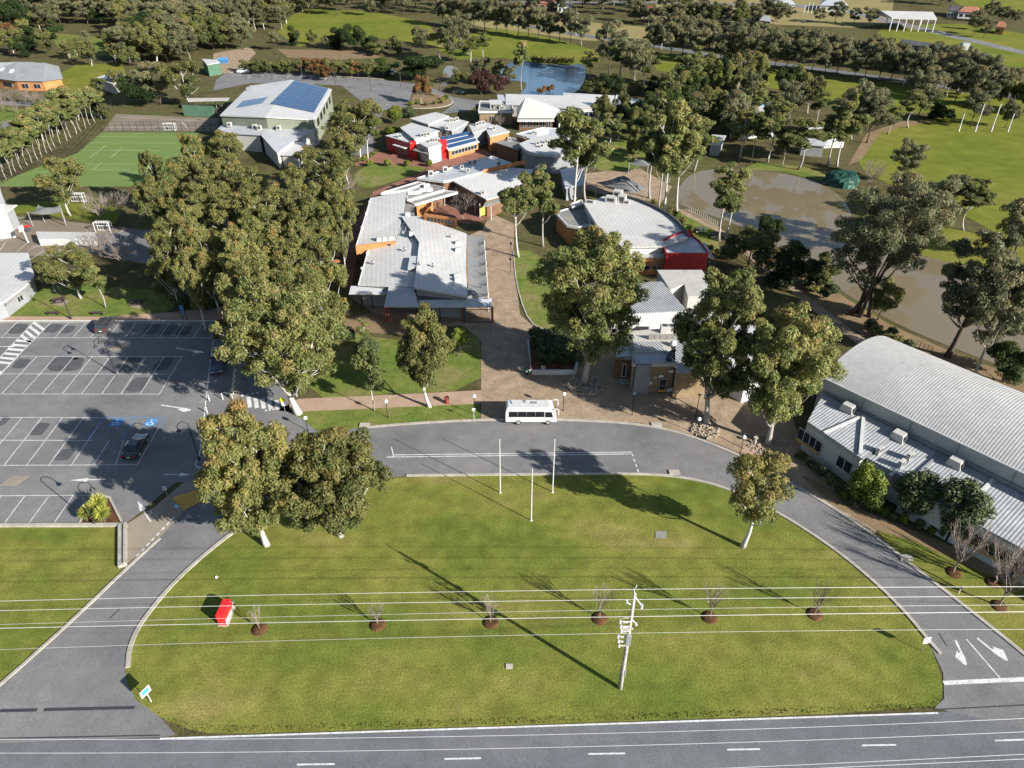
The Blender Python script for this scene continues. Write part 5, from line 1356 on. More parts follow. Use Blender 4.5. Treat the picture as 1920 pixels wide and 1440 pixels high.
def gum_protos(seed, H, Wd, cb, npuff, per, leaf, kind='round', leafmat_='leaf_gum', bark='bark_white', tr=.32, stems=1, prs=.13, tint0=.45, tintz=.28, holes=.5, aspect=.42, droop=.9, lean=0.0, limbs=9, clusters=None):
    """crown + trunk meshes of one eucalypt, standing at the origin"""
    rng = np.random.default_rng(seed)
    c0 = H * cb; ch = H - c0
    lob = rng.normal(size=(7, 3)); lob /= np.linalg.norm(lob, axis=1)[:, None]
    la = rng.uniform(-.30, .34, 7)
    def env(rmin):
        d = rng.normal(size=3); d /= np.linalg.norm(d)
        rr = rng.uniform(rmin, 1) ** .5
        f = 1 + sum(la[k] * max(0, d @ lob[k]) ** 3 for k in range(7))
        zf = .5 + .5 * d[2] * rr
        if kind == 'round': prof = 1.0
        elif kind == 'cone': prof = 1.15 - .75 * zf
        elif kind == 'vase': prof = .45 + .75 * zf
        else: prof = .85 + .3 * math.sin(PI * zf)
        return np.array([d[0] * rr * Wd / 2 * f * prof * .78, d[1] * rr * Wd / 2 * f * prof * .78, c0 + ch * (.09 + .84 * zf)]), (min(1.0, prof) if kind == 'cone' else 1.0)
    # boughs first, then the leaf puffs that each bough carries: gaps stay between boughs
    G_ = []; Gr = []
    ncl = clusters or max(7, int(npuff / 9)); tries = 0
    while len(G_) < ncl and tries < 4000:
        tries += 1
        p, ps_ = env(.12)
        cr_ = ps_ * Wd * rng.uniform(.11, .19) * (1.12 if kind == 'round' else 1.0)
        if any(np.linalg.norm((p - q) * np.array([1, 1, .8])) < .80 * (cr_ + q2) * (1 - tries / 6000) for q, q2 in zip(G_, Gr)): continue
        G_.append(p); Gr.append(cr_)
    G_ = np.array(G_); Gr = np.array(Gr)
    C = []; Rp = []
    wts = Gr ** 2 / (Gr ** 2).sum()
    tries = 0
    while len(C) < npuff and tries < npuff * 40:
        tries += 1
        g = int(rng.choice(len(G_), p=wts))
        d = rng.normal(size=3) + np.array([0, 0, .35]); d /= np.linalg.norm(d)
        pr = Wd * prs * rng.uniform(.6, 1.3)
        p = G_[g] + d * Gr[g] * rng.uniform(.2, 1.05) * np.array([1, 1, .8])
        p[0] += lean * p[2]
        p[2] = min(p[2], H - pr * .6)
        if any(np.linalg.norm(p - q) < .45 * (pr + q2) for q, q2 in zip(C, Rp)): continue
        C.append(p); Rp.append(pr)
    C = np.array(C); Rp = np.array(Rp)
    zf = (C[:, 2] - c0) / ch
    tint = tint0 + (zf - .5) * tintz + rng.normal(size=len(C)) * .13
    # crown
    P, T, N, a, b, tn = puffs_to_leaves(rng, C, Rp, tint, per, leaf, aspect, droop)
    # trunk and limbs
    m = MB()
    base = []
    for s in range(stems):
        bx, by = (0, 0) if stems == 1 else (rng.normal() * Wd * .05, rng.normal() * Wd * .05)
        fz = c0 * rng.uniform(.75, 1.0) if stems == 1 else c0 * rng.uniform(.25, .5)
        base.append((bx, by, fz))
    paths = []
    top = np.array([lean * H * .75 + rng.normal() * Wd * .04, rng.normal() * Wd * .04, c0 + ch * .62])
    for s, (bx, by, fz) in enumerate(base):
        tp = top if stems == 1 else G_[np.argsort(-G_[:, 2])[s % len(G_)]] * np.array([.8, .8, .95])
        p0 = np.array([bx, by, -.15])
        pts = []
        rad = []
        w = rng.normal(size=2) * H * .018
        for i in range(9):
            t = i / 8
            q = p0 * (1 - t) + tp * t
            q = q + np.array([w[0], w[1], 0]) * math.sin(PI * t * 1.5)
            pts.append(q)
            rr = tr * (1 - .80 * t) * (1 + .45 * max(0, 1 - t * 9))
            rad.append(rr if stems == 1 else rr * .7)
        m.tube(pts, rad, 9)
        paths.append(pts)
    allp = [(p, .5 * tr) for pts in paths for p in pts[3:]]
    lo = [p for pts in paths for p in pts if p[2] > .72 * c0]
    limbp = []
    for tgt in G_ - np.array([0, 0, .35]) * Gr[:, None]:
        cand = sorted(lo, key=lambda p: abs(np.linalg.norm(tgt - p) * .8 - (tgt[2] - p[2])) + np.linalg.norm(tgt - p) * .15)
        p0 = cand[0]
        r0 = tr * rng.uniform(.26, .42)
        pts = limb(m, p0, tgt, r0, .035, rng, 7, .07, .12, 7)
        limbp += [(p, r0 * (1 - k / 8)) for k, p in enumerate(pts[1:])]
    allp += limbp
    AP = np.array([p for p, _ in allp]); AR = np.array([r for _, r in allp])
    for i in range(len(C)):
        dd = np.linalg.norm(AP - C[i], axis=1) + (AP[:, 2] > C[i][2]) * Wd * .25
        k = int(np.argmin(dd))
        limb(m, AP[k], C[i], max(.035, min(.09 * H / 15, AR[k] * .6)), .02, rng, 4, .10, .05, 4)
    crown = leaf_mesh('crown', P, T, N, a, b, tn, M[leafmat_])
    tm = bpy.data.meshes.new('trunk')
    tm.from_pydata(m.v, [], m.f); tm.materials.append(M[bark]); tm.update()
    tm.polygons.foreach_set('use_smooth', [True] * len(tm.polygons))
    return (crown, tm, H, Wd)

def bare_proto(seed, H, Wd, spread=.55, levels=4, tr=.12, bark='twig', first=.22):
    """leafless tree: limbs that fork upwards into fine twigs"""
    rng = np.random.default_rng(seed)
    m = MB()
    def grow(p, d, L_, r, lev):
        q = p + d * L_
        mid = (p + q) / 2 + rng.normal(size=3) * L_ * .05
        m.tube([p, mid, q], [r, r * .82, r * .62], 5 if lev < 2 else 3, cap=False)
        if lev >= levels: return
        for k in range(3 if lev < 3 else 2 + int(rng.random() < .6)):
            e = d + rng.normal(size=3) * spread * .55 + np.array([0, 0, .22])
            e /= np.linalg.norm(e)
            grow(p + (q - p) * rng.uniform(.72, 1), e, L_ * rng.uniform(.62, .9), r * rng.uniform(.5, .68), lev + 1)
    d0 = np.array([rng.normal() * .04, rng.normal() * .04, 1.0])
    grow(np.array([0, 0, -.1]), d0, H * first, tr, 0)
    for k in range(6):
        w = 2 * PI * k / 6 + rng.random()
        e = np.array([math.cos(w) * spread, math.sin(w) * spread, 1]); e /= np.linalg.norm(e)
        grow(np.array([0, 0, H * first * rng.uniform(.7, .98)]), e, H * .27, tr * .55, 1)
    v = np.array(m.v); hmax = v[:, 2].max(); wmax = max(np.ptp(v[:, 0]), np.ptp(v[:, 1]))
    v[:, 2] *= H / hmax; v[:, :2] *= Wd / wmax
    tm = bpy.data.meshes.new('branches')
    tm.from_pydata([tuple(x) for x in v], [], m.f); tm.materials.append(M[bark]); tm.update()
    return (None, tm, H, Wd)

def shrub_proto(seed, H, Wd, npuff=16, per=90, leaf=.12, leafmat_='leaf_deep', aspect=.5, tint0=.5, tintz=.35, stem=.06):
    rng = np.random.default_rng(seed)
    C = []; Rp = []
    for k in range(npuff):
        d = nz(rng.normal(size=(1, 3)))[0]
        rr = rng.uniform(.3, 1) ** .5
        C.append(np.array([d[0] * rr * Wd * .36, d[1] * rr * Wd * .36, H * .52 + d[2] * rr * H * .34])); Rp.append(Wd * .17 * rng.uniform(.8, 1.25))
    C = np.array(C); Rp = np.array(Rp)
    C[:, 2] = np.maximum(C[:, 2], Rp * .55)
    tint = tint0 + (C[:, 2] / H - .5) * tintz + rng.normal(size=npuff) * .08
    P, T, N, a, b, tn = puffs_to_leaves(rng, C, Rp, tint, per, leaf, aspect, .2, 1.5, .9)
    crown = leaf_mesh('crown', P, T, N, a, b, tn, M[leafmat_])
    m = MB()
    m.tube([(0, 0, -.05), (0.02, 0, H * .2), (0, 0.03, H * .45)], [stem * 1.2, stem, stem * .5], 6)
    for k in range(5):
        p = C[int(rng.integers(npuff))]
        m.tube([(0, 0, H * .15), (p[0] * .5, p[1] * .5, H * .3), tuple(p)], [stem * .6, stem * .4, stem * .15], 4)
    tm = bpy.data.meshes.new('trunk'); tm.from_pydata(m.v, [], m.f); tm.materials.append(M['bark_dark']); tm.update()
    return (crown, tm, H, Wd)

KIND = {}
def plant(proto, loc, H=None, Wd=None, rz=0.0, name='gum_tree', label='', cat='tree', group=None, tilt=(0, 0)):
    crown, tm, h0, w0 = proto
    if name == 'gum_tree': name = KIND.get(id(proto), name)
    o = empty(name, loc, label, cat, group)
    k = (H or h0) / h0; kx = (Wd or w0) / w0
    o.scale = (kx, kx, k)
    o.rotation_euler = (tilt[0], tilt[1], rz)
    t = bpy.data.objects.new('branches' if crown is None else 'trunk', tm); COL.objects.link(t); t.parent = o
    if crown is not None:
        c = bpy.data.objects.new('crown', crown); COL.objects.link(c); c.parent = o
    return o

def tree(proto, bx, by, ty, wpx, label, name='gum_tree', rz=None, group=None, cat='tree', tx=None):
    """tree whose foot stands at pixel (bx, by), whose top reaches pixel row ty and whose crown is wpx wide"""
    p = at(bx, by)
    s = mpp(p)
    _, h = zat(bx, ty, p.y)
    wd = wpx * mpp((p.x, p.y, h * .6))
    h = h - wd * .07      # the crown's far rim shows above its top point
    if proto[0] is not None and name in ('gum_tree',): wd = min(wd, h * .86)
    return plant(proto, p, h, wd, rz if rz is not None else (bx * 7.13 + by) % 6.283, name, label, cat, group)

def tree_top(proto, tx, ty, h, wpx, label, name='gum_tree', group=None, rz=None):
    p = at(tx, ty, h * .93)
    return plant(proto, (p.x, p.y, 0), h, wpx * mpp(p), rz if rz is not None else (tx * 3.71 + ty) % 6.283, name, label, 'tree', group)

rs = random.Random(7)
# --- the big gums round the front lawn and plaza, each its own shape
hero = {}
hero['A'] = gum_protos(11, 17.5, 12.0, .14, 330, 190, .21, 'round', 'leaf_gum', 'bark_white', .36, prs=.072, tint0=.47, tintz=.34)
hero['B'] = gum_protos(23, 14.5, 12.0, .17, 290, 190, .21, 'round', 'leaf_gum', 'bark_white', .30, prs=.072, tint0=.48, tintz=.34)
hero['C'] = gum_protos(31, 18.0, 16.5, .20, 320, 170, .23, 'round', 'leaf_gumgreen', 'bark_white', .46, prs=.062, tint0=.58, tintz=.25, holes=.5, limbs=13)
hero['D'] = gum_protos(47, 16.5, 10.5, .14, 230, 150, .21, 'cone', 'leaf_gum', 'bark_white', .27, prs=.072, tint0=.46, tintz=.34, holes=.42)
hero['E'] = gum_protos(59, 22.0, 16.5, .22, 330, 170, .24, 'round', 'leaf_gumgreen', 'bark_grey', .48, prs=.06, tint0=.52, tintz=.30, holes=.5, limbs=12)
hero['F'] = gum_protos(61, 22.0, 12.5, .18, 290, 170, .24, 'column', 'leaf_gumgreen', 'bark_grey', .42, prs=.068, tint0=.52, tintz=.30, holes=.5, limbs=11)
hero['G'] = gum_protos(73, 18.0, 14.5, .16, 260, 160, .24, 'vase', 'leaf_gumgreen', 'bark_grey', .40, prs=.068, tint0=.52, tintz=.35, holes=.55, limbs=11)
hero['H'] = gum_protos(83, 13.0, 9.5, .26, 95, 130, .20, 'vase', 'leaf_gum', 'bark_white', .26, prs=.08, tint0=.52, tintz=.45, holes=.5)
hero['L1'] = gum_protos(91, 23.0, 20.0, .22, 240, 150, .25, 'vase', 'leaf_grey', 'bark_dark', .45, stems=5, prs=.055, tint0=.52, tintz=.35, holes=.55, limbs=12)
hero['L2'] = gum_protos(97, 20.0, 14.0, .26, 160, 150, .25, 'round', 'leaf_grey', 'bark_dark', .46, prs=.064, tint0=.48, tintz=.4, holes=.55, limbs=10)
tree(hero['A'], 500, 1022, 752, 188, 'orange-tinted gum with white trunk, leftmost on the front lawn')
tree(hero['B'], 639, 1005, 800, 196, 'orange-tinted gum right of the leftmost gum on the front lawn')
tree(hero['C'], 560, 775, 520, 230, 'large green gum with thick white trunk beside the zebra crossing')
tree(hero['D'], 806, 763, 548, 128, 'conical gum on the verge lawn left of the parked bus')
tree(hero['E'], 1095, 716, 430, 225, 'tall spreading gum in a stone ring on the paved plaza')
tree(hero['F'], 1325, 795, 488, 170, 'tall dense gum before the art building, nearest the road')
tree(hero['G'], 1441, 832, 575, 205, 'forked gum between art building and gym, beside the road')
tree(hero['H'], 1392, 1025, 842, 172, 'sparse orange-tipped gum on the right end of front lawn')
tree(hero['L1'], 1607, 592, 320, 235, 'multi-stemmed dark gum clump on the near lagoon bank')
tree(hero['L2'], 1777, 668, 425, 175, 'dark-trunked gum on the bank behind the gym roof')

# --- shared shapes for the rest
gum = [gum_protos(200 + i, 15, 11, .22, 130, 130, .23, ('round', 'column', 'round', 'vase', 'round')[i], 'leaf_gum', 'bark_white', .22, prs=.076, tint0=.44, tintz=.32, holes=.42) for i in range(5)]
tall = [gum_protos(300 + i, 18, 8, .30, 105, 120, .24, ('column', 'cone', 'column', 'column')[i], 'leaf_gumgreen', ('bark_white', 'bark_grey', 'bark_white', 'bark_grey')[i], .20, prs=.09, tint0=.48, tintz=.42, holes=.42) for i in range(4)]
grey = [gum_protos(400 + i, 15, 11, .24, 110, 110, .27, ('round', 'vase', 'round', 'column')[i], 'leaf_grey', ('bark_dark', 'bark_grey', 'bark_dark', 'bark_dark')[i], .20, prs=.085, tint0=.56, tintz=.32, holes=.22) for i in range(4)]
dark = [gum_protos(500 + i, 11, 10, .04, 66, 230, .25, 'round', 'leaf_dark', 'bark_dark', .25, prs=.13, tint0=.5, tintz=.4, holes=.0) for i in range(3)]
olive = [gum_protos(550 + i, 11, 11, .10, 64, 220, .26, 'round', 'leaf_gum', 'bark_dark', .2, prs=.1, tint0=.30, tintz=.4, holes=.05) for i in range(3)]
rust = [gum_protos(580 + i, 9, 7, .15, 36, 150, .32, 'round', 'leaf_rust', 'bark_grey', .2, prs=.14, tint0=.5, tintz=.3, holes=.1) for i in range(2)]
plum = [gum_protos(590, 11, 11, .12, 60, 150, .34, 'round', 'leaf_purple', 'bark_dark', .25, prs=.12, tint0=.5, tintz=.4, holes=.05)]
thin = [gum_protos(610 + i, 11, 4.2, .45, 30, 160, .24, 'column', 'leaf_gumgreen', 'bark_grey', .085, prs=.17, tint0=.48, tintz=.35, holes=.05, limbs=5) for i in range(3)]
sap = [gum_protos(640 + i, 8, 4.2, .28, 36, 120, .17, ('cone', 'column')[i], 'leaf_gumgreen', 'bark_white', .08, prs=.12, tint0=.45, tintz=.35, holes=.1, limbs=6) for i in range(2)]
conif = [gum_protos(660, 6.5, 4.4, .05, 60, 170, .16, 'cone', 'leaf_fresh', 'bark_dark', .10, prs=.13, tint0=.35, tintz=.3, holes=0, limbs=6)]
rnd_tree = [shrub_proto(700 + i, 6.0, 5.4, 42, 260, .17, ('leaf_fresh', 'leaf_deep', 'leaf_fresh')[i], tint0=(.50, .50, .22)[i], tintz=.55, stem=.14) for i in range(3)]
shrub = [shrub_proto(720 + i, 1.6, 2.2, 18, 90, .12, ('leaf_deep', 'leaf_fresh', 'leaf_gum')[i]) for i in range(3)]
bare = [bare_proto(800 + i, 9, 7.5, .6, 5, .16) for i in range(3)]
young = [bare_proto(830 + i, 5.0, 3.2, .38, 4, .075, 'twig', .24) for i in range(3)]

# --- planted row of young leafless trees across the lawn
for k, (bx, by, ty, w_) in enumerate(((487, 1180, 1138, 32), (708, 1172, 1133, 38), (920, 1167, 1110, 46), (1124, 1160, 1096, 56), (1330, 1158, 1090, 56), (1527, 1152, 1085, 56))):
    o = tree(young[k % 3], bx, by, ty, w_, 'young leafless tree in a mulch ring, %s from the left on the front lawn' % ordinal(k), 'young_tree', group='young trees planted across the front lawn')
    p = at(bx, by)
    rg = MB().lathe((p.x, p.y, -.02), [(.80, 0), (.78, .08), (.45, .14), (.1, .16)], 18).build('mulch_ring', M['mulch'], None, True)
    tag(rg, 'brown mulch ring under the %s young tree on the front lawn' % ordinal(k), 'mulch ring', 'mulch rings on the front lawn')
for k, (bx, by, ty, w_, lb) in enumerate(((1788, 1074, 985, 92, 'leafless young tree near the road, left of the pair by gym'), (1862, 1093, 1008, 105, 'leafless young tree close to the gym windows at right edge'), (1873, 1137, 1030, 105, 'leafless young tree nearest the highway at the right edge'))):
    tree(young[(k + 1) % 3], bx, by, ty, w_, lb, 'young_tree', group='young trees beside the gym')
    p = at(bx, by)
    rg = MB().lathe((p.x, p.y, -.02), [(.8, 0), (.78, .08), (.4, .14), (.1, .16)], 18).build('mulch_ring', M['mulch'], None, True)
    tag(rg, 'mulch ring under the %s' % lb.replace('leafless ', ''), 'mulch ring', 'mulch rings beside the gym')

# --- saplings and small trees near the veranda
tree(sap[1], 702, 770, 640, 62, 'thin sapling with pale stem on the verge lawn left of conical gum', 'sapling')
tree(conif[0], 858, 668, 592, 50, 'small cone-shaped green tree on the lawn edge by the veranda', 'small_tree')
tree(sap[0], 684, 648, 590, 38, 'small pointed sapling left of the veranda posts', 'sapling')
tree(rnd_tree[1], 690, 668, 634, 52, 'round dark bush on the lawn behind the thin sapling', 'bush', cat='bush')
tree(shrub[0], 650, 640, 612, 40, 'green bush beside the left end of the veranda', 'bush', cat='bush')
# round trees along the gym front
tree(rnd_tree[2], 1612, 948, 866, 78, 'bright green round tree at the front of the gym annexe', 'round_tree')
tree(rnd_tree[1], 1702, 968, 878, 86, 'dark green round tree in the middle of the three before the gym', 'round_tree', rz=1.0)
tree(rnd_tree[1], 1783, 1000, 893, 104, 'dark green round tree rightmost of the three before the gym', 'round_tree', rz=3.2)

for k_, ps in (('grey_gum', grey), ('tall_gum', tall), ('slender_gum', thin), ('olive_tree', olive), ('dark_tree', dark), ('autumn_tree', rust), ('plum_tree', plum)):
    for q_ in ps: KIND[id(q_)] = k_
LOOK = {'grey_gum': 'grey-green gum', 'tall_gum': 'tall narrow gum', 'slender_gum': 'slender gum', 'olive_tree': 'olive-green bushy tree', 'dark_tree': 'dark dense tree', 'autumn_tree': 'rusty autumn tree', 'plum_tree': 'plum tree', 'gum_tree': 'orange-tinted gum'}
# --- tall trees of the school grounds
def row(protos, pts, fmt, name='gum_tree', group=None, cat='tree'):
    """pts: (foot x, foot y, top y, crown width) in pixels; fmt gets the ordinal from the left"""
    rj = random.Random(len(pts) * 31 + int(pts[0][0]))
    for k, (bx, by, ty, w_) in enumerate(pts):
        j_ = rj.uniform(-.5, .5)
        w_ = w_ * (1 + .3 * j_); ty = ty - (by - ty) * .16 * rj.uniform(-1, 1); bx = bx + rj.uniform(-.06, .06) * w_
        tree(protos[k % len(protos)], bx, by, ty, w_, fmt % ordinal(k) if '%s' in fmt else fmt, name, group=group, cat=cat)
tree(tall[0], 972, 482, 312, 88, 'narrow gum with pale twin trunk beside the courtyard lawn')
tree(tall[1], 1018, 462, 285, 78, 'narrow gum just right of the twin-trunked courtyard gum')
tree(tall[2], 1076, 392, 180, 112, 'tallest gum in the middle of the school, behind the fan hall')
tree(tall[3], 1098, 380, 205, 100, 'gum with bare white limbs right beside the tallest gum')
tree(gum[0], 676, 300, 168, 124, 'round-crowned gum with white trunk beside the red paved forecourt')
tree(tall[0], 690, 298, 190, 60, 'slimmer dark gum just right of the forecourt gum')
row([tall[3], tall[1], tall[2], tall[0], tall[3]], [(1216, 372, 178, 80), (1232, 394, 160, 88), (1248, 402, 185, 84), (1272, 398, 205, 78), (1304, 322, 190, 80)], '%s of the tall gums on the left bank of the lagoon', group='tall gums left of the lagoon')
tree(tall[1], 1348, 452, 280, 92, 'leaning gum standing over the near edge of the lagoon')
tree(tall[2], 1362, 440, 300, 70, 'second gum beside the leaning lagoon gum')
row([tall[0], thin[0], tall[2], thin[1], tall[3], tall[1], tall[0]], [(1385, 296, 200, 52), (1408, 306, 205, 54), (1438, 306, 188, 66), (1466, 312, 232, 50), (1498, 318, 205, 74), (1548, 312, 176, 92), (1566, 312, 190, 84)], '%s from the left of the gums along the far lagoon shore', group='gums along the far lagoon shore')
tree(olive[0], 1400, 505, 398, 104, 'dense olive tree on the lagoon side of the red box', 'olive_tree')
tree(dark[0], 1432, 462, 385, 52, 'dark small tree touching the lagoon behind the olive tree', 'dark_tree')
tree(dark[1], 1476, 540, 440, 96, 'dark tree beside the lagoon path right of the olive tree', 'dark_tree')
tree(olive[1], 1530, 540, 470, 66, 'small olive tree left of the multi-stemmed lagoon clump', 'olive_tree')
tree(olive[2], 1645, 600, 520, 74, 'low bushy tree right of the multi-stemmed clump on the bank', 'olive_tree')
tree(grey[1], 1828, 706, 470, 150, 'grey-leaved gum behind the gym roof near the right edge')
tree(dark[2], 1880, 716, 625, 100, 'dark low tree behind the gym roof at right edge', 'dark_tree')
tree(grey[0], 1690, 480, 316, 150, 'large grey gum on the far side of the lagoon narrows')
tree(grey[2], 1898, 488, 345, 110, 'gum with leaning dark trunk on the oval edge at right')
tree(grey[3], 1770, 425, 322, 76, 'left one of two gums on the oval bank behind the lagoon')
tree(tall[3], 1806, 432, 325, 78, 'right one of two gums on the oval bank behind the lagoon')
tree(grey[1], 1690, 345, 258, 110, 'gum with dead pale branches left of the football oval')
tree(bare[0], 1628, 356, 288, 60, 'leafless tree beside the green tarpaulin mound', 'bare_tree')
tree(dark[0], 1768, 226, 190, 44, 'small dark round tree left of the goal posts', 'dark_tree')
tree(grey[0], 1820, 238, 160, 62, 'pale-trunked gum right behind the leftmost goal post')
tree(grey[2], 1884, 240, 182, 54, 'pale-trunked gum between the rightmost goal posts')
row([grey[1], grey[0], tall[1], grey[2], dark[1], tall[3]], [(1590, 262, 130, 110), (1622, 268, 150, 96), (1660, 252, 175, 74), (1720, 216, 118, 90), (1742, 222, 172, 44), (1700, 240, 160, 80)], '%s of the mixed gums between lagoon and football oval', group='gums between lagoon and oval')
# --- left side
tree(gum[3], 132, 405, 285, 132, 'gum with pale trunk over the lower left court corner')
tree(gum[4], 152, 560, 448, 140, 'sparse gum on the lawn left above the car park')
tree(thin[2], 198, 578, 490, 60, 'thin white-stemmed sapling on the picnic lawn', 'sapling')
tree(bare[1], 195, 420, 352, 78, 'leafless tree left of two behind the court goal', 'bare_tree')
tree(bare[2], 228, 405, 350, 70, 'leafless tree right of two behind the court goal', 'bare_tree')
tree(bare[0], 190, 482, 420, 84, 'leafless tree in front of the long white shed', 'bare_tree')
tree(bare[1], 232, 500, 440, 84, 'leafless tree right of the long white shed', 'bare_tree')
tree(bare[2], 655, 388, 310, 80, 'leafless tree on the path left of the classroom block', 'bare_tree')
tree(bare[0], 868, 412, 352, 76, 'leafless courtyard tree between the two classroom wings', 'bare_tree')
tree(bare[1], 832, 282, 238, 60, 'leafless tree in front of the solar roofed office', 'bare_tree')
tree(bare[2], 938, 240, 208, 30, 'leafless tree before the science block', 'bare_tree')
tree(bare[1], 1020, 236, 190, 36, 'leafless tree beside the pyramid roof', 'bare_tree')
tree(gum[1], 355, 200, 92, 132, 'big gum with white limbs left of the sports hall')
tree(grey[3], 300, 196, 105, 100, 'dense grey-green tree left of the white-limbed gum')
tree(dark[2], 275, 195, 130, 80, 'dark leafy tree at the foot of the grey-green tree', 'dark_tree')
copse = [(272, 276, 60), (318, 312, 84), (352, 262, 70), (402, 250, 92), (400, 300, 100), (452, 318, 110), (300, 346, 100), (356, 352, 110), (420, 372, 120), (486, 352, 120), (548, 318, 120), (602, 276, 124), (640, 244, 80), (622, 318, 110), (560, 372, 120), (500, 408, 130), (436, 432, 120), (372, 428, 110), (318, 410, 110), (584, 430, 120), (530, 452, 130), (462, 488, 130), (600, 486, 110), (556, 500, 110), (400, 482, 90), (344, 470, 80), (298, 450, 80), (512, 520, 100), (590, 360, 100), (630, 372, 70), (270, 330, 70), (420, 262, 50), (330, 385, 90)]
copse.sort(key=lambda q: (round(q[1] / 45), q[0]))
cr = {}
for k, (tx, ty, w_) in enumerate(copse):
    h = rs.uniform(11.5, 17.5)
    r_ = round(ty / 45); cr[r_] = cr.get(r_, 0) + 1
    tree_top(gum[k % 5], tx, ty, h, w_ * rs.uniform(.82, 1.02), 'orange-tinted gum in the dense grove, %s row back to front, %s from left' % (ordinal(r_ - 5), ordinal(cr[r_] - 1)), group='gums of the dense grove left of the classrooms')
row([thin[0], thin[1], thin[2]], [(14 + k * 9.2, 336 - k * 5.9, 262 - k * 6.0, 40) for k in range(20)], 'tall thin gum in the windbreak along the court fence, %s from the lower left', group='windbreak gums along the court fence')
row([thin[1], thin[2], thin[0]], [(-6 + k * 13, 328 - k * 8.5, 248 - k * 8.2, 44) for k in range(12)], 'thin gum in the rear windbreak line, %s from the lower left', group='rear windbreak gums')
row([grey[3], gum[2], dark[0], olive[1], gum[1]], [(120, 232, 182, 50), (150, 226, 178, 44), (176, 222, 184, 40), (200, 224, 190, 34), (92, 244, 192, 44)], '%s from the right of the bushy trees behind the court fence', group='bushy trees behind the court')
for k, (x, y, ty, w_) in enumerate(((20, 190, 158, 40), (50, 196, 160, 44), (66, 198, 165, 36), (90, 200, 168, 36), (8, 210, 172, 34), (34, 214, 178, 30))):
    tree(bare[k % 3], x, y, ty, w_, 'leafless tree on the verge before the grey-roofed house, %s of its row' % ordinal(k), 'bare_tree', group='leafless verge trees')
# --- bushland at the upper left
def wood(place, group, protos, pts, hr, wr, name='gum_tree', seed=1):
    """scattered trees, told apart by kind, row (from the top of the view) and place in the row"""
    r = random.Random(seed)
    rows_ = {}
    for x, y in pts: rows_.setdefault(round(y / 12), []).append((x, y))
    for ri, ky in enumerate(sorted(rows_)):
        for k, (x, y) in enumerate(sorted(rows_[ky])):
            p = at(x + r.uniform(-8, 8), max(-30, y + r.uniform(-2, 2)))
            h = r.uniform(*hr)
            pr = protos[r.randrange(len(protos))]
            look = LOOK[KIND.get(id(pr), 'gum_tree')]
            plant(pr, p, h, h * r.uniform(*wr), r.uniform(0, 6.28), name, '%s %s, %s row back to front, %s from left' % (look, place, ordinal(ri), ordinal(k)), 'tree', group)
pts = [(x + (j % 2) * 16, y) for j, y in enumerate((-18, -10, -2, 6, 14, 23, 33, 44, 57)) for x in range(-40, 560, 27) if not (95 < x < 240 and y > 50) and not (y > 30 and x > 530)]
wood('in the upper left bushland', 'bushland at the upper left', grey + grey + gum[:2] + olive + dark[:1] + rust[:1], pts, (11, 17), (.85, 1.1), seed=3)
pts = [(x, y) for y in (68, 80, 92, 104, 118) for x in range(245, 470, 23) if not (y > 96 and x > 370)]
wood('behind the white-limbed gum', 'bush belt left of the sports hall', grey + olive + dark[:1] + gum[:2], pts, (10, 16), (.85, 1.05), seed=5)
pts = [(0, 78), (24, 84), (48, 78), (66, 92), (20, 100), (80, 84), (86, 104), (-10, 96), (44, 108), (100, 72)]
wood('around the grey-roofed house', 'trees round the grey-roofed house', olive + gum[:1] + dark[1:2] + rust[:1], pts, (7, 11), (.8, 1.0), seed=6)
wood('by the solar garage', 'trees round the garage clearing', olive + gum[:2] + grey[:1], [(130, 112), (152, 104), (178, 126), (212, 118), (226, 112), (168, 84), (205, 86), (232, 94), (238, 126), (226, 172), (190, 178)], (6, 10), (.7, .95), seed=8)
# --- trees behind the sports hall
for k in range(17):
    x = 470 + k * 14.5
    tree(rust[k % 2] if k in (7, 9, 14) else olive[k % 3], x, 139 - (k == 0) * 4 + (k > 8) * 5, 104 + (k % 3) * 3, 34, 'clipped tree in the hedge row behind the sports hall, %s from the left' % ordinal(k), 'hedge_tree', group='hedge row behind the sports hall')
tree(rust[0], 610, 150, 115, 36, 'rusty orange tree in front of the hedge row', 'autumn_tree')
tree(dark[0], 785, 150, 84, 84, 'large dark conical evergreen beside the back car park', 'evergreen_tree')
tree(dark[1], 728, 142, 104, 56, 'dark evergreen left of the large conical one', 'evergreen_tree')
row([dark[1], dark[2], dark[0], olive[0], olive[2]], [(640, 92, 46, 46), (668, 94, 42, 50), (694, 96, 50, 44), (718, 102, 62, 44), (746, 104, 66, 44)], '%s from the left of the dark evergreens behind the bare block', 'evergreen_tree', group='evergreens behind the bare block')
row([grey[0], dark[1], olive[1], grey[2]], [(520, 95, 52, 50), (555, 86, 48, 46), (585, 84, 46, 50), (610, 92, 62, 40)], '%s from the left of the trees at the west field edge', group='trees at the west field edge')
tree(rust[1], 790, 196, 140, 34, 'pinkish leafless-looking tree on the traffic island', 'autumn_tree')
tree(bare[0], 825, 182, 148, 34, 'leafless tree by the back car park exit', 'bare_tree')
tree(rnd_tree[0], 743, 232, 194, 34, 'light green round tree left of the office building', 'round_tree')
tree(rnd_tree[0], 735, 252, 234, 32, 'light green round bush below the light green round tree', 'bush', rz=2.0, cat='bush')
tree(rnd_tree[1], 768, 222, 196, 28, 'dark round tree right of the light green round tree', 'round_tree')
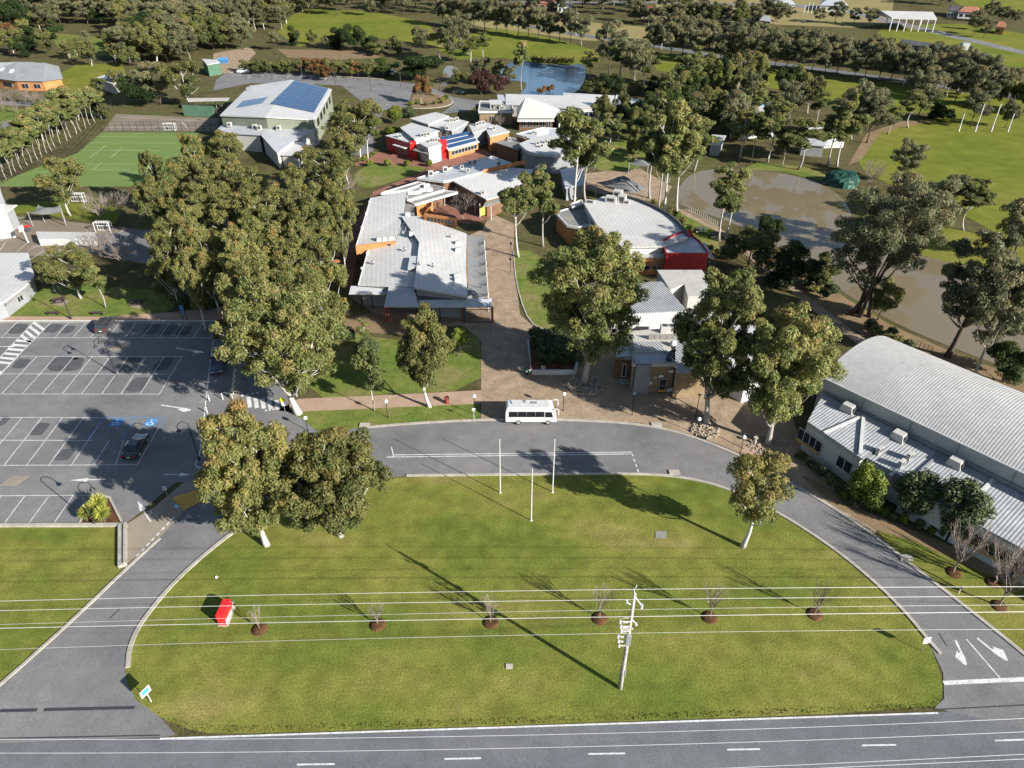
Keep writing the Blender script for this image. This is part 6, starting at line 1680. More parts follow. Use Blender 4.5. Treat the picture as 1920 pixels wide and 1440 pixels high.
# --- lake surroundings
tree(plum[0], 902, 178, 120, 54, 'plum-coloured tree between back car park and lake', 'plum_tree')
tree(plum[0], 938, 178, 130, 38, 'smaller brownish plum tree beside the plum-coloured tree', 'plum_tree', rz=2.2)
row([olive[0], grey[1], olive[2], grey[0]], [(866, 160, 112, 40), (900, 160, 98, 44), (930, 162, 100, 50), (955, 160, 118, 34)], '%s from the left of the trees on the lake peninsula', group='trees on the lake peninsula')
tree(thin[0], 978, 170, 74, 40, 'slender gum on the peninsula tip in the lake')
row([grey[2], tall[0], grey[3], tall[2], grey[1], tall[1]], [(792, 98, 36, 46), (826, 112, 46, 50), (852, 122, 34, 54), (880, 118, 52, 48), (868, 96, 26, 50), (905, 108, 56, 44)], '%s of the pale gums left of the lake field', group='pale gums left of the lake')
row([tall[3], grey[3], tall[1], grey[1], tall[2]], [(1104, 150, 92, 40), (1142, 140, 40, 62), (1166, 152, 52, 70), (1188, 166, 62, 70), (1206, 160, 78, 58)], '%s of the tall bleached gums right of the lake', group='bleached gums right of the lake')
row([olive[0], dark[2], olive[1], dark[1], olive[2]], [(1110, 178, 140, 54), (1150, 176, 128, 44), (1186, 178, 146, 40), (1225, 176, 140, 40), (1128, 172, 150, 40)], '%s from the left of the dense bushes on the lake shore', 'shore_tree', group='dense bushes on the lake shore')
wood('between lake and lagoon', 'belt between lake and lagoon', olive + grey + tall[:2] + gum[:1] + dark[:1], [(1240, 196), (1270, 186), (1300, 196), (1332, 190), (1362, 196), (1390, 180), (1250, 222), (1284, 216), (1320, 226), (1352, 220), (1378, 230), (1268, 250), (1300, 258), (1334, 246), (1364, 262), (1290, 168), (1330, 164), (1372, 162), (1410, 170), (1215, 235), (1232, 262), (1396, 248), (1412, 232), (1490, 200), (1512, 214), (1480, 232), (1520, 196), (1532, 236), (1500, 180), (1474, 182), (1410, 212), (1440, 262), (1456, 272), (1390, 268)], (9, 15), (.62, .85), seed=11)
wood('right of the library', 'garden trees right of the library', olive + tall[:2] + dark[:1], [(1130, 250), (1152, 262), (1176, 246), (1160, 230), (1190, 268), (1148, 285), (1120, 235), (1206, 288), (1200, 250), (1180, 300)], (7, 12), (.6, .8), seed=12)
# --- gum avenue along the far road
av = [(830 + k * 20, 48 + k * 2.9) for k in range(14)]
for k, (x, y) in enumerate(av):
    tree(grey[k % 4], x, y, y - 56 - (k * 7 % 5) * 4, 36 + (k * 5 % 3) * 5, 'grey gum along the far road above the lake, %s from the left' % ordinal(k), group='gum avenue above the lake')
for k in range(24):
    x = 1225 + k * 24.5 + (k * 13 % 7)
    y = 92 + (x - 1240) * .118 + 10 + (k % 2) * 7
    tree(grey[(k * 3) % 4], x, y, y - 66 - (k * 7 % 5) * 5, 44 + (k * 5 % 4) * 6, 'grey gum of the long roadside avenue at right, %s from the left' % ordinal(k), group='long roadside avenue at right')
for k in range(20):
    x = 1232 + k * 30 + (k * 11 % 9)
    y = 92 + (x - 1240) * .118 - 10
    tree(grey[(k * 5 + 1) % 4], x, y, y - 56 - (k * 7 % 4) * 5, 42 + (k * 5 % 4) * 6, 'grey gum on the far side of the road, %s from the left' % ordinal(k), group='avenue on the far side of the road')
wood('far off at top centre', 'distant gums at top centre', grey + olive[:1], [(x, 4 + (x % 4) * 8) for x in range(560, 1260, 15)], (11, 16), (.7, .95), seed=15)
wood('beyond the far avenue', 'distant gums at the top right', grey + olive[:1], [(1700, 4), (1720, 6), (1740, 5), (1758, 8), (1776, 10), (1690, 0), (1850, 40), (1880, 44), (1866, 36), (1906, 46), (1830, 56), (1820, 64), (1840, 70), (1380, 34), (1410, 40), (1450, 44), (1480, 42), (1320, 30), (1290, 24), (1540, 44), (1570, 46), (1600, 48), (1270, 30), (1630, 52)], (7, 12), (.75, 1.0), seed=16)
wood('at the farthest edge', 'far trees beyond the fields', grey, [(x, -14 - (x % 5) * 3) for x in range(600, 1900, 60)], (9, 14), (.7, 1.0), seed=17)
wood('beyond the goal posts', 'avenue gums beyond the goal posts', grey + olive[:1], [(1790, 196), (1822, 200), (1852, 204), (1884, 208), (1916, 212), (1950, 218), (1806, 178), (1840, 182), (1900, 190), (1780, 182)], (10, 15), (.7, .9), seed=18)
# --- shrubs and beds
def bushes(label, group, pts, proto, hw=(1.2, 1.8), name='shrub', seed=2, cat='shrub'):
    r = random.Random(seed)
    for k, (x, y) in enumerate(sorted(pts)):
        p = at(x, y)
        plant(proto[r.randrange(len(proto))], p, r.uniform(*hw), r.uniform(*hw) * 1.3, r.uniform(0, 6.28), name, label + ', %s from left' % ordinal(k), cat, group)
bushes('low shrub in the bed under the gym windows', 'shrubs under the gym windows', [(1500, 862), (1520, 876), (1540, 892), (1556, 908), (1572, 924), (1590, 944), (1640, 958), (1656, 966), (1672, 972), (1690, 980), (1722, 990), (1745, 998), (1765, 1006), (1800, 1018), (1820, 1026), (1850, 1040), (1880, 1052), (1530, 884), (1580, 935), (1632, 950)], shrub[:2], (.9, 1.5), seed=4)
bushes('dense dark shrub in the raised planter on the plaza', 'shrubs in the plaza planter', [(1005 + (k % 6) * 13 + (k // 6) * 3, 636 + (k // 6) * 11) for k in range(30)], [shrub[0]], (1.6, 2.4), seed=5)
bushes('rounded shrub in the hedge bed above the oval garden lawn', 'shrubs above the oval garden lawn', [(693, 312), (728, 312), (762, 312), (806, 313)], [shrub[1]], (1.5, 1.9), seed=6)
bushes('spreading shrub on the near lagoon bank', 'shrubs on the near lagoon bank', [(1500, 520), (1516, 530), (1534, 536), (1552, 544), (1560, 552), (1526, 548), (1544, 560), (1510, 540), (1640, 630), (1660, 640), (1680, 650), (1700, 656), (1630, 618), (1670, 630)], [shrub[0], shrub[2]], (1.4, 2.2), seed=7)
bushes('flowering shrub along the curved edge of the fan hall', 'shrubs along the fan hall', [(1226, 384), (1240, 392), (1254, 400), (1266, 408), (1280, 420), (1292, 434), (1330, 470), (1345, 478), (1360, 486)], [shrub[2], shrub[1]], (1.2, 1.8), seed=8)
bushes('shrub in the bed round the forecourt gum', 'shrubs round the forecourt gum', [(664, 300), (674, 304), (684, 302), (692, 297), (700, 292)], [shrub[1]], (1.1, 1.5), seed=9)
bushes('low shrub under the grove above the car park', 'shrubs under the grove', [(330 + k * 12, 560 + (k * 7 % 4) * 7) for k in range(9)] + [(290, 520), (310, 530), (340, 520), (370, 530), (390, 545), (300, 548)], [shrub[0], shrub[2]], (1.2, 2.4), seed=10)
bushes('reed clump at the far edge of the lake', 'reeds on the lake edge', [(1000 + k * 9, 117 + (k % 3)) for k in range(9)], [shrub_proto(760, 2.2, 3.0, 14, 70, .22, 'reed', .25)], (2.0, 2.8), 'reed_clump', 11, 'reeds')
bushes('orange shrub standing in the lake behind the long roof', 'shrubs in the lake', [(1015, 176), (1030, 172)], [shrub_proto(761, 2.2, 3.0, 14, 70, .22, 'leaf_rust')], (2.6, 3.4), 'lake_shrub', 12)
bushes('garden shrub on the traffic island', 'shrubs on the traffic island', [(784, 196), (800, 198), (815, 196), (830, 194), (836, 188), (770, 198)], [shrub[2], shrub[1]], (1.2, 2.0), seed=13)
bushes('low green plant in the yellow-edged bed by the bollards', 'plants in the corner bed', [(430, 612), (431, 620), (432, 628), (424, 616)], [shrub[1]], (.8, 1.1), seed=14)

wood('before the red-roofed houses', 'trees before the far houses', grey + olive[:2], [(x, 40 + (x * 7 % 11)) for x in range(1196, 1460, 13)], (9, 12), (.75, 1.0), seed=21)
# ------------------------------------------------------------------ vehicles
def side_prism(mb, prof, w0, w1=None, y0=0.0, M4=None):
    """extrude a side profile [(x, z)] across the width; w1 narrows the points by height when given as a function z -> half width"""
    n = len(prof)
    hw = w1 if w1 else (lambda z: w0 / 2)
    L_ = [Vector((x, hw(z), z)) for x, z in prof]; R_ = [Vector((x, -hw(z), z)) for x, z in prof]
    if M4 is not None:
        L_ = [M4 @ p for p in L_]; R_ = [M4 @ p for p in R_]
    mb.add(L_ + R_, [tuple(reversed(range(n))), tuple(range(n, 2 * n))] + [(i, (i + 1) % n, (i + 1) % n + n, i + n) for i in range(n)])
    return mb

def wheel(root, x, y, r, w, side):
    m = MB()
    prof = [(r * .62, -w / 2), (r * .95, -w / 2), (r, -w * .3), (r, w * .3), (r * .95, w / 2), (r * .62, w / 2)]
    def turn(prof, mat, name, parent):
        mb = MB(); n = 20
        for rr, q in prof:
            for k in range(n):
                t = 2 * PI * k / n
                mb.v.append((x + rr * math.cos(t), y + q, r + rr * math.sin(t)))
        for i in range(len(prof) - 1):
            for k in range(n):
                k2 = (k + 1) % n
                mb.f.append((i * n + k, (i + 1) * n + k, (i + 1) * n + k2, i * n + k2))
        mb.f.append(tuple(range(n))); mb.f.append(tuple(reversed(range((len(prof) - 1) * n, len(prof) * n))))
        return mb.build(name, M[mat], parent)
    t = turn(prof, 'rubber', 'wheel', root)
    s = side
    turn([(r * .60, s * (w / 2 - .04)), (r * .60, s * (w / 2 + .012)), (r * .25, s * (w / 2 + .03))], 'rim', 'rim', t)
    return t

def car(name, label, loc, rz, paint, L_=4.6, Wd=1.82, Hc=1.45, suv=False):
    o = empty(name, (0, 0, 0), label, 'car')
    hl = L_ / 2
    zb = .28 if not suv else .34
    belt = .92 if not suv else 1.08
    prof = [(-hl + .05, zb + .05), (-hl, .55), (-hl + .06, belt - .06), (-hl + .35, belt + .02), (hl * .42, belt), (hl - .35, belt - .16), (hl - .03, .68), (hl, .45), (hl - .08, zb), (hl * .3, zb - .04), (-hl * .6, zb - .04)]
    side_prism(MB(), prof, Wd).build('body', M[paint], o, bevel=.09)
    if suv:
        g = [(-hl + .14, belt - .03), (-hl + .32, Hc - .10), (-hl + .6, Hc - .03), (hl * .12, Hc - .03), (hl * .44, belt - .03)]
    else:
        g = [(-hl + .45, belt - .03), (-hl + 1.15, Hc - .08), (-hl + 1.5, Hc - .03), (hl * .10, Hc - .03), (hl * .48, belt - .03)]
    hw = lambda z: Wd / 2 - .06 - max(0, (z - belt)) * .30
    side_prism(MB(), g, Wd, hw).build('glasshouse', M['glass'], o, bevel=.04)
    xr0, xr1 = g[1][0] + .06, g[3][0] - .05
    rw = Wd - .36
    MB().add([(xr0 + .1, -rw / 2, Hc - .05), (xr1, -rw / 2, Hc - .05), (xr1, rw / 2, Hc - .05), (xr0 + .1, rw / 2, Hc - .05), (xr0 + .2, -rw / 2 + .12, Hc), (xr1 - .1, -rw / 2 + .12, Hc), (xr1 - .1, rw / 2 - .12, Hc), (xr0 + .2, rw / 2 - .12, Hc)], [(3, 2, 1, 0), (4, 5, 6, 7), (0, 1, 5, 4), (1, 2, 6, 5), (2, 3, 7, 6), (3, 0, 4, 7)]).build('roof_panel', M[paint], o)
    for s in (-1, 1):
        for gx_ in ((g[1][0] + g[0][0]) / 2 + (.25 if suv else .45), (g[3][0] + g[1][0]) / 2 + .15):
            MB().tube([(gx_, s * (hw(belt) + .004), belt - .02), (gx_ - .05, s * (hw(Hc - .06) + .004), Hc - .06)], .035, 4).build('pillar', M[paint], o)
        box('headlight', M['lens'], (hl - .09, s * (Wd / 2 - .32), .68), (.16, .36, .14), 0, o)
        box('tail_light', M['tail'], (-hl + .03, s * (Wd / 2 - .24), belt - .16), (.12, .40, .17), 0, o)
        box('mirror', M[paint], (hl * .40, s * (Wd / 2 + .09), belt + .06), (.12, .20, .14), 0, o)
        for wx in (-hl * .58, hl * .62):
            wheel(o, wx, s * (Wd / 2 - .09), .33 if not suv else .37, .21, s)
    box('number_plate', M['white'], (-hl - .005, 0, .62), (.03, .4, .13), 0, o)
    box('rear_bumper', M['frame_dark'], (-hl - .01, 0, .42), (.08, Wd - .2, .16), 0, o)
    o.location = loc; o.rotation_euler = (0, 0, rz)
    return o

def heading(p, q):
    a, b = at(*p), at(*q)
    return math.atan2(b.y - a.y, b.x - a.x)
dbay = heading((258, 871), (299, 800))
p = at(252, 848); car('black_sedan', 'black sedan parked alone in the angled bay by the wheelchair bays', (p.x + .1, p.y + .5, .05), dbay, 'car_black')
p = at(200, 616); car('dark_suv', 'dark four-wheel drive parked in the top row of bays', (p.x, p.y + .3, .05), heading((203, 633), (224, 606)), 'car_grey', 4.7, 1.86, 1.75, True)
p = at(410, 690); car('blue_suv', 'dark blue car parked in tree shade beside the white bollards', (p.x, p.y, .05), heading((412, 672), (408, 706)), 'car_blue', 4.6, 1.86, 1.65, True)
for k, (x, y) in enumerate(((724, 139.5), (736, 140))):
    p = at(x, y); car('white_van', 'white van, %s of the pair in evergreen shade at the back car park' % ('left' if k == 0 else 'right'), (p.x, p.y, .035), PI / 2, 'car_white', 4.8, 1.9, 1.9, True)
p = at(457, 137); car('white_car', 'white car at the left end of the back car park', (p.x, p.y, .035), 0.1, 'car_white', 4.6, 1.8, 1.5, True)
p = at(860, 176); car('grey_car', 'grey car driving past the lake bank at the back', (p.x, p.y, .035), R(-25), 'car_grey')

# small white bus
bus = empty('white_bus', (0, 0, 0), 'small white bus parked at the plaza kerb', 'bus')
BL, BW, BH = 6.7, 2.08, 2.72
prof = [(-BL / 2 + .02, .42), (-BL / 2, .8), (-BL / 2 + .04, 1.9), (-BL / 2 + .22, BH - .05), (-BL / 2 + .5, BH), (BL / 2 - 1.0, BH), (BL / 2 - .55, BH - .08), (BL / 2 - .22, 1.55), (BL / 2 - .02, 1.1), (BL / 2, .55), (BL / 2 - .08, .38)]
side_prism(MB(), prof, BW, lambda z: BW / 2 - max(0, z - 1.3) * .07).build('body', M['offwhite'], bus, bevel=.12)
for s in (-1, 1):
    for k in range(4):
        x0 = -BL / 2 + .50 + k * 1.17
        yw = lambda z: s * (BW / 2 - max(0, z - 1.3) * .07 + .012)
        MB().add([(x0, yw(1.28), 1.28), (x0 + 1.12, yw(1.28), 1.28), (x0 + 1.12, yw(2.12), 2.12), (x0, yw(2.12), 2.12)], [(0, 1, 2, 3), (3, 2, 1, 0)]).build('window', M['glass'], bus)
    MB().add([(BL / 2 - 1.45, s * (BW / 2 + .012), 1.25), (BL / 2 - .42, s * (BW / 2 + .012), 1.25), (BL / 2 - .62, s * (BW / 2 - .034), 2.06), (BL / 2 - 1.45, s * (BW / 2 - .034), 2.06)], [(0, 1, 2, 3), (3, 2, 1, 0)]).build('cab_window', M['glass'], bus)
    for x, in ((-BL / 2 + 1.75,), (BL / 2 - 1.05,)):
        wheel(bus, x, s * (BW / 2 - .10), .38, .22, s)
        MB().lathe((0, 0, 0), [(.5, 0), (.5, .02)], 18)
    box('headlight', M['lens'], (BL / 2 - .01, s * .78, .72), (.06, .3, .2), 0, bus)
    m = MB().tube([(BL / 2 - .55, s * (BW / 2 - .12), 2.45), (BL / 2 - .15, s * (BW / 2 + .02), 2.62), (BL / 2 + .22, s * (BW / 2 + .02), 2.55), (BL / 2 + .30, s * (BW / 2 + .02), 2.25)], .07, 7)
    m.build('mirror_arm', M['offwhite'], bus, True)
    box('mirror', M['offwhite'], (BL / 2 + .30, s * (BW / 2 + .02), 1.98), (.14, .26, .5), 0, bus, .03)
for k, z0 in ((0, 1),):
    MB().add([(BL / 2 - .50, -.85, 2.35), (BL / 2 - .50, .85, 2.35), (BL / 2 - .17, .92, 1.42), (BL / 2 - .17, -.92, 1.42)], [(0, 1, 2, 3), (3, 2, 1, 0)]).build('windscreen', M['glass'], bus)
    MB().add([(-BL / 2 - .012, -.8, 1.3), (-BL / 2 - .012, .8, 1.3), (-BL / 2 + .10, .75, 2.2), (-BL / 2 + .10, -.75, 2.2)], [(0, 1, 2, 3), (3, 2, 1, 0)]).build('rear_window', M['glass'], bus)
box('roof_hatch', M['steel'], (BL / 2 - 2.9, .15, BH + .03), (.75, .45, .07), 0, bus)
for y in (.25, .62):
    box('roof_vent', M['grille'], (-BL / 2 + 2.55, y, BH + .03), (.28, .14, .07), 0, bus)
box('roof_badge', M['sign_blue'], (-BL / 2 + .78, .32, BH + .012), (.16, .85, .03), R(15), bus)
box('bumper', M['offwhite'], (BL / 2 + .02, 0, .5), (.12, BW - .1, .26), 0, bus, .04)
box('rub_strip', M['frame_dark'], (0, 0, .40), (BL - .3, BW - .06, .06), 0, bus)
p = at(994, 798)
bus.location = (p.x + .05, p.y + BW / 2 + .1, .045)

# ------------------------------------------------------------------ lamps
def globe_lamp(x, y, ty, label):
    p = at(x, y); _, h = zat(x, ty, p.y)
    o = empty('globe_lamp', p, label, 'lamp', 'globe lamps round the plaza road')
    MB().lathe(p, [(.14, 0), (.14, .06), (.055, .09), (.045, h - .35)], 10).build('pole', M['black'], o)
    MB().lathe((p.x, p.y, h - .38), [(.05, 0), (.14, .03), (.14, .08)], 12).build('collar', M['black'], o)
    MB().ball((p.x, p.y, h - .06), .27, 18).build('globe', M['globe'], o, True)
for x, y, ty, lb in ((577, 808, 783, 'white globe lamp at the left end of the verge lawn'), (727, 783, 752, 'white globe lamp on verge lawn below the conical gum'), (890, 778, 742, 'white globe lamp beside the gravel path end left of the bus'), (1056, 770, 738, 'white globe lamp behind the front of the bus'), (1306, 813, 785, 'white globe lamp at the stone ring of the roadside gum'), (1388, 850, 819, 'white globe lamp beside the gravel patch near the forked gum')):
    globe_lamp(x, y, ty, lb)
p = at(889, 790); o = empty('kerb_sign', p, 'small square sign on pale post at kerb left of the bus', 'sign')
MB().tube([(p.x, p.y, 0), (p.x, p.y, 1.9)], .035, 8).build('post', M['white'], o)
box('board', M['white'], (p.x, p.y - .05, 2.0), (.42, .03, .42), 0, o)
for x, y, ty, lb in ((1185, 779, 740, 'slim black light pole in front of the art building'), (1304, 784, 742, 'slim black light pole left of the tall dense gum')):
    p = at(x, y); _, h = zat(x, ty, p.y)
    o = empty('light_pole', p, lb, 'lamp')
    MB().tube([(p.x, p.y, 0), (p.x, p.y, h)], [.06, .05], 8).build('pole', M['black'], o)
    MB().lathe((p.x, p.y, h - .02), [(.06, 0), (.22, .15), (.26, .2), (.05, .34)], 12).build('lantern', M['steel'], o)

def swan_lamp(x, y, top, label, arms, h=6.1):
    p = at(x, y)
    o = empty('swan_neck_lamp', p, label, 'lamp', 'swan-neck car park lamps')
    MB().lathe(p, [(.17, 0), (.17, .5), (.10, .6), (.075, 1.0)], 10).build('base', M['black'], o)
    MB().tube([(p.x, p.y, .9), (p.x, p.y, h - 1.2)], [.075, .055], 8).build('pole', M['black'], o)
    for w_ in arms:
        d = Vector((math.cos(w_), math.sin(w_), 0))
        pts = []
        for k in range(15):
            t = k / 14
            if t < .25: q = Vector((p.x, p.y, h - 1.25 + t / .25 * .65))
            else:
                u = (t - .25) / .75
                a_ = PI * (1 - u * 1.12)
                q = Vector((p.x, p.y, h - .6)) + d * (.62 + .62 * math.cos(a_)) + Vector((0, 0, .62 * math.sin(a_)))
            pts.append(q)
        MB().tube(pts, .045, 7).build('neck', M['black'], o, True)
        e = pts[-1]
        MB().lathe((e.x, e.y, e.z - .36), [(.30, 0), (.28, .05), (.12, .22), (.07, .40)], 14).build('shade', M['black'], o, True)
swan_lamp(217, 701, 632, 'twin swan-neck lamp between the middle rows of bays', (R(205), R(150)))
swan_lamp(374, 863, 785, 'swan-neck lamp at the kerb left of the orange gum', (R(200),))
swan_lamp(178, 984, 893, 'swan-neck lamp standing in the yucca bed', (R(20),))
swan_lamp(133, 598, 530, 'swan-neck lamp by the bench above the zebra crossing', (R(160),))
swan_lamp(429, 744, 600, 'swan-neck lamp beside the row of white bollards', (R(170),), 7.4)
for k, (x, y) in enumerate(((958, 482), (957, 512))):
    p = at(x, y)
    o = empty('path_lamp', p, 'black path lamp on the courtyard path, %s one' % ('farther' if k == 0 else 'nearer'), 'lamp')
    MB().tube([(p.x, p.y, 0), (p.x, p.y, 2.6)], .05, 8).build('pole', M['black'], o)
    MB().lathe((p.x, p.y, 2.5), [(.08, 0), (.2, .1), (.22, .45), (.1, .55)], 10).build('lantern', M['black'], o)

# ------------------------------------------------------------------ power pole and wires
pb = at(1163, 1291)
pole = empty('power_pole', pb, 'tall weathered power pole with switchgear on the front lawn', 'power pole')
lean = Vector((.1, .15, 0))
PH = 12.55
pt = lambda z, s=0.0, f=0.0: Vector((pb.x + lean.x * z / PH + s, pb.y + lean.y * z / PH + f, z))
MB().tube([pt(-.1), pt(3), pt(6), pt(9), pt(PH)], [.20, .185, .165, .15, .13], 12).build('shaft', M['wood_pole'], pole, True)
MB().tube([pt(.4, -.24), pt(3.2, -.22)], .05, 6).build('conduit', M['steel'], pole)
MB().tube([pt(2.0, .17, -.12), pt(2.9, .17, -.12)], .09, 8).build('cable_guard', M['steel'], pole)
MB().tube([pt(PH - .1), pt(PH + .45, -.12), pt(PH + .95, .06)], .055, 6).build('top_bracket', M['insulator'], pole)
MB().tube([pt(PH - .2), pt(11.4, .6, -.2)], .05, 6).build('stay_arm', M['insulator'], pole)
MB().lathe(pt(11.0, .66, -.2), [(.09, 0), (.12, .12), (.08, .2), (.12, .3), (.08, .4), (.1, .5)], 10).build('insulator', M['insulator'], pole)
MB().tube([pt(11.2), pt(11.5, -.55, -.05)], .045, 6).build('stay_arm', M['insulator'], pole)
MB().lathe(pt(11.5, -.55, -.05), [(.08, 0), (.12, .1), (.08, .2), (.1, .3)], 10).build('insulator', M['insulator'], pole)
MB().tube([pt(9.6), pt(9.0, .42, -.1)], .045, 6).build('stay_arm', M['insulator'], pole)
MB().lathe(pt(8.8, .45, -.1), [(.08, 0), (.13, .1), (.08, .2), (.1, .3)], 10).build('insulator', M['insulator'], pole)
rp_ = random.Random(5)
for k, z in enumerate((9.3, 8.7, 8.1, 7.4, 6.8, 6.2)):
    MB().tube([pt(z, 0, -.12), pt(z + .1, -.55, -.2), pt(z + .12, -1.0 + .1 * (k % 3), -.2)], .045, 6).build('switch_arm', M['insulator'], pole)
    MB().lathe(pt(z - .1, -.9 + .1 * (k % 3), -.2), [(.07, 0), (.11, .1), (.06, .18), (.11, .26), (.05, .42)], 10).build('insulator', M['insulator'], pole)
    MB().tube([pt(z + .35, -.9 + .1 * (k % 3), -.2), pt(z + .55, -.6, -.2), pt(z + .5, -.2, -.15)], .025, 5).build('jumper', M['insulator'], pole)
box('switch_box', M['steel'], pt(7.1, 0, -.24), (.42, .22, 1.3), 0, pole, .03)
box('crossarm', M['wood_pole'], pt(8.5, -.25, -.2), (1.0, .12, .14), 0, pole)
wsl = 0.0353
def wire(label, L_, Pm, Rr_, plane, r=.019, n=40):
    """wire through three photograph points on an upright plane running along the highway"""
    def on(px, py):
        x = 0.0
        for _ in range(12):
            Y = plane + wsl * x
            x, z = zat(px, py, Y)
        return Vector((x, plane + wsl * x, z))
    a, b, c = on(*L_), on(*Pm), on(*Rr_)
    P_ = []
    ext = 1.5
    for i in range(n + 1):
        t = -0.35 + 1.7 * i / n
        xx = a.x + (c.x - a.x) * t
        l0 = (xx - b.x) * (xx - c.x) / ((a.x - b.x) * (a.x - c.x)); l1 = (xx - a.x) * (xx - c.x) / ((b.x - a.x) * (b.x - c.x)); l2 = (xx - a.x) * (xx - b.x) / ((c.x - a.x) * (c.x - b.x))
        P_.append(Vector((xx, plane + wsl * xx, max(3.0, a.z * l0 + b.z * l1 + c.z * l2))))
    o = MB().tube(P_, r, 5).build('power_line', M['wire'])
    return tag(o, label, 'power line', 'overhead power lines')
pl0 = pb.y - wsl * pb.x
wire('topmost overhead wire carried by the power pole', (0, 1127), (1192, 1105), (1920, 1100), pl0)
wire('overhead wire second from the top at the power pole', (0, 1145), (1194, 1124), (1920, 1118), pl0)
wire('thin overhead wire third from the top at the power pole', (0, 1171), (1187, 1143), (1920, 1134), pl0, .012)
wire('thick overhead wire fourth from the top at the power pole', (0, 1178), (1190, 1156), (1920, 1147), pl0, .024)
wire('lowest overhead wire at the power pole above the lawn', (0, 1218), (1197, 1187), (1920, 1180), pl0, .013)
wire('overhead wire above the highway edge, upper of the pair', (0, 1386), (1280, 1371), (1920, 1347), 24.5, .014)
wire('overhead wire above the highway lanes, lower of the pair', (0, 1412), (1280, 1395), (1920, 1372), 23.5, .014)
wire('overhead wire at the bottom right corner of the view, upper one', (1000, 1455), (1500, 1434), (1920, 1414), 21.5, .014)
wire('overhead wire at the bottom right corner of the view, lowest one', (1000, 1464), (1500, 1442), (1920, 1423), 21.0, .014)

# ------------------------------------------------------------------ poles, signs and small things
for bx, by, ty, lb in ((938, 924, 825, 'white flagpole on the lawn edge, left of the two by the road'), (1036, 923, 825, 'white flagpole on the lawn edge, right of the two by the road'), (996, 976, 880, 'white flagpole standing forward on the lawn between the other two')):
    p = at(bx, by); _, h = zat(bx, ty, p.y)
    o = empty('flagpole', p, lb, 'flagpole', 'white flagpoles')
    MB().lathe(p, [(.16, 0), (.16, .05), (.065, .07), (.06, 1.2), (.035, h)], 10).build('pole', M['white'], o)
    MB().ball((p.x, p.y, h + .04), .06, 10).build('finial', M['white'], o)
    MB().tube([(p.x + .07, p.y, 1.0), (p.x + .05, p.y, h - .1)], .008, 4).build('halyard', M['frame'], o)
# red monument sign
p = at(419, 1173)
rd = empty('monument_sign', (p.x, p.y + 1.05, 0), 'red block-shaped sign standing on the front lawn', 'sign')
hb = [(-.42, -1.05), (.34, -1.05), (.42, 1.0), (-.34, 1.0)]
MB().prism([(p.x + x * .95 - .08, p.y + 1.05 + y * .96, 1.42) for x, y in hb], [(p.x + x, p.y + 1.05 + y, 0) for x, y in hb]).build('body', M['red_sign'], rd, bevel=.02)
MB().add([(p.x + .345, p.y + .05, .06), (p.x + .425, p.y + 2.0, .06), (p.x + .40, p.y + 1.98, .62), (p.x + .315, p.y + .07, .62)], [(0, 1, 2, 3), (3, 2, 1, 0)]).build('face_panel', M['wall_cream'], rd)
box('footing', M['concrete'], (p.x, p.y + 1.05, .03), (1.0, 2.4, .1), 0, rd)
# teal-and-white sign by the highway corner
p = at(284, 1316)
o = empty('corner_sign', p, 'small white and teal sign on a post at the lawn corner', 'sign')
MB().tube([(p.x, p.y, 0), (p.x - .06, p.y, 1.5)], .04, 8).build('post', M['white'], o)
bd = MB().box((0, 0, 0), (1, 1, 1), M=Matrix.Translation((p.x - .08, p.y - .03, 1.55)) @ Matrix.Rotation(R(62), 4, 'Z') @ Matrix.Diagonal((.95, .04, .80, 1))).build('board', M['white'], o)
MB().box((0, 0, 0), (1, 1, 1), M=Matrix.Translation((p.x - .08, p.y - .03, 1.58)) @ Matrix.Rotation(R(62), 4, 'Z') @ Matrix.Diagonal((.62, .06, .46, 1))).build('print', M['sign_teal'], bd)
# white notice at the exit
p = at(1727, 1220)
o = empty('exit_notice', p, 'white notice board on a post beside the exit kerb', 'sign')
MB().tube([(p.x, p.y, 0), (p.x, p.y, 1.3)], .03, 8).build('post', M['steel'], o)
Mx = Matrix.Translation((p.x + .05, p.y - .02, 1.55)) @ Matrix.Rotation(R(10), 4, 'Z') @ Matrix.Rotation(R(-8), 4, 'X')
bd = MB().box((0, 0, 0), (1, 1, 1), M=Mx @ Matrix.Diagonal((.72, .03, .72, 1))).build('board', M['white'], o)
for k, (zz, ww) in enumerate(((.22, .34), (.08, .42), (-.06, .18), (-.20, .3))):
    MB().box((0, 0, 0), (1, 1, 1), M=Mx @ Matrix.Translation((.02, -.02, zz)) @ Matrix.Diagonal((ww, .012, .05, 1))).build('print_line', M['ink'], bd)
# pit lids in the lawn
p = at(955, 1250); tag(box('pit_lid', M['concrete'], (p.x, p.y, .05), (.62, .5, .1)), 'small pale concrete pit lid in the lawn below the flagpoles', 'pit lid')
p = at(1239, 1003); o = MB().prism([(p.x + i * .6 + j * .1, p.y + j * .5, .07) for i, j in ((-1, -1), (1, -1), (1, 1), (-1, 1))], [(p.x + i * .6 + j * .1, p.y + j * .5, 0) for i, j in ((-1, -1), (1, -1), (1, 1), (-1, 1))]).build('drain_grate', M['roof_grey'])
tag(o, 'dark drain grate in the lawn left of the sparse orange-tipped gum', 'grate')
for x, y, lb in ((406, 1083, 'small white marker on the lawn above the red sign'), (436, 1131, 'small white marker just right of the red sign')):
    p = at(x, y); tag(MB().lathe((p.x, p.y, 0), [(.16, 0), (.16, .10), (.10, .16), (.1, .12), (.02, .1)], 12).build('sprinkler_cover', M['white']), lb, 'sprinkler cover', 'sprinkler covers')
p = at(1797, 1112); o = empty('hydrant_marker', p, 'small white hydrant marker on the lawn before the gym', 'hydrant')
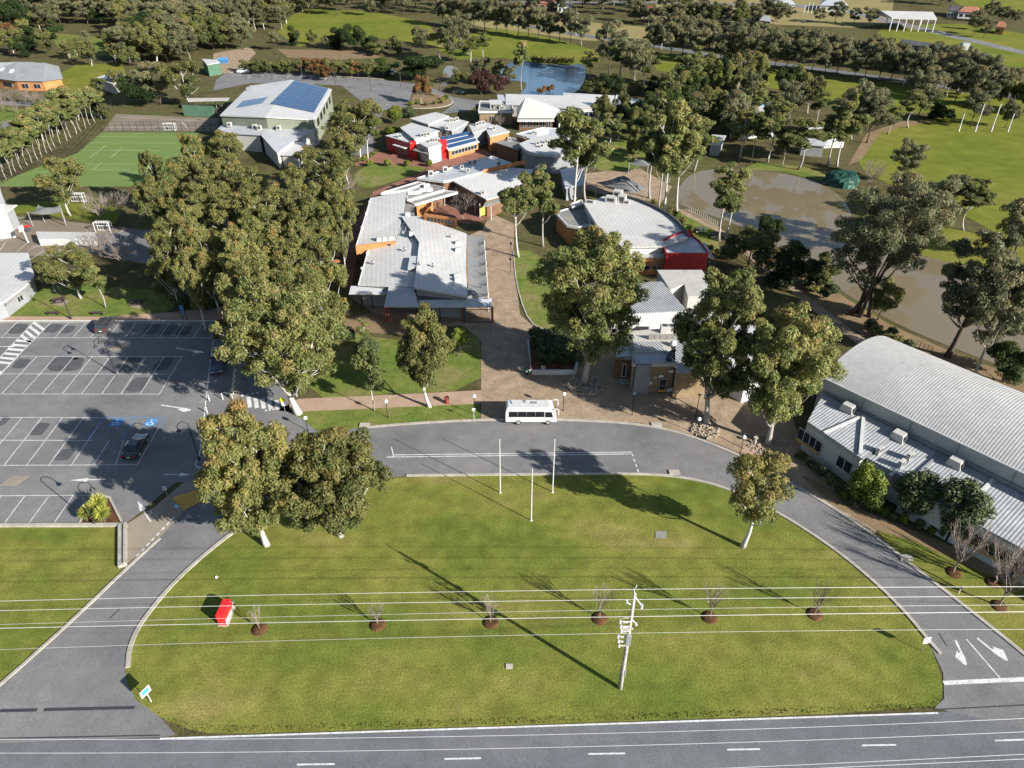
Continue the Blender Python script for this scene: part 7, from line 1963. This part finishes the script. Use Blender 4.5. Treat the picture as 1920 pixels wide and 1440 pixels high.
MB().tube([(p.x, p.y, 0), (p.x, p.y, .75)], .06, 8).build('post', M['white'], o); MB().lathe((p.x, p.y, .72), [(.05, 0), (.15, .05), (.15, .18), (.03, .25)], 10).build('cap', M['black'], o)
# bollards beside the car park lane
for k in range(16):
    t = k / 15
    x, y = 449 - 9 * t - 3 * t * t, 592 + 158 * t
    p = at(x, y)
    o = empty('bollard', p, 'white bollard in the line beside the shaded lane, %s from the far end' % ordinal(k), 'bollard', 'white bollards beside the lane')
    MB().lathe(p, [(.085, 0), (.085, .95), (.05, 1.02)], 10).build('post', M['white'], o)
    MB().lathe((p.x, p.y, .70), [(.088, 0), (.088, .12)], 10).build('reflective_band', M['ink'], o)
for x, y, lb in ((393, 752, 'white bollard leftmost of those below the lane, at edge line'), (418, 749, 'white bollard right of the edge line below the lane'), (389, 775, 'white bollard lowest on the edge line near the orange gum')):
    p = at(x, y); o = empty('bollard', p, lb, 'bollard')
    MB().lathe(p, [(.085, 0), (.085, .95), (.05, 1.02)], 10).build('post', M['white'], o)
    MB().lathe((p.x, p.y, .70), [(.088, 0), (.088, .12)], 10).build('reflective_band', M['ink'], o)
# raised zebra crossing on the service lane
zc = ground('lane_crossing', [(450, 745), (490, 735), (527, 762), (522, 772), (498, 776), (462, 768)], 0.09, M['asphalt'])
for k in range(5):
    line([(466 + k * 13, 745 + k * 1.6), (469 + k * 13, 765 + k * 1.0)], zc, .55, .10, name='crossing_stripe')
for k in range(4):
    line([(452 + k * 9.5, 743.5 - k * 1.9), (457 + k * 9.5, 742.5 - k * 1.9)], zc, .4, .101, name='border_square')
    line([(497 + k * 7, 771 - k * 1.1), (501 + k * 7, 770.4 - k * 1.1)], zc, .4, .101, name='border_square')
for x, y, lb in ((441, 596, 'yellow round crossing sign at the far end of the bollards'), (535, 773, 'yellow round crossing sign with white plate by the zebra crossing')):
    p = at(x, y); o = empty('crossing_sign', p, lb, 'sign', 'yellow crossing signs')
    MB().tube([(p.x, p.y, 0), (p.x, p.y, 2.35)], .035, 8).build('post', M['steel'], o)
    ds = MB(); n_ = 22
    ds.add([(p.x + .34 * math.cos(2 * PI * k / n_), p.y - .05, 2.1 + .34 * math.sin(2 * PI * k / n_)) for k in range(n_)] + [(p.x + .34 * math.cos(2 * PI * k / n_), p.y - .08, 2.1 + .34 * math.sin(2 * PI * k / n_)) for k in range(n_)], [tuple(range(n_)), tuple(reversed(range(n_, 2 * n_)))] + [(k, (k + 1) % n_, (k + 1) % n_ + n_, k + n_) for k in range(n_)])
    dd = ds.build('disc', M['hi_yellow'], o)
    for s_ in (-.08, .08):
        MB().tube([(p.x + s_ - .03, p.y - .09, 1.98), (p.x + s_, p.y - .09, 2.12), (p.x + s_ + .02, p.y - .09, 2.22)], .03, 5).build('walking_legs_symbol', M['ink'], dd)
    if x > 500: box('plate', M['white'], (p.x, p.y - .06, 1.42), (.5, .03, .6), 0, o)
p = at(437, 603); o = empty('red_notice', p, 'red rectangular notice beside the corner bed', 'sign')
MB().tube([(p.x, p.y, 0), (p.x, p.y, 1.6)], .03, 8).build('post', M['steel'], o); box('board', M['red_sign'], (p.x, p.y - .04, 1.3), (.55, .04, .9), 0, o)
p = at(347, 600); o = empty('map_board', p, 'tall blue map board under the grove above the car park', 'sign')
for s_ in (-.35, .35): MB().tube([(p.x + s_, p.y, 0), (p.x + s_, p.y, 2.9)], .05, 8).build('post', M['black'], o)
box('board', M['sign_blue'], (p.x, p.y - .07, 1.9), (.66, .05, 1.7), 0, o)
p = at(316, 934); o = empty('entry_sign', p, 'small pale sign on post beside the yellow hump', 'sign')
MB().tube([(p.x, p.y, 0), (p.x, p.y, 1.4)], .03, 8).build('post', M['steel'], o); b_ = box('board', M['white'], (p.x - .05, p.y - .04, 1.6), (.4, .03, .55), 0, o); box('print', M['ink'], (p.x - .05, p.y - .06, 1.62), (.2, .012, .25), 0, b_)
p = at(334, 957); o = empty('keep_left_sign', p, 'square blue sign at the lower edge of the yellow hump', 'sign')
MB().tube([(p.x, p.y, 0), (p.x, p.y, .6)], .03, 8).build('post', M['steel'], o); b_ = box('board', M['paint_blue'], (p.x, p.y - .04, .75), (.52, .03, .55), 0, o); box('print', M['white'], (p.x, p.y - .06, .75), (.12, .012, .34), R(0), b_)
# bin, wheelie bin, person, planter
p = at(838, 756); o = empty('litter_bin', p, 'dark red litter bin on the verge lawn right of the conical gum', 'bin')
MB().lathe(p, [(.27, 0), (.30, .1), (.30, .95)], 14).build('drum', M['post_red'], o, False); MB().lathe((p.x, p.y, .95), [(.33, 0), (.33, .08), (.18, .2)], 14).build('lid', M['post_red'], o)
p = at(988, 702); o = empty('wheelie_bin', p, 'dark green wheelie bin beside the left end of the planter', 'bin')
MB().taper((p.x, p.y, .06), (.46, .5), (.58, .66), .95, 0).build('body', M['bin_green'], o); box('lid', M['bin_green'], (p.x, p.y, 1.05), (.62, .72, .07), 0, o, .02); box('label_plate', M['white'], (p.x - .03, p.y - .335, .72), (.16, .02, .2), 0, o)
pw = at(998, 702); pe = at(1078, 702); pu = at(1088, 655)
o = empty('raised_planter', pw, 'long white-walled raised planter on the paved plaza', 'planter')
wall_panel(o, pw, pe, 0, .75, 'wall_white', 'front_wall', .35); wall_panel(o, pe, pu, 0, .75, 'wall_white', 'side_wall', .35); wall_panel(o, at(990, 640), at(998, 700), 0, .5, 'wall_white', 'side_wall', .3)
MB().prism([(q.x, q.y, .55) for q in W([(996, 698), (1077, 698), (1086, 645), (1040, 628), (992, 645)])], [(q.x, q.y, 0) for q in W([(996, 698), (1077, 698), (1086, 645), (1040, 628), (992, 645)])]).build('soil', M['mulch'], o)
box('plaque', M['steel'], (at(1018, 700).x, at(1018, 700).y - .05, 1.05), (.62, .1, .55), 0, o)

def skin(name, verts, edges, radii, mat, parent, sub=2):
    me = bpy.data.meshes.new(name); me.from_pydata(verts, edges, []); me.update()
    me.materials.append(mat)
    ob = bpy.data.objects.new(name, me); COL.objects.link(ob)
    if parent is not None: ob.parent = parent
    sk = ob.modifiers.new('skin', 'SKIN'); sk.use_smooth_shade = True
    if not me.skin_vertices:
        bpy.context.view_layer.objects.active = ob
        ob.data.attributes
    lay = me.skin_vertices[0].data if me.skin_vertices else None
    if lay:
        for i, r_ in enumerate(radii):
            lay[i].radius = (r_, r_) if not hasattr(r_, '__len__') else r_
        lay[0].use_root = True
    ss = ob.modifiers.new('sub', 'SUBSURF'); ss.levels = sub; ss.render_levels = sub
    return ob
p = at(994, 703)
person = empty('person', p, 'person in dark blazer with white collar and pale trousers by planter', 'person')
V_ = [(0, 0, .95), (0, 0, 1.15), (0, 0, 1.38), (0, 0, 1.50), (0, 0, 1.62), (0, -.02, 1.72),
      (-.10, 0, .88), (-.11, -.03, .48), (-.11, 0, .08), (-.11, -.13, .04), (.10, 0, .88), (.12, .05, .48), (.11, .06, .08), (.11, -.08, .04),
      (-.19, 0, 1.40), (-.25, .0, 1.12), (-.22, -.10, .88), (-.21, -.15, .80), (.19, 0, 1.40), (.26, .02, 1.12), (.20, -.12, .92), (.18, -.18, .86)]
E_ = [(0, 1), (1, 2), (2, 3), (3, 4), (4, 5), (0, 6), (6, 7), (7, 8), (8, 9), (0, 10), (10, 11), (11, 12), (12, 13), (2, 14), (14, 15), (15, 16), (16, 17), (2, 18), (18, 19), (19, 20), (20, 21)]
R_ = [.14, .13, .14, .06, .09, .08, .085, .065, .045, .04, .085, .065, .045, .04, .065, .05, .038, .035, .065, .05, .038, .035]
body = skin('body', V_, E_, R_, M['skin'], person)
skin('blazer', [V_[i] for i in (0, 1, 2, 14, 15, 16, 18, 19, 20)], [(0, 1), (1, 2), (2, 3), (3, 4), (4, 5), (2, 6), (6, 7), (7, 8)], [.17, .16, .165, .085, .065, .055, .085, .065, .055], M['cloth_navy'], person)
skin('trousers', [V_[i] for i in (0, 6, 7, 8, 10, 11, 12)], [(0, 1), (1, 2), (2, 3), (0, 4), (4, 5), (5, 6)], [.15, .10, .08, .065, .10, .08, .065], M['cloth_pale'], person)
MB().ball((p.x, p.y + .01, 1.74), .105, 12, .9).build('hair', M['hair'], person, True)
MB().add([(p.x - .08, p.y - .16, 1.45), (p.x + .08, p.y - .16, 1.45), (p.x, p.y - .185, 1.30)], [(0, 1, 2), (2, 1, 0)]).build('collar', M['white'], person)

# stones round the two plaza gums, gravel patch
def stones(c, r0, r1, n, seed, label, sz=(.12, .3)):
    r = random.Random(seed); m = MB(); q = at(*c)
    for k in range(n):
        a_ = r.uniform(0, 6.28); d = math.sqrt(r.uniform(r0 * r0, r1 * r1)); s = r.uniform(*sz)
        M4 = Matrix.Translation((q.x + math.cos(a_) * d, q.y + math.sin(a_) * d, s * .3 + .03)) @ Matrix.Rotation(r.uniform(0, 6), 4, 'Z') @ Matrix.Rotation(r.uniform(-.4, .4), 4, 'X')
        ico = [(1, 0, 0), (-1, 0, 0), (0, 1, 0), (0, -1, 0), (0, 0, .8), (0, 0, -.8)]
        vs = [M4 @ (Vector(v) * s * r.uniform(.75, 1.1)) for v in ico]
        m.add(vs, [(0, 2, 4), (2, 1, 4), (1, 3, 4), (3, 0, 4), (2, 0, 5), (1, 2, 5), (3, 1, 5), (0, 3, 5)])
    return tag(m.build('stone_bed', M['stone']), label, 'stones', kind='stuff')
stones((1097, 722), .6, 2.6, 420, 1, 'bed of loose stones round the plaza gum')
stones((1322, 806), .5, 1.9, 240, 2, 'bed of loose stones round the roadside gum')
stones((1440, 840), .5, 2.4, 260, 3, 'bed of loose stones round the forked gum', (.1, .22))
ground('gravel_patch', [(1392, 838), (1420, 838), (1428, 850), (1412, 860), (1392, 854), (1385, 846)], .04, M['pink_path'], smooth=1)
p = at(1415, 832); o = empty('drinking_fountain', p, 'small pale drinking fountain beside the gravel patch', 'fountain')
MB().lathe(p, [(.2, 0), (.12, .1), (.12, .85), (.28, .95), (.28, 1.05), (.1, 1.02)], 12).build('pedestal', M['wall_cream'], o); MB().tube([(p.x + .1, p.y, 1.0), (p.x + .12, p.y, 1.25), (p.x, p.y, 1.3)], .03, 6).build('tap', M['brick_orange'], o)
# yuccas
def yucca(px, py, h, r, label, seed):
    p = at(px, py)
    rng = np.random.default_rng(seed)
    o = empty('yucca', p, label, 'plant', 'yuccas in the corner bed')
    MB().tube([(p.x, p.y, 0), (p.x + .05, p.y, h * .5), (p.x, p.y + .05, h)], [.13, .11, .09], 8).build('trunk', M['bark_dark'], o)
    n = 420
    D = nz(rng.normal(size=(n, 3)) + np.array([0, 0, .25]))
    T = D; S = nz(np.cross(D, rng.normal(size=(n, 3)))); N = nz(np.cross(S, T))
    a = r * .5 * rng.uniform(.75, 1.1, n)
    Pp = D * (a * 1.02)[:, None] + np.array([0, 0, h])
    me = leaf_mesh('leaves', Pp, T, N, a, np.full(n, .05), .5 + D[:, 2] * .3 + rng.normal(size=n) * .15, M['leaf_yucca'])
    c = bpy.data.objects.new('crown', me); COL.objects.link(c); c.parent = o
yucca(192, 960, 1.6, 1.15, 'bright yellow-green yucca farthest back in the corner bed', 1)
yucca(164, 976, 1.2, .8, 'smaller yucca at the left of the corner bed', 2)
yucca(197, 978, 1.3, 1.05, 'yellow-green yucca at the front of the corner bed', 3)
yucca(172, 968, 1.3, .7, 'small yucca between the others in the corner bed', 4)
# benches and tables
def bench(px, py, label, rz=0.0, Lb=2.0):
    p = at(px, py); o = empty('bench', p, label, 'bench', 'brown benches')
    m = Matrix.Rotation(rz, 3, 'Z')
    for k in range(3): 
        q = m @ Vector((0, -.17 + .17 * k, 0)); box('seat_slat', M['wood_brown'], (p.x + q.x, p.y + q.y, .46), (Lb, .15, .05), rz, o)
    for s in (-1, 1):
        q = m @ Vector((s * Lb * .4, 0, 0)); box('leg', M['black'], (p.x + q.x, p.y + q.y, .215), (.1, .45, .43), rz, o)
bench(100, 590, 'brown bench left of the swan-neck lamp above the zebra crossing'); bench(183, 590, 'brown bench left of the dark four-wheel drive')
def picnic(px, py, label, rz=.35):
    p = at(px, py); o = empty('picnic_table', p, label, 'picnic table', 'picnic tables')
    m = Matrix.Rotation(rz, 3, 'Z')
    for k in range(5):
        q = m @ Vector((0, -.36 + .18 * k, 0)); box('top_slat', M['wood_brown'], (p.x + q.x, p.y + q.y, .75), (1.9, .165, .05), rz, o)
    for s in (-1, 1):
        q = m @ Vector((0, s * .75, 0)); box('seat_plank', M['wood_brown'], (p.x + q.x, p.y + q.y, .45), (1.9, .3, .05), rz, o)
        q = m @ Vector((s * .65, 0, 0)); box('leg_frame', M['black'], (p.x + q.x, p.y + q.y, .36), (.09, 1.5, .1), rz, o); box('leg', M['black'], (p.x + q.x, p.y + q.y, .36), (.085, .35, .7), rz, o)
    ground('table_slab', [(px - 17, py + 3), (px - 3, py - 6), (px + 18, py - 3), (px + 4, py + 8)], .032, M['apron'])
picnic(113, 567, 'brown picnic table on the sunny lawn left above the car park'); picnic(259, 571, 'brown picnic table in the grove shade above the car park', .2)
for x, y, lb in ((1312, 434, 'dark terrace table left of two beside the fan hall'), (1340, 444, 'dark terrace table right of two beside the fan hall'), (625, 487, 'red picnic table left of the classroom block, farther one'), (627, 497, 'red picnic table left of the classroom block, nearer one')):
    p = at(x, y); o = empty('terrace_table', p, lb, 'table', 'terrace tables')
    box('top', M['brick_orange'] if x < 700 else M['roof_dark'], (p.x, p.y, .75), (2.2, 1.2, .08), R(15), o)
    for s in (-1, 1): box('bench_seat', M['wall_cream'], (p.x, p.y + s * .95, .43), (2.2, .35, .08), R(15), o); box('leg', M['black'], (p.x + s * .7, p.y, .36), (.15, .6, .7), R(15), o)
# goals
def soccer_goal(px0, px1, py, label, h=2.1):
    a, b = at(px0, py), at(px1, py); o = empty('soccer_goal', (a + b) / 2, label, 'goal', 'white court goals')
    dy = 1.1
    for q in (a, b):
        MB().tube([(q.x, q.y, 0), (q.x, q.y, h)], .09, 8).build('post', M['white'], o)
        MB().tube([(q.x, q.y, h), (q.x, q.y + dy, h * .95), (q.x, q.y + dy, 0)], .06, 6).build('side_frame', M['white'], o)
    for (y_, z_) in ((0, h), (dy, h * .95), (dy, .06), (dy, h * .5)):
        MB().tube([(a.x - .05, a.y + y_, z_), (b.x + .05, b.y + y_, z_)], .075, 8).build('bar', M['white'], o)
    for k in range(1, 6):
        x = a.x + (b.x - a.x) * k / 6; MB().tube([(x, a.y, h), (x, a.y + dy, h * .95), (x, a.y + dy, 0)], .025, 4).build('net_cord', M['white'], o)
soccer_goal(130, 158, 381, 'white goal on the near side of the green court'); soccer_goal(180, 208, 436, 'white goal beside the long storage shed'); soccer_goal(307, 329, 246, 'white goal at the far side of the green court')
for k, (bx, ty) in enumerate(((1797, 213), (1828, 195), (1858, 195), (1889, 213))):
    p = at(bx, 247); _, h = zat(bx + 8, ty, p.y); o = empty('goal_post', p, 'white football goal post, %s from the left on the oval' % ordinal(k), 'goal post', 'football goal posts')
    MB().tube([(p.x, p.y, 0), (p.x, p.y, h)], .13, 10).build('post', M['white'], o); MB().lathe(p, [(.22, 0), (.22, 1.4), (.15, 1.5)], 10).build('padding', M['white'], o)
for k, (bx, ty) in enumerate(((1507, 10), (1514, 4), (1521, 4), (1528, 10))):
    p = at(bx, 26); _, h = zat(bx, ty, p.y); o = MB().tube([(p.x, p.y, 0), (p.x, p.y, min(h, 9))], .16, 8).build('far_goal_post', M['white']); tag(o, 'thin distant goal post on the dry paddock, %s from the left' % ordinal(k), 'goal post', 'distant goal posts')
# basketball hoop, bin, shade structures
p = at(53, 455); o = empty('basketball_hoop', p, 'white basketball post left of the long storage shed', 'basketball hoop')
MB().tube([(p.x, p.y, 0), (p.x - .1, p.y, 3.2)], .14, 8).build('post', M['white'], o); box('backboard', M['white'], (p.x - .3, p.y, 3.0), (.06, 1.5, 1.0), 0, o); MB().tube([(p.x - .6 + .22 * math.cos(t * .6), p.y + .22 * math.sin(t * .6), 2.7) for t in range(12)], .025, 5).build('ring', M['red_sign'], o)
p = at(54, 434); o = empty('red_bin', p, 'red-lidded bin behind the basketball post', 'bin')
MB().taper((p.x, p.y, 0), (.8, .7), (1.0, .9), 1.1).build('body', M['roof_dark'], o); box('lid', M['red_sign'], (p.x, p.y, 1.15), (1.1, 1.0, .12), 0, o)
def sail4(name, label, c, peak, posts=True):
    o = empty(name, at(c[0][0], c[0][1], 0), label, 'shade sail')
    w = [at(*q) for q in c]; pk = at(*peak)
    m = MB(); n = 6; vs = []
    for i in range(n + 1):
        for j in range(n + 1):
            u, v = i / n, j / n
            q = w[0].lerp(w[1], u).lerp(w[3].lerp(w[2], u), v)
            e = (pk.z - sum(x.z for x in w) / 4) * max(0, 1 - 1.6 * max(abs(u - .5), abs(v - .5)))
            sag = -.5 * (math.sin(PI * u) * (1 - math.sin(PI * v)) + math.sin(PI * v) * (1 - math.sin(PI * u)))
            vs.append((q.x, q.y, q.z + e + sag))
    m.add(vs, [(i * (n + 1) + j, (i + 1) * (n + 1) + j, (i + 1) * (n + 1) + j + 1, i * (n + 1) + j + 1) for i in range(n) for j in range(n)]).build('canopy', M['sail'], o, True)
    for q in w: MB().tube([(q.x, q.y, 0), (q.x, q.y, q.z + .2)], .09, 8).build('post', M['steel'], o)
sail4('shade_canopy', 'grey shade sail beside the basketball court', [(52, 399, 3.0), (115, 398, 3.0), (112, 386, 3.6), (72, 386, 3.6)], (85, 390, 3.6))
sail4('garden_canopy', 'peaked grey shade canopy between the fan hall and the lagoon', [(1118, 346, 3.0), (1184, 364, 2.8), (1210, 354, 3.0), (1160, 334, 3.0)], (1174, 341, 5.4))
sail4('lake_canopy', 'pale canopy in the garden lawn right of the library', [(1180, 306, 2.6), (1215, 312, 2.6), (1222, 302, 2.8), (1192, 298, 2.8)], (1200, 303, 3.4))
# green tarpaulin mound with beams
p = at(1578, 345); o = empty('tarpaulin_mound', p, 'dark green tarpaulin mound at the far lagoon corner', 'tarpaulin')
rng = np.random.default_rng(4); m = MB(); n_, k_ = 24, 8; vs = []
for i in range(k_ + 1):
    f = i / k_
    for j in range(n_):
        t = 2 * PI * j / n_; rr = math.cos(f * PI / 2) ** .6 * (1 + .1 * math.sin(3 * t) + .05 * rng.normal())
        vs.append((p.x + math.cos(t) * rr * 3.9, p.y + math.sin(t) * rr * 3.4, 3.0 * math.sin(f * PI / 2) ** .8 + .1 * rng.normal() * (0 < i < k_)))
m.add(vs, [(i * n_ + j, i * n_ + (j + 1) % n_, (i + 1) * n_ + (j + 1) % n_, (i + 1) * n_ + j) for i in range(k_) for j in range(n_)]); m.build('cover', M['tarp'], o)
for k in range(3):
    a, b = at(1543, 341 + k * 2), at(1566, 338 + k * 2.5); MB().tube([(a.x, a.y, .15), (b.x, b.y, .5)], .13, 6).build('beam', M['wood_pole'], o)
# fences
def fence(name, label, pts, h, n_per, mat='black', rails=(.1, .5, .98), r=.04, mesh=None):
    w = W(pts); o = empty(name, w[0], label, 'fence')
    for i in range(len(w) - 1):
        a, b = w[i], w[i + 1]
        for k in range(n_per + (i == len(w) - 2)):
            q = a.lerp(b, k / n_per); MB().tube([(q.x, q.y, 0), (q.x, q.y, h)], r, 6).build('post', M[mat], o)
        for f in rails: MB().tube([(a.x, a.y, h * f), (b.x, b.y, h * f)], r * .55, 5).build('rail', M[mat], o)
fence('court_fence', 'tall black fence along the windbreak side of the court', [(-10, 352), (60, 315), (145, 285), (212, 208)], 3.2, 9, 'black', (.03, .35, .68, .99), .06)
fence('court_end_fence', 'tall black fence between green court and grey court', [(192, 248), (300, 248), (412, 249)], 3.0, 8, 'black', (.03, .35, .68, .99), .06)
fence('lagoon_railing', 'pale railing along the curved terrace by the lagoon', [(1266, 390), (1292, 396), (1318, 408), (1344, 424)], 1.1, 7, 'frame', (.12, .55, .98), .05)
fence('path_railing', 'dark railing on the bank between gym and lagoon', [(1716, 650), (1745, 662)], 1.1, 4, 'black', (.5, .98), .04)
# light towers by the court, roadside poles far off
for k, (x, y, ty) in enumerate(((436, 232, 203), (461, 150, 140), (412, 235, 214), (348, 160, 136), (695, 172, 150), (752, 165, 140), (630, 165, 148), (510, 150, 136), (568, 152, 138))):
    p = at(x, y); _, h = zat(x, ty, p.y); h = max(5, min(h, 9))
    o = empty('court_light', p, 'slim light pole near the sports hall, %s of the scattered ones' % ordinal(k), 'lamp', 'light poles near the sports hall')
    MB().tube([(p.x, p.y, 0), (p.x, p.y, h)], .10, 8).build('pole', M['frame_dark'], o)
    box('lamp_head', M['frame_dark'], (p.x, p.y, h), (.9, .35, .2), 0, o)
for k, (x, y, ty) in enumerate(((1240, 92, 60), (1336, 106, 70), (1500, 126, 84), (1080, 66, 36))):
    p = at(x, y); o = empty('far_power_pole', p, 'distant timber pole along the far road, %s from the %s' % (ordinal([1, 2, 3, 0][k]), 'left'), 'power pole', 'distant poles along the far road')
    MB().tube([(p.x, p.y, 0), (p.x, p.y, 10)], .16, 8).build('shaft', M['wood_pole'], o); box('crossarm', M['wood_pole'], (p.x, p.y, 9.4), (2.2, .15, .15), 0, o)
# blue tarp and crates by the green shed
p = at(419, 118); o = empty('blue_skip', p, 'blue covered skip by the dirt track near the green shed', 'skip')
MB().taper((p.x, p.y, 0), (3.2, 1.7), (4.2, 2.0), 1.5).build('bin_body', M['sign_blue'], o); MB().taper((p.x, p.y, 1.5), (4.1, 1.9), (2.6, .8), .5).build('cover', M['paint_blue'], o)


# ------------------------------------------------------------------ ragged grass along the highway edge
def tufts(name, label, poly, n, seed, edge_bias=None):
    w = np.array([(p.x, p.y) for p in W(poly)])
    rng = np.random.default_rng(seed)
    lo, hi = w.min(0), w.max(0)
    q = rng.uniform(lo, hi, (n * 3, 2))
    ins = np.zeros(len(q), bool)
    for i in range(len(w)):
        (x1, y1), (x2, y2) = w[i], w[(i + 1) % len(w)]
        c = ((y1 > q[:, 1]) != (y2 > q[:, 1])) & (q[:, 0] < (x2 - x1) * (q[:, 1] - y1) / (y2 - y1 + 1e-9) + x1)
        ins ^= c
    q = q[ins][:n]
    pat = .5 + .5 * np.sin(q[:, 0] * .55 + 1.7 * np.sin(q[:, 1] * .31)) * np.sin(q[:, 1] * .47 + 1.3 * np.sin(q[:, 0] * .23))
    q = q[rng.random(len(q)) < .35 + .65 * pat]
    n = len(q)
    a = rng.uniform(.03, .075, n)
    T = nz(rng.normal(size=(n, 3)) * .55 + np.array([0, 0, .8])); N = nz(np.cross(T, rng.normal(size=(n, 3))))
    P = np.column_stack([q, .02 + a * .6])
    me = leaf_mesh(name, P, T, N, a, a * .8, rng.normal(size=n) * .2 + .5, M['tuft'])
    o = bpy.data.objects.new(name, me); COL.objects.link(o)
    return tag(o, label, 'grass', kind='stuff')
M['tuft'] = leafmat('grass tufts', [(0.0, (0.060, 0.095, 0.014)), (0.5, (0.125, 0.150, 0.026)), (1.0, (0.235, 0.205, 0.070))], .3, .02)
tufts('verge_tufts', 'longer rough grass along the highway edge of the front lawn', [(262, 1313), (300, 1338), (360, 1358), (450, 1362), (1000, 1345), (1750, 1319), (1766, 1300), (1750, 1329), (1000, 1357), (450, 1374), (340, 1368)], 5200, 2)
